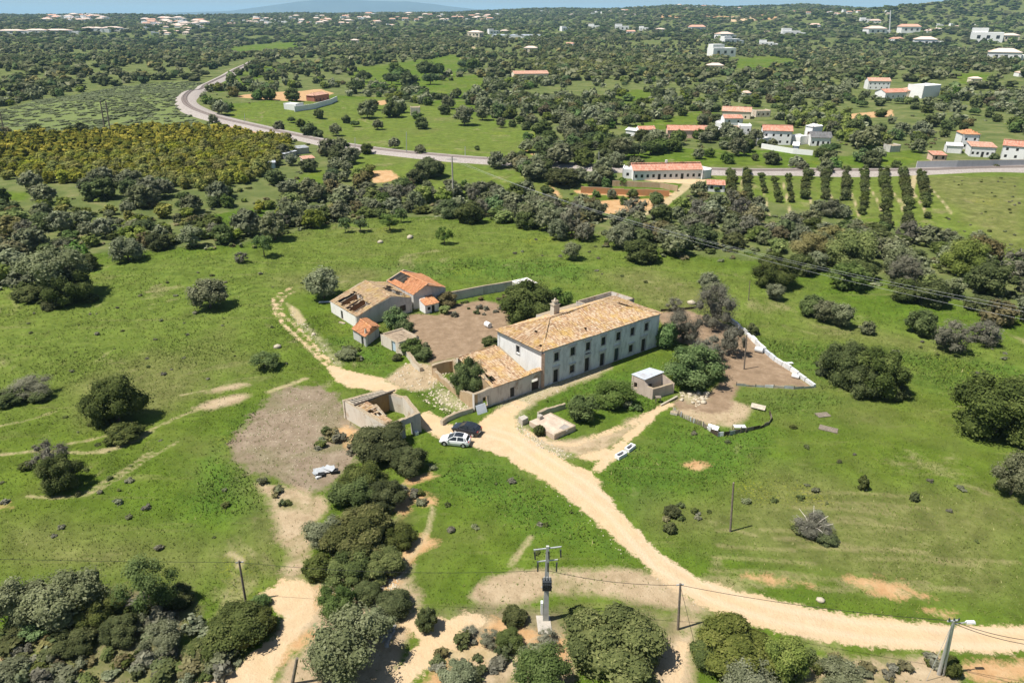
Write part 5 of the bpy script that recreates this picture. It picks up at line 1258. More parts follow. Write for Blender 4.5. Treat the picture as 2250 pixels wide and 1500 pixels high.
MIDF = [(612, 275, 24), (640, 262, 18), (678, 285, 36), (700, 295, 22), (735, 282, 30), (760, 262, 20), (805, 238, 38), (820, 230, 26), (780, 270, 20), (830, 272, 24), (862, 240, 40), (880, 236, 28), (925, 270, 30), (915, 252, 22), (866, 312, 26), (922, 327, 26), (1020, 248, 46), (985, 222, 30), (1004, 205, 24), (1100, 268, 22), (1126, 272, 18), (1145, 340, 22), (1048, 325, 12), (1150, 368, 12), (1160, 395, 14), (1205, 320, 60), (1190, 285, 44), (1230, 335, 56), (1285, 345, 52), (1255, 275, 60), (1300, 250, 46),
        (1095, 240, 40), (1060, 245, 34), (975, 240, 26), (940, 222, 22), (700, 250, 24), (660, 270, 20), (620, 330, 30), (755, 385, 24), (792, 380, 26), (640, 350, 26), (735, 360, 36), (760, 365, 30), (1365, 320, 50), (1395, 325, 46), (1430, 320, 44), (1450, 318, 40), (1480, 318, 34), (1330, 340, 40), (1340, 315, 34), (1355, 350, 40), (1535, 335, 26), (1598, 345, 32), (1560, 335, 24), (1625, 320, 40), (1640, 318, 36), (1660, 345, 18), (1710, 350, 18), (1750, 355, 30), (1765, 365, 26), (1815, 365, 34), (1835, 360, 30), (1895, 340, 36), (1915, 350, 44), (1930, 335, 34), (1970, 362, 22), (1910, 300, 50), (1880, 280, 40),
        (1390, 255, 24), (1425, 250, 22), (1440, 250, 20), (1410, 225, 24), (1375, 265, 20), (1500, 245, 22), (1330, 262, 34), (1300, 300, 40), (1260, 310, 40), (1580, 440, 40), (1575, 412, 20), (1390, 425, 24), (1345, 425, 22), (1310, 425, 18), (1405, 455, 22), (1370, 440, 22), (1330, 400, 26), (1368, 398, 22), (1440, 432, 26), (1300, 402, 18), (2190, 365, 12), (2060, 360, 18), (2185, 345, 20),
        (870, 398, 14), (815, 425, 30), (1065, 410, 26), (1080, 405, 20), (1030, 412, 24), (1020, 400, 14), (985, 400, 14), (548, 178, 22), (510, 180, 26), (470, 225, 26), (485, 235, 34), (500, 232, 24), (450, 160, 20), (560, 210, 20), (590, 205, 30), (640, 205, 34), (840, 190, 26), (885, 205, 26), (900, 175, 40), (800, 165, 34), (780, 185, 40), (815, 130, 24), (830, 128, 24), (868, 150, 32), (935, 145, 50), (960, 150, 40), (1040, 140, 30), (1015, 138, 22), (945, 170, 34), (880, 160, 40), (860, 170, 34)]
def fzone(x, y):
    if y < 195: return 'on the far pine slope' if x < 1000 else 'beyond the middle fields'
    if x < 720: return 'around the walled compound' if y < 300 else 'around the shack yard'
    if y > 370: return 'between tree belt and railway' if x < 1240 else 'in the garden below the long white house'
    if x < 1180: return 'on the open field above the railway'
    return 'above the railway left of the hamlet' if x < 1500 else 'between railway and hamlet' if x < 1850 else 'above the railway right of the hamlet'
for cx, cy, wp in MIDF:
    kd = gb.choices(['carob', 'olive', 'green', 'pine'], [44, 34, 8, 14] if cy < 330 else [30, 50, 20, 0])[0]
    if cy < 215 and cx < 1100: kd = 'pine' if gb.random() < .6 else 'carob'
    tree(kd, cx, cy, wp, ('small ' if wp < 24 else 'large ' if wp > 44 else '') + {'carob': 'dark tree', 'olive': 'grey green olive', 'green': 'light green tree', 'pine': 'flat topped stone pine'}[kd] + ' ' + fzone(cx, cy), group='trees scattered over the middle fields', lod='low', parts=wp > 30)

# --- woods: nearest trees one by one, the rest as masses
NOWOOD = [gp(q) for q in ([(1360, 388), (1570, 395), (1620, 425), (1530, 425), (1380, 410)], [(1365, 280), (1560, 275), (1660, 265), (1830, 300), (1830, 325), (1740, 330), (1650, 305), (1460, 305), (1365, 302)], [(2030, 345), (2110, 285), (2270, 300), (2270, 378), (2030, 378)], [(1895, 172), (2070, 190), (2060, 225), (1940, 222), (1890, 205)],
          [(620, 195), (745, 195), (745, 235), (690, 248), (620, 245)], [(595, 325), (700, 330), (720, 372), (600, 375)], [(395, 215), (450, 255), (640, 305), (770, 330), (1200, 368), (1570, 382), (2400, 382), (2400, 366), (1570, 366), (1200, 352), (800, 318), (660, 290), (480, 250), (430, 225), (470, 190), (570, 130), (545, 128), (430, 180), (395, 205)], [(1575, 236), (1660, 236), (1700, 245), (1700, 262), (1575, 266)])]
RAILC = gp([(2400, 375), (2250, 373), (2030, 379), (1800, 380), (1640, 380), (1560, 378), (1365, 373), (1200, 363), (1000, 350), (880, 338), (770, 326), (700, 312), (640, 299), (560, 281), (500, 268), (455, 255), (425, 244), (408, 232), (404, 219), (415, 206), (450, 190), (500, 166), (530, 149), (556, 136)])
gw_ = np.random.default_rng(77)
def wood_points(r0, r1, spacing):
    n = int(1.62 * (r1 ** 2 - r0 ** 2) / 2 / spacing ** 2)
    rr_ = np.sqrt(gw_.uniform(r0 ** 2, r1 ** 2, n)); aa = gw_.uniform(-.81, .81, n); return np.stack([rr_ * np.sin(aa), rr_ * np.cos(aa)], 1)
def keep_wood(Q, edge, lo=.08):
    k = sd_poly(Q, MEADOW_END) > 2
    for q in FIELDS_W: k &= sd_poly(Q, q) > gw_.uniform(-edge, 2, len(Q))
    for q in SCRUB_W + NOWOOD + [ORCH, BELT_W]: k &= sd_poly(Q, q) > 1.5
    k &= sd_line(Q, RAILC, 12) > 0
    z = hgt(Q[:, 0], Q[:, 1]); px, py = project(Q[:, 0], Q[:, 1], z); k &= (px > -120) & (px < W0 + 120)
    # thinner where the ground opens up
    den = .46 + .54 * np.sin(Q[:, 0] / 47 + 1.3 * np.sin(Q[:, 1] / 61)) * np.sin(Q[:, 1] / 53 + .8 * np.sin(Q[:, 0] / 71)); k &= gw_.random(len(Q)) < lo + .98 * den
    return Q[k]
Q1 = keep_wood(wood_points(215, 640, 6.9), 7); Q1 = Q1[np.argsort(np.hypot(Q1[:, 0], Q1[:, 1]))]
cnt = {}
for o in COL.objects:
    if o.parent is None: b = o.name.split('.')[0]; cnt[b] = cnt.get(b, 0) + 1
WL = {'olive': 'grey green olive in the woodland', 'carob': 'dark carob in the woodland', 'rust': 'russet tree in the woodland', 'lime': 'yellow green tree in the woodland', 'pine': 'dark stone pine in the woodland', 'green': 'mid green tree in the woodland'}
def wzone(x, y):
    px, py = project(x, y, 0.0)
    for lim, z in ((330, ' left of the orchard'), (700, ' left of the walled compound'), (1250, ' around the middle fields'), (1560, ' left of the hamlet'), (1900, ' behind the hamlet')):
        if px < lim: return z
    return ' right of the hamlet'
for x, y in Q1:
    r = math.hypot(x, y); kd = gb.choices(['olive', 'carob', 'rust', 'lime', 'pine', 'green'], [40, 36, 7, 5, 6, 6])[0]; w = gb.uniform(3.9, 7.8); nm = KIND[kd][0]
    if cnt.get(nm, 0) < 292:
        put_tree(kd, x, y, w, ('large ' if w > 7.4 else 'small ' if w < 5.6 else '') + WL[kd] + wzone(x, y), 'woodland beyond the railway', lod='low', parts=False, ratio=KIND[kd][3] * gb.uniform(.75, 1.05)); cnt[nm] = cnt.get(nm, 0) + 1
    else: STUFF.setdefault(kd, []).append((x, y, w, w * KIND[kd][3] * gb.uniform(.7, 1.0)))
def mass(name, items, A_list, mat):
    it = np.array(items); n = len(it); z = hgt(it[:, 0], it[:, 1]); V = []; F = []; Tn = []; nv = 0
    var = gw_.integers(0, len(A_list), n)
    for v, (cv, cf, ct) in enumerate(A_list):
        s = np.where(var == v)[0]
        if len(s) == 0: continue
        a = gw_.uniform(0, 6.283, len(s)); ca, sa = np.cos(a)[:, None], np.sin(a)[:, None]; w, h = it[s, 2][:, None] / 2, it[s, 3][:, None]
        X = (cv[:, 0] * ca - cv[:, 1] * sa) * w + it[s, 0][:, None]; Y = (cv[:, 0] * sa + cv[:, 1] * ca) * w + it[s, 1][:, None]; Z = cv[:, 2] * h + z[s][:, None] - .1
        V.append(np.stack([X, Y, Z], 2).reshape(-1, 3)); F.append((cf[None] + (np.arange(len(s)) * len(cv))[:, None, None] + nv).reshape(-1, 4)); nv += len(s) * len(cv)
        Tn.append(np.clip(ct[None] + gw_.normal(0, .16, len(s))[:, None], 0, 1).ravel())
    tag(link(name, np_mesh_clean(name, np.concatenate(V), np.concatenate(F), mat, np.concatenate(Tn))), kind='stuff')
def far_protos(kind, leaves, leaf, lobes=4, n=4):
    st = dict(KIND[kind][5]); st.update(lobes=lobes, lr=(.42, .6), spread=.5); return [crown_arrays(500 + k * 13 + leaves, leaves=leaves, leaf=leaf, z0=0, z1=1, **st) for k in range(n)]
for kd, items in STUFF.items():
    mass({'citrus': 'orange_orchard'}.get(kd, 'distant_woodland'), items, far_protos(kd, 80, .24, 5), LM[kd])
# two bright orchards far off
for q, kd in (([(1700, 262), (1760, 245), (1830, 250), (1905, 272), (1900, 300), (1860, 315), (1830, 300), (1750, 285)], 'lime'), ([(1120, 138), (1240, 135), (1500, 140), (1510, 160), (1380, 165), (1200, 168)], 'lime')):
    pts = scatter(gp(q), 6.0 if q[0][1] > 200 else 9.0, .25, 31); mass('distant_orchard', [(x, y, 4.6 if q[0][1] > 200 else 8, 4.0) for x, y in pts], far_protos(kd, 50, .28, 3), LM[kd])
Q2 = keep_wood(wood_points(640, 1550, 11.6), 14, .2); MIX = ['olive', 'carob', 'mastic', 'rust', 'pine']
pk = gw_.choice(5, len(Q2), p=[.34, .40, .10, .05, .11])
for i, kd in enumerate(MIX):
    s = Q2[pk == i]
    if len(s): mass('distant_woodland', [(x, y, gb.uniform(6, 11.5), gb.uniform(4.0, 7.0)) for x, y in s], far_protos(kd, 18, .38, 3), LM[kd])
Q3 = keep_wood(wood_points(1550, 4700, 24.5), 20, .45)
pk = gw_.choice(3, len(Q3), p=[.4, .5, .1])
for i, kd in enumerate(['olive', 'carob', 'pine']):
    s = Q3[pk == i]
    mass('distant_woodland', [(x, y, gb.uniform(14, 30), gb.uniform(6, 10)) for x, y in s], far_protos(kd, 7, .6, 2, 3), LM[kd])
# grey green scrub on the slope left of the railway
SCP = np.concatenate([gw_.uniform(q.min(0), q.max(0), (3600, 2)) for q in SCRUB_W]); SCP = SCP[sd_poly(SCP, SCRUB_W[0]) < 0]; M_SCRUB = leaf_mat('scrub_leaves', (.135, .165, .065), (.172, .205, .085), (.210, .240, .108))
mass('hillside_scrub', [(x, y, gb.uniform(2.2, 6.5), gb.uniform(.25, .8)) for x, y in SCP], far_protos('mastic', 16, .36, 3), M_SCRUB)

# knee high undergrowth between the trees of the belt and the near woods
U = scatter(BELT_W, 2.6, .48, 51); U = U[gw_.random(len(U)) < .45]
for q in FIELDS_W: U = U[sd_poly(U, q) > -1]
U2 = keep_wood(wood_points(215, 480, 5.0), 4); U = np.concatenate([U, U2]); px, py = project(U[:, 0], U[:, 1], hgt(U[:, 0], U[:, 1])); U = U[(px > -60) & (px < W0 + 60)]
for i, kd in enumerate(('mastic', 'olive', 'rust', 'lime')):
    s = U[gw_.choice(4, len(U), p=[.4, .3, .2, .1]) == i]; mass('undergrowth', [(x, y, gb.uniform(1.0, 2.8), gb.uniform(.4, 1.3)) for x, y in s], far_protos('mastic', 26, .30, 3), LM[kd])
# ------------------------------------------------------------------ railway
def strip_along(pts, prof, z_off=0.0, step=4.0):
    """sweep a cross profile [(offset, height)] along a plan line; returns V, F"""
    d = np.concatenate([[0], np.cumsum(np.hypot(*np.diff(pts, axis=0).T))]); s = np.arange(0, d[-1], step)
    X, Y = np.interp(s, d, pts[:, 0]), np.interp(s, d, pts[:, 1])
    for _ in range(6): X[1:-1] = (X[:-2] + 2 * X[1:-1] + X[2:]) / 4; Y[1:-1] = (Y[:-2] + 2 * Y[1:-1] + Y[2:]) / 4
    tx, ty = np.gradient(X), np.gradient(Y); l = np.hypot(tx, ty); nx, ny = -ty / l, tx / l
    zb = hgt(X, Y); zb = np.convolve(np.pad(zb, 6, 'edge'), np.ones(13) / 13, 'valid'); V = []
    for o, h in prof:
        z = (zb + h) if h > -1 else np.minimum(hgt(X + nx * o, Y + ny * o) - .4, zb - .2)
        V.append(np.stack([X + nx * o, Y + ny * o, z + z_off], 1))
    n = len(s); k = len(prof); V = np.concatenate(V); F = np.array([(i * n + j, i * n + j + 1, (i + 1) * n + j + 1, (i + 1) * n + j) for i in range(k - 1) for j in range(n - 1)]); return V, F[:, ::-1]
bm_ = NT('ballast', .95, .1); bv = bm_.coord(); bn = bm_.noise(bv, 1.6, 6, .8); bm_.bump(bn, .5, .2); bm_.col(bm_.ramp(bn, [(.3, (.20, .17, .15)), (.5, (.34, .30, .27)), (.7, (.46, .42, .38))]))
V, F = strip_along(RAILC, [(-9, -5), (-6.2, .35), (-3.2, 1.0), (3.0, 1.0), (5.0, .3), (7, -5)][::-1]); tag(link('railway_ballast', np_mesh('railway_ballast', V, F[:, ::-1] if False else F, bm_.mat, smooth=True)), kind='structure')
V, F = strip_along(RAILC, [(-1.6, 1.03), (-1.3, 1.10), (1.3, 1.10), (1.6, 1.03)][::-1]); tag(link('railway_sleeper_bed', np_mesh('railway_sleeper_bed', V, F, simple('sleeper_bed', (.16, .13, .115), .95, .3, 1.2))), kind='structure')
for o in (-.85, .85):
    V, F = strip_along(RAILC, [(o - .08, 1.10), (o - .08, 1.28), (o + .08, 1.28), (o + .08, 1.10)][::-1]); tag(link('railway_rail', np_mesh('railway_rail', V, F, simple('rail_steel_%d' % (o > 0), (.30, .25, .22), .5, .2, 2))), kind='structure')

# ------------------------------------------------------------------ houses along the railway and in the hamlet
M_ROSE = plaster('rose_paint', (.72, .50, .40), (.5, .34, .27), .3); M_CREAM = plaster('cream_paint', (.74, .64, .50), (.5, .42, .33), .3); M_GREYROOF = tile_mat('grey_roof_tile', [(0, (.12, .12, .12)), (1, (.2, .2, .2))])
M_PINKT = tile_mat('faded_clay_tile', [(0, (.50, .27, .19)), (.5, (.58, .34, .24)), (1, (.62, .42, .32))])
def house(name, lab, pl, pr_, depth, eh, roof='gable', rise=1.3, rmat=None, wmat=None, up=0, low=0, door=None, cat='house', root=None, chim=False, base=None, frame=False):
    a = ground(*pl); b = ground(*pr_); z0 = min(a.z, b.z) if base is None else base; a2, b2 = Vector((a.x, a.y)), Vector((b.x, b.y))
    d = (b2 - a2).normalized(); n = Vector((-d.y, d.x)); c, e = b2 + n * depth, a2 + n * depth; L = (b2 - a2).length
    if root is None: root = empty(name, (a.x, a.y, z0), 0, lab, cat)
    ops = []; put = []
    for cnt_, zb, zt_ in ((low, .9, 2.0), (up, 3.6, 4.7)):
        for k in range(cnt_):
            s = L * (k + .5) / cnt_; w = .9
            if door is not None and zb < 1 and k in (door if isinstance(door, (list, tuple)) else [door]): ops.append((s - .5, s + .5, z0 - .3, z0 + 2.1)); put.append(('door', s, 1.0, z0 + .02, z0 + 2.1))
            else: ops.append((s - w / 2, s + w / 2, z0 + zb, z0 + zt_)); put.append(('window', s, w, z0 + zb, z0 + zt_))
    mb = MB(); wm = wmat or M_WHITE; top = z0 + eh; lo = z0 - 1.5
    wall(mb, a2, b2, .3, lo, top, ops); wall(mb, c, e, .3, lo, top)
    apex = (lambda t: top + rise * (1 - abs(2 * t - 1))) if roof == 'gable' else top + (.35 if roof == 'flat' else 0)
    for p, q in ((b2, c), (e, a2)): wall(mb, p, q, .3, lo, apex, (), 0, 0, L if roof != 'gable' else depth / 2 - .01)
    if roof == 'flat': mb.face([V3(p, top - .05) for p in (a2, b2, c, e)])
    part(mb, 'wall', wm, root)
    for kd, s, w, za, zb in put: put_opening(root, kd, a2, b2, s, w, za, zb, frame)
    if roof != 'flat':
        o = .3; A, B_, C_, E_ = a2 - d * o - n * o, b2 + d * o - n * o, c + d * o + n * o, e - d * o + n * o; zt_ = top - .02; mb = MB(); st, rh = .55, 1.1
        if roof == 'gable':
            r0_, r1_ = A.lerp(E_, .5), B_.lerp(C_, .5); tiles(mb, [V3(A, zt_), V3(B_, zt_), V3(r1_, top + rise), V3(r0_, top + rise)], st, rh, jit=.4); tiles(mb, [V3(C_, zt_), V3(E_, zt_), V3(r0_, top + rise), V3(r1_, top + rise)], st, rh, jit=.4)
        elif roof == 'hip':
            k = min(.5, depth / 2 / L); r0_, r1_ = A.lerp(E_, .5).lerp(B_.lerp(C_, .5), k), A.lerp(E_, .5).lerp(B_.lerp(C_, .5), 1 - k); h = V3(r0_, top + rise), V3(r1_, top + rise)
            tiles(mb, [V3(A, zt_), V3(B_, zt_), h[1], h[0]], st, rh, jit=.4); tiles(mb, [V3(C_, zt_), V3(E_, zt_), h[0], h[1]], st, rh, jit=.4); tiles(mb, [V3(E_, zt_), V3(A, zt_), h[0]], st, rh, jit=.4); tiles(mb, [V3(B_, zt_), V3(C_, zt_), h[1]], st, rh, jit=.4)
        else: tiles(mb, [V3(A, zt_), V3(B_, zt_), V3(C_, top + rise), V3(E_, top + rise)], st, rh, jit=.4)
        part(mb, 'roof', [rmat or M_TILE_RED, M_UNDER], root)
    if chim: mb = MB(); q = a2.lerp(c, .5); mb.box(q.x - .35, q.x + .35, q.y - .3, q.y + .3, top + rise * .5, top + rise + 1.1); part(mb, 'chimney', wm, root)
    return root
house('row_house', 'long white single storey house with orange roof beside the railway', (1391, 397), (1542, 393), 6.5, 3.4, 'gable', 1.7, None, None, 0, 12, [4, 8], chim=True)
house('white_annex', 'white garage block at the left end of the long white house', (1367, 392), (1390, 393), 6, 3.2, 'flat', low=1)
house('white_annex', 'white block at the right end of the long white house', (1543, 394), (1562, 391), 5.5, 3.0, 'flat')
house('garden_shed', 'small orange roofed shed with white bins below the long white house', (1553, 421), (1592, 423), 4, 2.4, 'shed', .8, low=2, cat='shed')
house('cottage', 'small white cottage with red roof left of the hamlet', (1404, 301), (1440, 300), 6, 3.2, 'gable', 1.4, low=2)
house('white_annex', 'white gabled store left of the small cottage in the hamlet', (1374, 298), (1402, 301), 5, 2.6, 'gable', .8, M_WHITE)
house('farm_row', 'long rose coloured house with red roof in the hamlet', (1466, 304), (1562, 305), 7, 3.6, 'gable', 1.8, None, M_ROSE, 0, 6, [2])
house('hamlet_house', 'white house cluster with tiled roof step in the middle of the hamlet', (1572, 300), (1606, 303), 7, 3.4, 'flat', low=3)
house('hamlet_house', 'cream terrace house right of the white cluster in the hamlet', (1600, 306), (1622, 307), 7, 4.6, 'shed', .5, M_PINKT, M_CREAM, low=2)
house('hamlet_house', 'white two storey block in the hamlet cluster', (1622, 306), (1648, 307), 7, 6.0, 'flat', up=2, low=2)
house('hamlet_house', 'upper white house with small red roof behind the hamlet cluster', (1590, 286), (1630, 286), 8, 5.6, 'gable', 1.3, None, None, 2, 0)
house('hamlet_house', 'white carport house at the rear left of the hamlet cluster', (1570, 283), (1592, 285), 7, 3.2, 'flat')
house('villa', 'two storey white villa with red roof and balcony in the hamlet', (1673, 318), (1737, 319), 9, 6.0, 'gable', 1.8, None, None, 4, 4, 1)
house('white_annex', 'low white annex right of the two storey villa', (1735, 316), (1757, 319), 6, 3.5, 'flat')
house('white_annex', 'long low white terrace wall below the two storey villa', (1650, 318), (1675, 322), 5, 3.2, 'flat')
house('gatehouse', 'tiny white gable gatehouse at the end of the villa wall', (1740, 336), (1753, 337), 3, 3.0, 'gable', 1.2, M_WHITE)
house('tower_house', 'slim white tower house beside the grey roofed house', (1764, 312), (1781, 314), 6, 7.0, 'hip', 1.0, M_WHITE, None, 1, 1)
house('grey_roofed_house', 'white house with dark grey roof at the right end of the hamlet', (1780, 321), (1824, 321), 7, 3.6, 'gable', 1.9, M_GREYROOF, None, 0, 4, 1)
house('old_barn', 'pale old barn with faded roof above the hamlet', (1585, 262), (1648, 262), 9, 4.2, 'gable', 2.0, M_PINKT, M_CREAM, 0, 3)
house('stone_ruin', 'grey stone ruin right of the pale old barn', (1661, 258), (1692, 257), 6, 3.2, 'flat', wmat=M_RUIN, low=3, cat='ruin')
house('villa', 'tall house with orange roof and dark windows at the right edge', (2108, 328), (2146, 329), 8, 6.2, 'hip', 1.6, M_TILE_NEW, None, 2, 2)
house('terrace_house', 'white terrace house with flat brown roof at the right edge', (2130, 344), (2184, 347), 9, 4.0, 'shed', .6, M_PINKT, None, 0, 5, [2])
house('terrace_house', 'white house with orange roof cut by the right edge', (2196, 350), (2262, 356), 9, 5.4, 'gable', 1.6, None, None, 3, 3)
house('white_annex', 'low white outbuilding left of the tall orange roofed house', (2078, 336), (2112, 338), 6, 3.0, 'gable', .9, M_WHITE)
house('brick_shed', 'small reddish shed by the railway at the right edge', (2048, 354), (2078, 355), 5, 2.4, 'shed', .7, None, M_ROSE, 0, 2, cat='shed')
house('grey_hut', 'small grey hut on the grass between hamlet and right edge', (1955, 335), (1977, 334), 4, 2.6, 'flat', wmat=M_BARN if False else M_PL_BARN, cat='hut')
house('hill_house', 'two storey white house with pink roof on the hillside at the right', (1906, 197), (1954, 198), 10, 6.0, 'gable', 2.2, M_PINKT, None, 5, 4)
house('hill_house', 'long white house with orange roof below the pink roofed hillside house', (1944, 218), (1990, 216), 10, 4.0, 'gable', 2.0, None, None, 0, 4)
house('white_block', 'plain white cube shaped building on the hillside at the right', (2025, 217), (2062, 214), 12, 8.0, 'flat')
house('hill_house', 'cream house with faded roof beside the white cube', (1985, 214), (2022, 214), 10, 4.2, 'hip', 2.0, M_PINKT, M_CREAM)
house('compound_house', 'reddish house with veranda inside the white walled compound left of centre', (692, 224), (724, 221), 6, 4.0, 'hip', 1.5, M_PINKT, plaster('terracotta_paint', (.42, .17, .12), (.3, .12, .09), .3), 0, 4, [1])
house('white_block', 'low white block in the walled compound left of centre', (624, 240), (652, 244), 7, 3.4, 'flat')
def free_wall(name, lab, pts, h, th=.3, mat=None, rag=0, cat='wall'):
    g = [ground(*p) for p in pts]; root = empty(name, g[0], 0, lab, cat); root['kind'] = 'thing'; mb = MB()
    for i in range(len(g) - 1): wall(mb, g[i], g[i + 1], th, min(g[i].z, g[i + 1].z) - 1.0, (g[i].z + h, g[i + 1].z + h), (), 0, rag, 3.0 if rag else None)
    part(mb, 'masonry', mat or M_WHITE, root); return root
free_wall('compound_wall', 'bright white boundary wall of the compound left of centre', [(648, 246), (690, 240), (728, 229), (742, 222)], 2.8)
free_wall('villa_wall', 'white sloping garden wall below the two storey villa', [(1672, 326), (1700, 331), (1742, 338), (1785, 342)], 2.0)
free_wall('railway_barrier', 'long grey concrete wall along the railway at the right', [(2012, 374), (2100, 372), (2250, 370), (2420, 369)], 3.2, .4, plaster('grey_wall_concrete', (.46, .46, .47), (.3, .3, .3), .4))
free_wall('retaining_wall', 'upper terrace retaining wall with vines below the long white house', [(1345, 409), (1450, 413), (1488, 421)], 1.8, .4, M_MUD, .2)
free_wall('retaining_wall', 'lower reddish terrace retaining wall in the garden of the long white house', [(1276, 424), (1370, 428), (1470, 432)], 2.0, .4, plaster('red_earth_wall', (.50, .24, .11), (.3, .2, .1), .5), .3)
house('field_ruin', 'tiny roofless stone hut among the trees of the middle fields', (903, 255), (924, 254), 5, 4.4, 'flat', wmat=M_RUIN, low=1, cat='ruin')
house('shack', 'white sheet roofed shack among trees left of centre', (626, 350), (652, 344), 4, 2.2, 'shed', .4, M_ZINC, M_PL_BARN, cat='shack')
house('shack', 'long grey roofed shack behind the white sheet roofed one', (642, 340), (680, 337), 4, 2.4, 'shed', .4, M_ZINCD, M_PL_BARN, cat='shack')
house('shack', 'small blue shack at the left of the shack yard', (592, 371), (606, 370), 3, 2.2, 'shed', .3, M_ZINC, M_BLUE, cat='shack')
house('shack', 'brownish shack in the rubble yard right of the white roofed one', (668, 362), (692, 360), 4, 2.2, 'shed', .4, M_PINKT, M_RUIN, cat='shack')
house('greenhouse', 'long pale greenhouse roof far off in the centre', (1080, 84), (1195, 84), 30, 5, 'shed', 2.0, M_ZINC, M_WHITE)
house('far_ruin', 'low brownish ruin beside the far bright orchard', (1130, 175), (1205, 174), 16, 4.5, 'gable', 2.0, M_PINKT, M_CREAM, cat='ruin')
# far houses, a few pixels each
M_FARR = tile_mat('pale_far_tile', [(0, (.60, .42, .33)), (.5, (.66, .50, .40)), (1, (.70, .57, .48))])  # paler clay tones for the far roofs
def far_house(var):
    g = random.Random(var); mb = MB(); w, dp, h = 1.0, g.uniform(.55, .8), g.uniform(.30, .48)
    mb.box(-.5, .5, -dp / 2, dp / 2, -.25, h, 0)
    for k in range(3): x = -.32 + k * .3; mb.face([(x, -dp / 2 - .004, h * .35), (x + .11, -dp / 2 - .004, h * .35), (x + .11, -dp / 2 - .004, h * .7), (x, -dp / 2 - .004, h * .7)], 2)
    if var in (1, 3): mb.box(-.5, .0, -dp / 2 + .06, dp / 2 - .06, h + .001, h + .2, 0)
    else:
        r = .18; o = .03; A = [(-.5 - o, -dp / 2 - o, h), (.5 + o, -dp / 2 - o, h), (.5 + o, dp / 2 + o, h), (-.5 - o, dp / 2 + o, h)]; k = .18 if var % 2 else .5 * dp; R0, R1 = (-.5 + k - .1, 0, h + r), (.5 - k + .1, 0, h + r)
        mb.face([A[0], A[1], R1, R0], 1); mb.face([A[2], A[3], R0, R1], 1); mb.face([A[3], A[0], R0], 1); mb.face([A[1], A[2], R1], 1)
    if var % 3 == 0: mb.box(.5, .8, -dp / 2 + .1, dp / 2 - .1, -.25, h * .7, 0)
    return mb.mesh('far_house', [M_WHITE if var != 2 else M_CREAM, M_FARR if var != 5 else M_PINKT, M_DARK])
FH = [far_house(k) for k in range(6)]
fg = random.Random(12)
def farh(cx, cy, wp, lab, group):
    p = ground(cx, cy); w = wp * depth_at(p) / FPX; o = link('far_house', FH[fg.randrange(6)], None, p, (0, 0, fg.uniform(-.5, .5)), (w, max(w * .9, 9), max(w * .7, 7))); tag(o, lab, 'house', group); return o
FCL = [((92, 36), (230, 48), 34, 12, 'pale houses of the town on the left skyline'), ((318, 46), (455, 62), 40, 14, 'pale houses of the second cluster on the left skyline'), ((320, 62), (440, 80), 8, 11, 'pale houses scattered below the second skyline cluster'), ((500, 44), (560, 56), 9, 9, 'pale houses left of the far mountain foot'),
       ((560, 38), (770, 56), 44, 11, 'tiny pale houses on the plain below the mountain'), ((760, 34), (1100, 48), 34, 10, 'tiny pale houses on the centre skyline'), ((770, 50), (940, 70), 10, 10, 'pale houses on the far slope left of centre'), ((1180, 24), (1420, 38), 12, 8, 'tiny pale houses on the skyline right of centre'), ((1490, 14), (1640, 22), 10, 7, 'tiny pale houses on the hill above the quarry'), ((1700, 26), (1960, 34), 14, 8, 'tiny pale houses on the right skyline'), ((2040, 55), (2170, 68), 10, 9, 'tiny pale houses on the right hillside')]
for (x0, y0), (x1, y1), n, wp, ph in FCL:
    for k in range(round(n * 1.4)): farh(fg.uniform(x0, x1), fg.uniform(y0, y1), wp * fg.uniform(.7, 1.5), ph.replace('houses', 'house among the trees, one') if False else 'one of the ' + ph, ph)
for cx, cy, wp in ((28, 75, 62), (82, 74, 48), (128, 74, 60), (205, 69, 46), (248, 68, 44), (395, 60, 56)): 
    p = ground(cx, cy); w = wp * depth_at(p) / FPX; tag(link('warehouse', FH[0], None, p, (0, 0, 0), (w, w * .3, 16)), 'one of the long pale warehouses below the left town', 'warehouse', 'long pale warehouses below the left town')
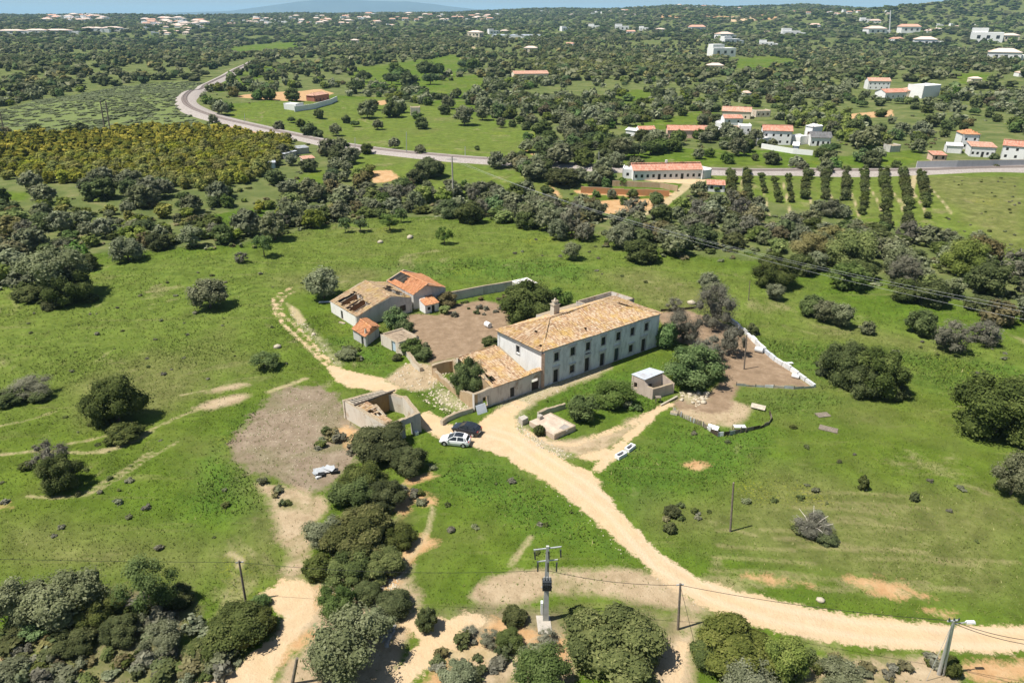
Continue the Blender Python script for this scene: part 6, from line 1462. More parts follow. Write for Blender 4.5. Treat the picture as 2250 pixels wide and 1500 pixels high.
for cx, cy, wp, lab in ((1045, 82, 30, 'pale house with red roof left of the greenhouse'), (1084, 76, 24, 'white house behind the greenhouse'), (1108, 74, 17, 'small white cube house behind the greenhouse'), (1242, 68, 22, 'white house right of the greenhouse'), (1305, 65, 24, 'white boxy house farther right of the greenhouse'), (1366, 68, 30, 'white house cluster at the far centre right'), (1386, 76, 20, 'small white house below the far cluster'), (1414, 68, 20, 'pink roofed far house right of the far cluster'), (1450, 71, 18, 'pale far house at the end of the centre row'), (1166, 115, 28, 'pinkish house among dark pines'), (1252, 102, 18, 'white house among trees right of the pines'),
                        (1530, 70, 32, 'tan house left of the quarry'), (1590, 86, 34, 'white house on the wooded slope below the quarry'), (1603, 97, 38, 'long white house below the first on the wooded slope'), (1584, 124, 54, 'broad white villa above the far green clearing'), (1570, 155, 34, 'white house at the left of the far green clearing'), (1526, 118, 14, 'small white house left of the broad villa'), (1685, 75, 17, 'small white house on the wooded slope right of centre'), (1736, 80, 38, 'white villa with red roof on the wooded slope'), (1683, 102, 30, 'white house with red roof below the villa'), (1790, 60, 22, 'white house on the slope near the mast'), (1900, 50, 22, 'white house left of the mast foot'), (1922, 51, 22, 'pale house beside the mast foot'), (1920, 76, 40, 'white house below the mast'),
                        (1995, 72, 40, 'large white house right of the mast'), (2046, 74, 26, 'pink roofed house right of the large white house'), (1968, 94, 26, 'white villa in front of dark cypresses'), (2030, 101, 44, 'terracotta villa below the large white house'), (2165, 92, 60, 'long white building near the right edge'), (2215, 90, 34, 'terracotta roofed house at the right edge'), (2240, 102, 30, 'pale house cut by the right edge'), (2203, 134, 60, 'broad tan house at the right edge woods'), (1638, 211, 16, 'tiny white hut in the woods above the hamlet'), (2245, 168, 26, 'orange walled house at the right edge'), (2140, 182, 22, 'low pale pool house on the right lawn'), (780, 94, 16, 'white house on the pine ridge left of centre')): farh(cx, cy, wp, lab, None)
# ------------------------------------------------------------------ poles and cables
def pole(name, lab, bpx, tpx, r=.13, mat=None, cat='utility pole', h=None):
    b = ground(*bpx); lo, hi = 0, 60
    for _ in range(40):
        m = (lo + hi) / 2
        if project(b.x, b.y, b.z + m)[1] > tpx[1]: lo = m
        else: hi = m
    t = P(tpx[0], tpx[1], b.z + lo); t3 = Vector((t.x, t.y, b.z + lo)); root = empty(name, b, 0, lab, cat)
    mb = MB(); mb.tube([b - Vector((0, 0, .3)), t3], [r, r * .75], 8); part(mb, 'shaft', mat or M_WOOD, root); return root, b, t3
def bits(root, name, fn, mat): mb = MB(); fn(mb); return part(mb, name, mat, root)
M_INS = simple('insulator_glass', (.04, .05, .045), .3, .2, 4, .6)
p1, b1_, t1_ = pole('wooden_pole', 'leaning wooden pole between the bottom left thicket and the sandy path', (540, 1322), (525, 1231))
p3, b3_, t3_ = pole('wooden_pole', 'wooden pole beside the dirt road between the two big rounded bushes', (1490, 1382), (1495, 1281))
p5, b5_, t5_ = pole('wooden_pole', 'lone wooden pole without cables on the right meadow', (1605, 1167), (1612, 1060))
p6, b6_, t6_ = pole('wooden_pole', 'wooden pole inside the right yard beside the bare olive', (1635, 811), (1641, 735))
p7, b7_, t7_ = pole('wooden_pole', 'thin pole on the slope behind the tall grey olive', (1645, 660), (1648, 617), .09)
p8, b8_, t8_ = pole('wooden_pole', 'weathered post at the bottom edge with dry vine on its head', (640, 1502), (653, 1445), .16)
bits(p1, 'crossbar', lambda m: m.bar(t1_ + Vector((-.35, 0, -.25)), t1_ + Vector((.35, .1, -.25)), .09), M_STEEL); bits(p3, 'crossbar', lambda m: m.bar(t3_ + Vector((-.35, 0, -.2)), t3_ + Vector((.35, .1, -.2)), .09), M_STEEL)
# transformer pole
b2_ = ground(1199, 1362); H2 = 8.9; root = empty('transformer_pole', b2_, 0, 'grey concrete power pole with black transformer and two crossarms in the sandy clearing', 'power pole'); X = lambda x, y, z: b2_ + Vector((x, y, z))
bits(root, 'shaft', lambda m: m.hexa([X(-.28, -.2, -.3), X(.28, -.2, -.3), X(.28, .2, -.3), X(-.28, .2, -.3), X(-.13, -.1, H2), X(.13, -.1, H2), X(.13, .1, H2), X(-.13, .1, H2)]), simple('pole_concrete', (.42, .42, .38), .85, .2, 1.5))
bits(root, 'crossarm', lambda m: m.bar(X(-1.25, 0, H2 - .45), X(1.25, .15, H2 - .2), .10, .10), M_STEEL); bits(root, 'crossarm', lambda m: m.bar(X(-.95, -.1, H2 - 1.7), X(.95, 0, H2 - 1.55), .09, .09), M_STEEL)
for x, z in ((-1.15, H2 - .55), (1.15, H2 - .3), (.1, H2 - .5)): bits(root, 'insulator', lambda m: m.tube([X(x, -.12, z), X(x + .05, -.14, z - .85)], [.09, .07], 6), M_INS)
for x in (-.85, 0.08, .85): bits(root, 'insulator', lambda m: m.tube([X(x, -.16, H2 - 1.75), X(x, -.2, H2 - 2.75)], [.09, .07], 6), M_INS)
def trafo(m):
    m.box(b2_.x - .42, b2_.x + .42, b2_.y - .75, b2_.y - .15, b2_.z + 4.35, b2_.z + 5.35)
bits(root, 'transformer', trafo, simple('transformer_paint', (.03, .035, .04), .45, .2, 3, .5))
for k in range(5): bits(root, 'cooling_fin', lambda m: m.box(b2_.x - .40 + k * .18, b2_.x - .34 + k * .18, b2_.y - .92, b2_.y - .76, b2_.z + 4.45, b2_.z + 5.2), simple('fin_paint', (.05, .055, .06), .45, .2, 3, .5) if k == 0 else bpy.data.materials['fin_paint'])
for x in (-.25, 0, .25): bits(root, 'bushing', lambda m: m.tube([X(x, -.45, 5.36), X(x, -.45, 5.75)], .06, 6), M_STEEL)
bits(root, 'bracket', lambda m: m.bar(X(-.5, -.2, 4.28), X(.5, -.2, 4.28), .1), M_STEEL); bits(root, 'meter_cabinet', lambda m: m.box(b2_.x - .5, b2_.x - .3, b2_.y - .2, b2_.y + .2, b2_.z + .9, b2_.z + 2.3), M_WHITE)
bits(root, 'footing', lambda m: m.hexa([X(-.75, -1.7, -.2), X(.55, -1.7, -.2), X(.4, .5, -.2), X(-.9, .5, -.2), X(-.75, -1.7, .1), X(.55, -1.7, .1), X(.4, .5, .1), X(-.9, .5, .1)]), M_CONC)
# leaning steel pole at the right
b4_ = ground(2063, 1480); h4 = 7.0; tt_ = P(2096, 1362, b4_.z + h4); t4_ = Vector((tt_.x, tt_.y, b4_.z + h4)); root = empty('steel_pole', b4_, 0, 'leaning grey steel pole with stay wire and street lamp arm at the bottom right', 'utility pole')
bits(root, 'shaft', lambda m: m.tube([b4_ - Vector((0, 0, .3)), t4_], [.17, .10], 8), M_STEEL); bits(root, 'brace', lambda m: m.tube([b4_ + Vector((.35, -.1, -.2)), t4_ + Vector((.1, 0, -.3))], [.10, .08], 6), M_STEEL)
for k in range(6): q = b4_.lerp(t4_, .12 + k * .13); bits(root, 'rung', lambda m: m.bar(q + Vector((-.05, -.02, 0)), q + Vector((.3 * (1 - .12 - k * .13) + .06, -.06, 0)), .05), M_STEEL)
bits(root, 'crossarm', lambda m: m.bar(t4_ + Vector((-.5, 0, -.1)), t4_ + Vector((.5, .1, -.1)), .12), M_STEEL)
for x in (-.4, 0, .4): bits(root, 'insulator', lambda m: m.tube([t4_ + Vector((x, 0, -.05)), t4_ + Vector((x, 0, .2))], .07, 6), M_INS)
la = t4_ + Vector((1.6, .3, -.5)); bits(root, 'lamp_arm', lambda m: m.tube([t4_ + Vector((0, 0, -.4)), la], .05, 5), M_STEEL); bits(root, 'lamp_head', lambda m: m.hexa([la + Vector(q) for q in ((-.3, -.15, -.08), (.45, -.15, -.08), (.45, .15, -.08), (-.3, .15, -.08), (-.25, -.1, .1), (.4, -.1, .1), (.4, .1, .1), (-.25, .1, .1))]), M_WHITE)
stg = ground(2035, 1495); bits(root, 'stay_wire', lambda m: m.tube([t4_, stg], .025, 4), M_STEEL)
# high poles farther off
p9, b9_, t9_ = pole('power_mast', 'tall pale concrete power mast behind the upper meadow', (996, 440), (993, 343), .28, M_CONC, 'power pole')
bits(p9, 'crossarm', lambda m: m.bar(t9_ + Vector((-1.6, 0, -1)), t9_ + Vector((1.6, 0, -1)), .2), M_STEEL)
pole('twin_mast', 'left one of the twin tall dark poles above the orange orchard', (231, 288), (220, 222), .32, M_WOOD, 'power pole'); pole('twin_mast', 'right one of the twin tall dark poles above the orange orchard', (242, 288), (232, 222), .32, M_WOOD, 'power pole'); pole('power_mast', 'dark pole at the left edge above the orange orchard', (9, 292), (0, 246), .3, M_WOOD, 'power pole')
pole('radio_mast', 'tall white radio mast on the far right hillside', (1954, 80), (1957, 24), 1.4, M_WHITE, 'mast')
for k, (b, t) in enumerate((((780, 331), (780, 302)), ((893, 338), (893, 290)), ((1022, 346), (1022, 322)), ((1316, 368), (1316, 334)), ((680, 300), (680, 280)), ((1148, 457), (1149, 428)), ((538, 272), (537, 250)), ((1632, 388), (1632, 368)))):
    o, _, _ = pole('railway_pole', 'thin grey pole beside the railway line', b, t, .14, M_STEEL, 'utility pole'); o['group'] = 'thin poles along the railway'
def cable(lab, a, b, sag=.6, r=.025, mat=None):
    pts = [a.lerp(b, k / 20) - Vector((0, 0, sag * 4 * (k / 20) * (1 - k / 20))) for k in range(21)]; mb = MB(); mb.tube(pts, r, 5); tag(mb.build('power_cable', mat or M_BLACK), lab, 'cable')
offl = V3(P(-60, 1226, 5.0), 5.0); cable('dark cable from the left edge to the leaning wooden pole', offl, t1_ - Vector((0, 0, .2)), .1, .018)
tl = b2_ + Vector((0, 0, 6.1)); cable('dark cable from the leaning wooden pole to the transformer pole', t1_ - Vector((0, 0, .2)), tl, .7, .018); cable('thick cable from the transformer pole to the pole beside the road', tl, t3_ - Vector((0, 0, .2)), .5, .022)
cable('thick cable from the pole beside the road to the leaning steel pole', t3_ - Vector((0, 0, .2)), t4_ - Vector((0, 0, .05)), .5, .022)
for k, yy in enumerate((1398, 1408)): cable(('upper' if k == 0 else 'lower') + ' of two cables from the leaning steel pole to the right edge', t4_ + Vector((0, 0, -.1 - .2 * k)), V3(P(2275, yy + 10, 6.0), 6.0), .3, .025)
cable('slack stay cable from the pole beside the road to the ground', t3_ - Vector((0, 0, .2)), ground(1530, 1430), 0, .02)
M_WIRE = simple('bright_wire', (.42, .43, .43), .5, .1, 2, .4)
for k, (dy, dx) in enumerate(((0, 0), (14, 20), (-7, -30))): cable(['middle', 'lower', 'upper'][k] + ' of three long pale power wires crossing the right woods', t9_ + Vector((dx * .04, 0, -.9)), V3(P(2330, 700 + dy * 1.3, 11), 11), 3.6, .016, M_WIRE)

# ------------------------------------------------------------------ cars
def car_parts():
    """hatchback about 4.1 m long, x forward, wheels on z = 0"""
    prof = [(-2.05, .42, .62, .70), (-1.98, .30, .86, .80), (-1.7, .24, .95, .86), (-.9, .22, .95, .88), (0, .22, .93, .88), (.75, .22, .92, .87), (1.35, .22, .84, .84), (1.85, .28, .70, .78), (2.05, .36, .56, .64)]
    body = MB(); rings = []
    for x, z0, z1, w in prof:
        rings.append([(x, -w * .92, z0), (x, -w, (z0 + z1) / 2), (x, -w * .96, z1 - .04), (x, -w * .82, z1), (x, w * .82, z1), (x, w * .96, z1 - .04), (x, w, (z0 + z1) / 2), (x, w * .92, z0)])
    for i in range(len(rings) - 1):
        for k in range(8): body.face([rings[i][k], rings[i][(k + 1) % 8], rings[i + 1][(k + 1) % 8], rings[i + 1][k]], 0, .5)
    body.face(rings[0][::-1], 0, .5); body.face(rings[-1], 0, .5)
    rx = [(-1.62, 1.28, .56), (-1.2, 1.43, .60), (-.5, 1.48, .62), (.1, 1.42, .60)]; roof = MB()      # roof skin
    for i in range(3):
        (x0, z0, w0), (x1, z1, w1) = rx[i], rx[i + 1]; roof.hexa([(x0, -w0, z0 - .05), (x1, -w1, z1 - .05), (x1, w1, z1 - .05), (x0, w0, z0 - .05), (x0, -w0, z0), (x1, -w1, z1), (x1, w1, z1), (x0, w0, z0)], 0, .5)
    for s in (-1, 1):                                 # pillars
        for a, b in (((.1, .60 * s, 1.40), (1.0, .78 * s, .90)), ((-.45, .61 * s, 1.44), (-.4, .80 * s, .93)), ((-1.5, .57 * s, 1.30), (-1.85, .78 * s, .92)), ((-1.3, .58 * s, 1.36), (-1.45, .80 * s, .93))): roof.bar(a, b, .10, .07, 0, .5)
    wind = MB(); wind.face([(.98, -.72, .91), (.98, .72, .91), (.12, .56, 1.40), (.12, -.56, 1.40)], 0)
    rear = MB(); rear.face([(-1.86, .70, .94), (-1.86, -.70, .94), (-1.60, -.53, 1.27), (-1.60, .53, 1.27)], 0)
    side = {}
    for s in (-1, 1): m = MB(); m.face([(.92, .79 * s, .92), (.08, .60 * s, 1.39), (-.5, .615 * s, 1.43), (-1.25, .595 * s, 1.37), (-1.75, .775 * s, .94)][::s], 0); side[s] = m
    tyre = MB(); tyre.tube([(0, -.1, 0), (0, .1, 0)], .31, 16); rim = MB(); rim.tube([(0, -.115, 0), (0, .115, 0)], .19, 10)
    arch = MB(); arch.tube([(0, -.06, 0), (0, .06, 0)], .37, 16)
    lamp = MB(); lamp.hexa([(0, -.16, 0), (.18, -.14, 0), (.12, .14, 0), (0, .16, 0), (-.06, -.16, .13), (.08, -.14, .11), (.03, .14, .12), (-.06, .16, .13)])
    return dict(body=body, roof=roof, windscreen=wind, rear_window=rear, side=side, tyre=tyre, rim=rim, arch=arch, lamp=lamp)
def car(lab, p0, ang, paint, roofmat, cat='car'):
    c = car_parts(); root = empty('parked_car', p0, ang, lab, cat); gl = simple('car_glass', (.02, .024, .028), .12, .1, 2, .8) if 'car_glass' not in bpy.data.materials else bpy.data.materials['car_glass']
    c['body'].build('body', paint, root); c['roof'].build('roof', roofmat, root); c['windscreen'].build('windscreen', gl, root); c['rear_window'].build('rear_window', gl, root)
    for s in (-1, 1): c['side'][s].build('side_window', gl, root)
    pg = MB(); pg.face([(.05, -.5, 1.435), (.05, .5, 1.435), (-.5, .53, 1.492), (-.5, -.53, 1.492)]); pg.face([(-.5, -.53, 1.492), (-.5, .53, 1.492), (-1.15, .5, 1.446), (-1.15, -.5, 1.446)]); pg.build('roof_glass', gl, root)
    tm = c['tyre'].mesh('tyre', M_BLACK); rm = c['rim'].mesh('rim', M_STEEL); am = c['arch'].mesh('wheel_arch', M_BLACK)
    for x in (1.28, -1.28):
        for s in (-1, 1): w = link('wheel', tm, root, (x, .77 * s, .31)); link('rim', rm, w); link('wheel_arch', am, root, (x, .81 * s, .36))
    for s in (-1, 1): link('headlight', c['lamp'].mesh('headlight', M_STEEL), root, (1.86, .52 * s, .60)); link('tail_light', c['lamp'].mesh('tail_light', simple('tail_red', (.35, .03, .02), .3, .1, 2, .5) if 'tail_red' not in bpy.data.materials else bpy.data.materials['tail_red']), root, (-1.98, .62 * s, .80))
    for s in (-1, 1): m = MB(); m.box(.72, .9, .9 * s - .08, .9 * s + .08, .93, 1.05); m.build('mirror', paint, root)
    m = MB(); m.box(-2.07, -2.03, -.26, .26, .52, .64); m.build('number_plate', M_WHITE, root)
    return root
wp = simple('white_car_paint', (.80, .80, .80), .25, .03, 1, .6); dp = simple('dark_car_paint', (.028, .033, .042), .18, .1, 1, .7)
ra_, fa_ = P(1023, 965, .3), P(984.5, 961, .3); an = math.atan2((fa_ - ra_).y, (fa_ - ra_).x); n_ = Vector((math.sin(an), -math.cos(an))) * -.78
mid = (ra_ + fa_) / 2 - Vector((-math.sin(an), math.cos(an))) * -.78; car('white hatchback parked on the dirt road, nearer of the two cars', V3(mid, float(hgt(*mid))), an, wp, wp)
md = P(1025, 941, .6); car('dark hatchback parked behind the white one on the dirt road', V3(md, float(hgt(*md))), an - .22, dp, dp)

# ------------------------------------------------------------------ right yard: pale barrier of sheets and drums, low fences
M_PALE = simple('pale_sheet', (.60, .61, .60), .6, .2, 1.2, .3, 0, ((.42, .38, .33), .5))
def fence_line(name, lab, pts, h, step, mats, post=True, cat='fence', rag=.12, th=.04, piece='panel', gap=.04, hz=0.0, lean=.06):
    g = [Vector(P(px, py, hz)) for px, py in pts]; root = empty(name, V3(g[0], 0), 0, lab, cat); root['kind'] = 'thing'
    for i in range(len(g) - 1):
        L = (g[i + 1] - g[i]).length; n = max(1, round(L / step)); d = (g[i + 1] - g[i]) / L; nn = Vector((-d.y, d.x))
        for k in range(n):
            a, b = g[i] + d * (L * k / n + gap / 2), g[i] + d * (L * (k + 1) / n - gap / 2); hh = h + random.uniform(-rag, rag); le = nn * random.uniform(-lean, lean); off = nn * random.uniform(-.03, .03); z0 = float(hgt(a.x, a.y)) - .08
            mb = MB(); mb.hexa([V3(a + off, z0), V3(b + off, z0), V3(b + off + nn * th, z0), V3(a + off + nn * th, z0), V3(a + off + le, z0 + hh), V3(b + off + le, z0 + hh + random.uniform(-.04, .04)), V3(b + off + le + nn * th, z0 + hh), V3(a + off + le + nn * th, z0 + hh)])
            part(mb, piece, random.choice(mats), root)
            if post and k % 2 == 0: mb = MB(); q = a - d * .05; mb.bar(V3(q, z0), V3(q, z0 + hh + .25), .09); part(mb, 'post', M_WOOD, root)
    return root
fence_line('sheet_barrier', 'pale wall of metal sheets and blocks along the far side of the right yard', [(1603, 706), (1640, 737), (1668, 765), (1700, 793), (1735, 815), (1768, 838), (1788, 852)], .75, 1.7, [M_PALE, M_PALE, M_ZINC, M_WHITE], False, th=.4, lean=.05, gap=.12, rag=.2)
fence_line('low_fence', 'low fence of sheets and posts along the near side of the right yard', [(1618, 847), (1660, 850), (1700, 852), (1745, 855), (1788, 852)], .45, 1.6, [M_ZINCD, M_WOODP, M_PALE], True)
fence_line('plank_fence', 'grey fence of upright planks on the left side of the small grassy pen', [(1477, 905), (1500, 918), (1522, 928), (1545, 938)], .85, .26, [M_WOODP, M_ZINCD, M_WOOD], False, piece='plank', gap=.1, rag=.15, lean=.12)
fence_line('sheet_fence', 'patchwork fence of sheets and boards at the lower side of the small grassy pen', [(1545, 938), (1562, 950), (1577, 959), (1602, 957), (1640, 948)], .8, .9, [M_ZINCD, M_WOOD, M_PALE, M_WOODD], True)
fence_line('dark_fence', 'dark low fence at the right side of the small grassy pen', [(1640, 948), (1670, 942), (1688, 934), (1695, 922), (1690, 908)], .6, 1.0, [M_WOODD, M_WOOD], False)
fence_line('yard_edge_fence', 'dark low fence at the far end of the right yard behind the farmhouse', [(1452, 684), (1490, 682), (1530, 678)], .5, 1.2, [M_WOODD, M_WOOD], True)
def slab(name, lab, cat, px, py, L, W, ang, z, mat, th=.05, tilt=0.0):
    p = P(px, py, z); o = MB(); o.box(-L / 2, L / 2, -W / 2, W / 2, -th / 2, th / 2); ob = o.build(name, mat, None, False, (p.x, p.y, float(hgt(p.x, p.y)) + z), (tilt, 0, ang)); tag(ob, lab, cat); return ob
slab('wooden_pallet', 'grey boards propped up at the far side of the small grassy pen', 'boards', 1666, 893, 2.0, .8, -.5, .45, M_WOODP, .08, .5)
root = empty('sheet_table', V3(P(1630, 944), 0), 0, 'bright white sheet lying on a table at the pen fence', 'table'); q = P(1627, 936, .8); mb = MB(); mb.box(q.x - .9, q.x + .7, q.y - .4, q.y + .4, .78, .82); part(mb, 'top', M_PALE, root)
for i, j in ((-.9, -.4), (.7, -.4), (-.9, .4), (.7, .4)): mb = MB(); mb.bar((q.x + i, q.y + j, -.1), (q.x + i, q.y + j, .78), .08); part(mb, 'leg', M_WOOD, root)
slab('white_block', 'cream foam block lying in the grass at the plank fence', 'block', 1481, 907, 1.0, .6, -.4, .2, M_STONE, .35)
slab('metal_sheet', 'white panel leaning on the patchwork fence', 'panel', 1567, 938, 1.5, .7, -.6, .55, M_WHITE, .05, .5)
slab('dark_grate', 'grey flattened pallet lying in the grass right of the pen', 'pallet', 1808, 911, 1.9, 1.2, .2, .06, M_WOOD, .1); slab('dark_grate', 'larger grey pallet lying lower in the grass right of the pen', 'pallet', 1820, 942, 2.4, 1.3, -.5, .06, M_WOOD, .1)
slab('white_sheet', 'white scrap sheet lying beyond the pale barrier', 'sheet', 1733, 797, 1.4, .6, .1, .15, M_PALE); slab('white_sheet', 'white sheet lying beside the dark olive at the long barn', 'sheet', 713, 663, 2.2, .7, .15, .1, M_PALE); slab('stone_slab', 'pale slab lying in the grass below the long barn', 'slab', 752, 709, 1.3, .5, -.5, .1, M_STONE, .15)
def drum(lab, px, py, L, r, ang, mat): p = P(px, py, r); mb = MB(); d = Vector((math.cos(ang), math.sin(ang), 0)) * L / 2; mb.tube([-d, d], r, 14); tag(mb.build('drum', mat, None, False, (p.x, p.y, float(hgt(p.x, p.y)) + r)), lab, 'drum')
drum('white drum lying in the middle of the farmyard', 1072, 713, 1.15, .5, 2.3, M_WHITE); drum('white drum lying inside the pale barrier of the right yard', 1668, 768, 1.3, .48, -.6, M_PALE); drum('small pale drum inside the pale barrier near its tip', 1748, 826, 1.1, .32, -.6, M_WHITE)
def tub(lab, px, py, L, W, ang):
    p = P(px, py, 0); root = empty('white_trough', (p.x, p.y, float(hgt(p.x, p.y))), ang, lab, 'trough')
    m = MB(); t = .13
    for b in ((-L / 2, L / 2, -W / 2, -W / 2 + t), (-L / 2, L / 2, W / 2 - t, W / 2), (-L / 2, -L / 2 + t, -W / 2 + t, W / 2 - t), (L / 2 - t, L / 2, -W / 2 + t, W / 2 - t)): m.box(*b, -.1, .5)
    m.build('rim', M_WHITE, root); m = MB(); m.box(-L / 2 + t, L / 2 - t, -W / 2 + t, W / 2 - t, .02, .12); m.build('basin', M_BLACK, root)
tub('white open trough nearest to the road fork', 1364, 1003, 1.6, .75, .72); tub('white open trough just behind the other one at the road fork', 1384, 987, 1.6, .75, .85)
def crate(lab, px, py, s, mat): p = P(px, py, 0); mb = MB(); mb.box(-s / 2, s / 2, -s / 2, s / 2, 0, s); o = mb.build('white_box', mat, None, False, (p.x, p.y, float(hgt(p.x, p.y))), (0, 0, .5)); tag(o, lab, 'box')
crate('white box standing at the corner of the roofless ruin', 915, 954, .5, M_WHITE)
# scrap heap on the bare field
for k, (px, py, L, W, a, z, m) in enumerate(((712, 1032, 2.6, 1.0, .3, .35, M_ZINCD), (724, 1028, 1.4, .7, -.5, .55, M_ZINCD), (702, 1034, 1.8, .7, .9, .2, M_ZINCD), (735, 1034, .9, .7, .2, .3, M_BLACK), (700, 1048, .7, .35, .7, .12, M_PALE), (706, 1042, .8, .6, .2, .25, M_BLACK))):
    o = slab('scrap_sheet', ['long bent grey sheet on the scrap heap in the bare field', 'pale sheet on top of the scrap heap', 'left grey sheet under the scrap heap', 'black scrap at the right end of the scrap heap', 'white scrap piece below the scrap heap', 'black scrap between heap and white piece'][k], 'scrap', px, py, L, W, a, z, m, .06 if k < 3 else .3, .25 if k < 3 else 0)

# ------------------------------------------------------------------ stones, boulders, cactus, low scrub, tufts
M_ROCK = simple('pale_rock', (.46, .40, .30), .9, .25, 2, .1); M_ROCKG = simple('grey_rock', (.34, .32, .29), .9, .3, 2, .1)
def rock_mesh(seed): g = np.random.default_rng(seed); v, f = ICO1; v = v * (1 + g.normal(0, .17, len(v)))[:, None] * np.array([1, .8, .6]); return np_mesh('boulder', v, f, M_ROCK)
RK = [rock_mesh(k) for k in range(4)]
for k in range(16):
    p = P(1496 + random.uniform(-2, 60), 872 + random.uniform(-8, 14), 0); s = random.uniform(.2, .55); tag(link('boulder', RK[k % 4], None, (p.x, p.y, s * .25), (0, 0, random.uniform(0, 6)), (s, s, s)), 'cream boulder in the heap beside the zinc roofed shed', 'boulder', 'cream boulder heap beside the zinc roofed shed')
for px, py, s, lab in ((610, 763, .8, 'tan boulder in the grass left of the farm track'), (1803, 1318, .5, 'pale boulder with shadow above the lower dirt road'), (900, 525, 1.1, 'white rock in the upper meadow'), (836, 535, .9, 'white rock left of the other in the upper meadow'), (690, 735, .5, 'pale boulder beside the farm track'), (318, 547, 1.3, 'pale rock pile beside the grey olive at the belt edge'), (1520, 667, 1.0, 'white rock above the farm right yard'), (1902, 1075, .3, 'small white stone beside the pointed bush'), (1020, 972 + 0, .15, 'small stone on the grass verge near the white car')):
    p = P(px, py, 0); tag(link('boulder', RK[0], None, (p.x, p.y, float(hgt(p.x, p.y)) + s * .2), (0, 0, px), (s, s, s)), lab, 'boulder')
def rubble(name, spots, mat, seed):
    g = np.random.default_rng(seed); v0, f0 = np.array([[-1, -1, -.6], [1, -1, -.6], [1, 1, -.6], [-1, 1, -.6], [-.7, -.6, .6], [.8, -.7, .5], [.6, .8, .6], [-.8, .6, .5]]), np.array([[4, 5, 6, 7], [0, 1, 5, 4], [1, 2, 6, 5], [2, 3, 7, 6], [3, 0, 4, 7]])
    V = []; F = []; nv = 0
    for x, y, s in spots:
        a = g.uniform(0, 6.28); ca, sa = math.cos(a), math.sin(a); v = v0 * s * g.uniform(.6, 1.3, (1, 3)) * (1 + g.normal(0, .12, (8, 1))); V.append(np.stack([v[:, 0] * ca - v[:, 1] * sa + x, v[:, 0] * sa + v[:, 1] * ca + y, v[:, 2] + float(hgt(x, y)) + s * .3], 1)); F.append(f0 + nv); nv += 8
    tag(link(name, np_mesh(name, np.concatenate(V), np.concatenate(F), mat)), kind='stuff')
def pts_in(poly, n, seed): g = np.random.default_rng(seed); q = gp(poly); lo, hi = q.min(0), q.max(0); p = g.uniform(lo, hi, (n * 4, 2)); return p[sd_poly(p, q) < 0][:n]
sp = []
for poly, n, s0, s1 in (([(850, 835), (890, 795), (945, 800), (1035, 880), (1035, 905), (950, 885)], 200, .04, .20), ([(950, 855), (1035, 895), (990, 915), (930, 880)], 110, .06, .22), ([(1100, 900), (1190, 855), (1330, 800), (1330, 815), (1200, 875), (1140, 915)], 240, .03, .12), ([(1130, 910), (1160, 950), (1260, 1000), (1240, 1010), (1140, 960)], 260, .04, .14), ([(635, 665), (672, 705), (755, 815), (700, 770), (640, 700)], 200, .05, .18), ([(950, 815), (990, 800), (1010, 840), (970, 850)], 90, .06, .2), ([(700, 1300), (760, 1270), (880, 1265), (880, 1300), (770, 1310)], 420, .04, .14), ([(1490, 860), (1560, 870), (1530, 895)], 80, .06, .2), ([(640, 850), (760, 870), (800, 950), (700, 1060), (520, 1000)], 300, .03, .09), ([(1210, 1065), (1400, 1235), (1560, 1345), (1540, 1345), (1380, 1230), (1195, 1065)], 160, .03, .1)):
    for k, (x, y) in enumerate(pts_in(poly, n, 60 + n)): sp.append((x, y, random.uniform(s0, s1) * .8))
rubble('stone_rubble', sp, M_ROCK, 4)
rubble('grey_rubble', [(x, y, random.uniform(.06, .2)) for x, y in np.concatenate([pts_in([(810, 1345), (850, 1335), (870, 1380), (850, 1420), (815, 1390)], 330, 5)])], M_ROCKG, 5)
def cactus_mesh(seed): A = crown_arrays(seed, lobes=9, leaves=240, leaf=.14, z0=0, z1=1, spread=.7, lr=(.3, .45), core=.6, shell=.6, tw=1.2, upbias=.1); return np_mesh_clean('cactus_clump', A[0], A[1], LM['cactus'], A[2])
CM = [cactus_mesh(3), cactus_mesh(4)]
for k, (cx, cy, wpx, lab) in enumerate(((300, 1375, 75, 'biggest pale cactus clump in the bottom left thicket'), (345, 1368, 50, 'cactus clump right of the biggest one'), (425, 1378, 55, 'cactus clump near the pinkish rubble of the thicket'), (455, 1398, 45, 'cactus clump nearest to the dark bush by the path'), (240, 1400, 40, 'small cactus clump at the left of the biggest one'), (330, 1385 + 18, 40, 'cactus clump below the biggest one'), (765, 775 - 6, 26, 'blue green agave below the tiled hut'), (950, 985 + 45, 22, 'pale agave in the grass left of the white car'))):
    p = ground(cx, cy); w = wpx * depth_at(p) / FPX; tag(link('cactus_clump' if k < 6 else 'agave', CM[k % 2], None, (p.x, p.y, p.z - .05), (0, 0, k), (w / 2, w / 2, w * .42)), lab, 'cactus')
def shrub_protos(kind, n, leaves=240, leaf=.17): return [np_mesh_clean('low_shrub', *crown_arrays(900 + k + sum(map(ord, kind)), leaves=leaves, leaf=leaf, z0=0, z1=1, lobes=6, spread=.6, lr=(.34, .5), core=.75, shell=.4)[:2], LM[kind], crown_arrays(900 + k + sum(map(ord, kind)), leaves=leaves, leaf=leaf, z0=0, z1=1, lobes=6, spread=.6, lr=(.34, .5), core=.75, shell=.4)[2]) for k in range(n)]
SHR = {k: shrub_protos(k, 3) for k in ('mastic', 'olive', 'grey', 'rust', 'green')}
def shrub(x, y, w, h, kd, lab, group, name='low_shrub'): tag(link(name, random.choice(SHR[kd]), None, (x, y, float(hgt(x, y)) - .04), (0, 0, random.uniform(0, 6.28)), (w / 2, w / 2, h)), lab, 'shrub', group)
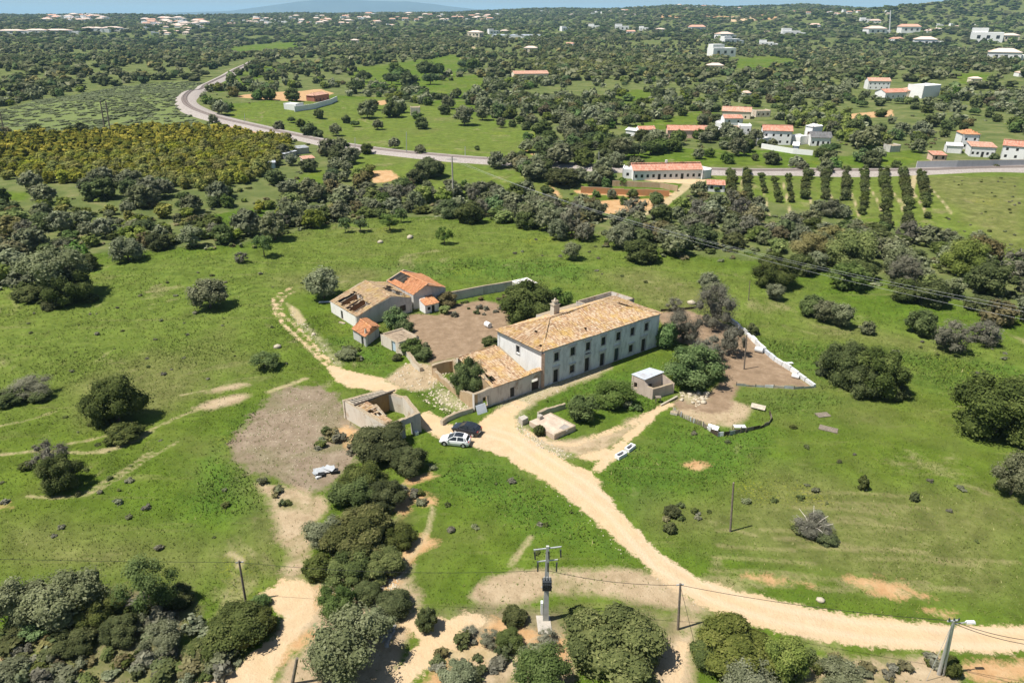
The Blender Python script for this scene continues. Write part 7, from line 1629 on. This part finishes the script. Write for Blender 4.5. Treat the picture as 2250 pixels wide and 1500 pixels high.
for poly, n, lab, grp, (w0, w1) in (([(0, 1400), (250, 1420), (470, 1440), (560, 1440), (470, 1500), (0, 1500)], 75, 'low scrub shrub below the bottom left thicket', 'low scrub below the bottom left thicket', (.8, 2.2)), ([(960, 1420), (1080, 1400), (1230, 1420), (1260, 1500), (960, 1500)], 26, 'low shrub on the bank at the bottom centre', 'low shrubs on the bottom centre bank', (.6, 1.8)),
                                   ([(1740, 1450), (2060, 1445), (2060, 1500), (1740, 1500)], 26, 'low shrub below the dirt road at the bottom right', 'low shrubs below the dirt road', (.5, 1.5)), ([(60, 1290), (420, 1300), (420, 1400), (60, 1380)], 22, 'shrub filling the bottom left thicket', 'shrubs filling the bottom left thicket', (1.2, 2.6)),
                                   ([(690, 940), (740, 930), (790, 965), (770, 1010), (690, 1020)], 9, 'dark shrub on the bare field below the roofless ruin', 'dark shrubs on the bare field', (.9, 2.0)), ([(880, 1075), (930, 1085), (935, 1115), (890, 1115)], 6, 'dark shrub inside the curve of the orange footpath', 'dark shrubs in the footpath curve', (.8, 1.6)),
                                   ([(570, 1060), (620, 1060), (640, 1110), (600, 1120)], 6, 'shrub at the top of the pale slope', 'shrubs at the top of the pale slope', (.6, 1.4)), ([(660, 1250), (720, 1240), (880, 1240), (900, 1275), (760, 1280)], 10, 'grey shrub at the lower foot of the bush row', 'grey shrubs at the foot of the bush row', (1.0, 2.0)), ([(1600, 1120), (1470, 1110), (1450, 1170), (1560, 1140)], 6, 'small shrub beside the road fork on the right meadow', 'small shrubs by the road fork', (.6, 1.2)),
                                   ([(930, 660), (1110, 650), (1105, 690), (1000, 700)], 16, 'weed clump in the farmyard below the long wall', 'weed clumps in the farmyard', (.6, 1.5)), ([(1250, 880), (1420, 850), (1430, 900), (1300, 920)], 22, 'leafy shrub in front of the farmhouse', 'leafy shrubs in front of the farmhouse', (.8, 1.8)), ([(840, 690), (940, 760), (930, 800), (870, 760)], 12, 'leafy shrub along the yard edge behind the store', 'leafy shrubs along the yard edge', (.8, 1.9)),
                                   ([(740, 770), (790, 760), (800, 790), (750, 800)], 6, 'grey green shrub below the tiled hut', 'grey green shrubs below the tiled hut', (.7, 1.3))):
    for x, y in pts_in(poly, n, 90 + n): w = random.uniform(w0, w1); shrub(x, y, w, w * random.uniform(.4, .75), random.choice(['mastic', 'mastic', 'olive', 'grey', 'rust'] if 'leafy' not in lab else ['green', 'green', 'olive']), lab, grp)
gt = np.random.default_rng(8)
for poly, n, lab, grp in (([(0, 690), (220, 680), (440, 560), (640, 600), (600, 700), (640, 820), (420, 850), (300, 800), (0, 850)], 62, 'small dark tuft dotted over the upper left meadow', 'dark tufts on the upper left meadow'), ([(0, 900), (180, 900), (420, 930), (480, 1030), (560, 1180), (300, 1250), (0, 1250)], 40, 'small dark tuft dotted over the lower left meadow', 'dark tufts on the lower left meadow'), ([(960, 1000), (1180, 1060), (1380, 1230), (1060, 1240), (960, 1150)], 14, 'small dark tuft on the meadow between bush row and road', 'dark tufts between bush row and road'),
                          ([(1480, 960), (1800, 900), (2100, 960), (2200, 1200), (1800, 1250), (1450, 1100)], 34, 'small dark tuft on the right meadow', 'dark tufts on the right meadow'), ([(1760, 700), (2250, 760), (2250, 860), (2000, 830)], 22, 'small dark tuft on the right slope', 'dark tufts on the right slope'), ([(1100, 500), (1240, 520), (1560, 600), (1400, 640), (1100, 560)], 22, 'small tuft on the meadow behind the farmhouse', 'tufts on the meadow behind the farmhouse'), ([(2060, 400), (2250, 390), (2250, 560), (2080, 500)], 60, 'small dark tuft on the slope right of the orchard rows', 'dark tufts right of the orchard rows')):
    for x, y in pts_in(poly, int(n * .65), 300 + n): w = gt.uniform(.35, 1.15); shrub(x, y, w, w * gt.uniform(.35, .6), gt.choice(['mastic', 'grey', 'olive', 'mastic']), lab, grp, 'shrub_tuft')

# ------------------------------------------------------------------ grass: tufts of blades over the meadow
gm = NT('grass_blades', .85, .1); tt = gm.attr('tint').outputs['Fac']; gv = gm.coord(); gn = gm.noise(gv, .11, 5, .62, .4)
cc = gm.ramp(tt, [(0.0, (0.056, 0.095, 0.015)), (.35, (0.094, 0.140, 0.021)), (.65, (0.126, 0.169, 0.028)), (.85, (0.188, 0.203, 0.061)), (1.0, (0.303, 0.287, 0.126))])
gge = gm.n('ShaderNodeNewGeometry'); gvm = gm.n('ShaderNodeVectorMath'); gvm.operation = 'MULTIPLY_ADD'; gm.l(gge.outputs['Normal'], gvm.inputs[0]); gvm.inputs[1].default_value = (.35, .35, .35); gvm.inputs[2].default_value = (0, 0, .8)
gvn = gm.n('ShaderNodeVectorMath'); gvn.operation = 'NORMALIZE'; gm.l(gvm.outputs[0], gvn.inputs[0]); gm.l(gvn.outputs[0], gm.b.inputs['Normal'])
gm.col(gm.mix(gm.mapr(gn, .5, .72, 0, .4), cc, (.20, .20, .06)))
def grass(n, r0, r1, seed, hs, blades):
    g = np.random.default_rng(seed); r = np.sqrt(g.uniform(r0 ** 2, r1 ** 2, n)); a = g.uniform(-.86, .86, n); x, y = r * np.sin(a), r * np.cos(a)
    i = np.clip(np.searchsorted(rows, r), 1, NR - 1); j = np.clip(((a - A[0]) / (A[1] - A[0])).astype(int), 0, NA - 1); k = i * NA + j
    ok = (ATT['wood'][k] < 2) & (ATT['sand'][k] > .35) & (ATT['yard'][k] > .2) & (ATT['path'][k] > .15) & (ATT['orange'][k] > .2) & ((ATT['rough'][k] > 0) | (g.random(n) < .35))
    ok &= (ATT['soil'][k] > .3) | (g.random(n) < .3); ok &= (ATT['pale'][k] > .4) | (g.random(n) < .2); ok &= (ATT['rubble'][k] > 0) | (g.random(n) < .5)
    px, py = project(x, y, hgt(x, y)); ok &= (px > -60) & (px < W0 + 60) & (py < H0 + 60)
    patch = .5 + .25 * np.sin(x * .31 + 1.7 * np.sin(y * .23)) + .25 * np.sin(y * .37 + 1.3 * np.sin(x * .19 + 2)); ok &= g.random(n) < .25 + .75 * patch
    x, y, patch, k = x[ok], y[ok], patch[ok], k[ok]; m = len(x); z = hgt(x, y); V = []; T = []
    dry = (ATT['dry2'][k] < 0) | (ATT['dry'][k] < .1); lush = ATT['lush'][k] < 0
    base = g.beta(2.2, 3.2, m) + .28 * dry * g.random(m) - .06 * lush
    for b in range(blades):
        aa = g.uniform(0, 6.283, m); s = g.uniform(hs[0], hs[1], m) * (1 + .5 * lush); w = s * g.uniform(.35, .6, m); ox, oy = g.normal(0, .10, m), g.normal(0, .10, m); lx, ly = g.normal(0, .55, m) * s, g.normal(0, .55, m) * s
        X, Y = x + ox, y + oy; p0 = np.stack([X - np.cos(aa) * w / 2, Y - np.sin(aa) * w / 2, z - .02], 1); p1 = np.stack([X + np.cos(aa) * w / 2, Y + np.sin(aa) * w / 2, z - .02], 1); p2 = np.stack([X + lx, Y + ly, z + s], 1)
        V.append(np.stack([p0, p1, p2], 1)); T.append(np.clip(base + g.normal(0, .08, m), 0, 1))
    V = np.concatenate(V).reshape(-1, 3); F = np.arange(len(V)).reshape(-1, 3); T = np.concatenate(T)
    tag(link('grass', np_mesh('grass', V, F, gm.mat, T)), kind='stuff')
grass(190000, 42, 130, 1, (.08, .24), 2); grass(150000, 115, 225, 2, (.12, .34), 2)
# ------------------------------------------------------------------ the air
hz = bpy.data.materials.new('haze_air'); hz.use_nodes = True; ht = hz.node_tree; ht.nodes.clear()
ho = ht.nodes.new('ShaderNodeOutputMaterial'); pv = ht.nodes.new('ShaderNodeVolumePrincipled')
pv.inputs['Color'].default_value = (0.48, 0.73, 1.0, 1); pv.inputs['Density'].default_value = 0.000056; pv.inputs['Anisotropy'].default_value = 0.0
ht.links.new(pv.outputs[0], ho.inputs['Volume'])
hb_ = MB(); hb_.box(-62000, 62000, -600, 64000, -60, 470); tag(hb_.build('haze', hz), kind='stuff')
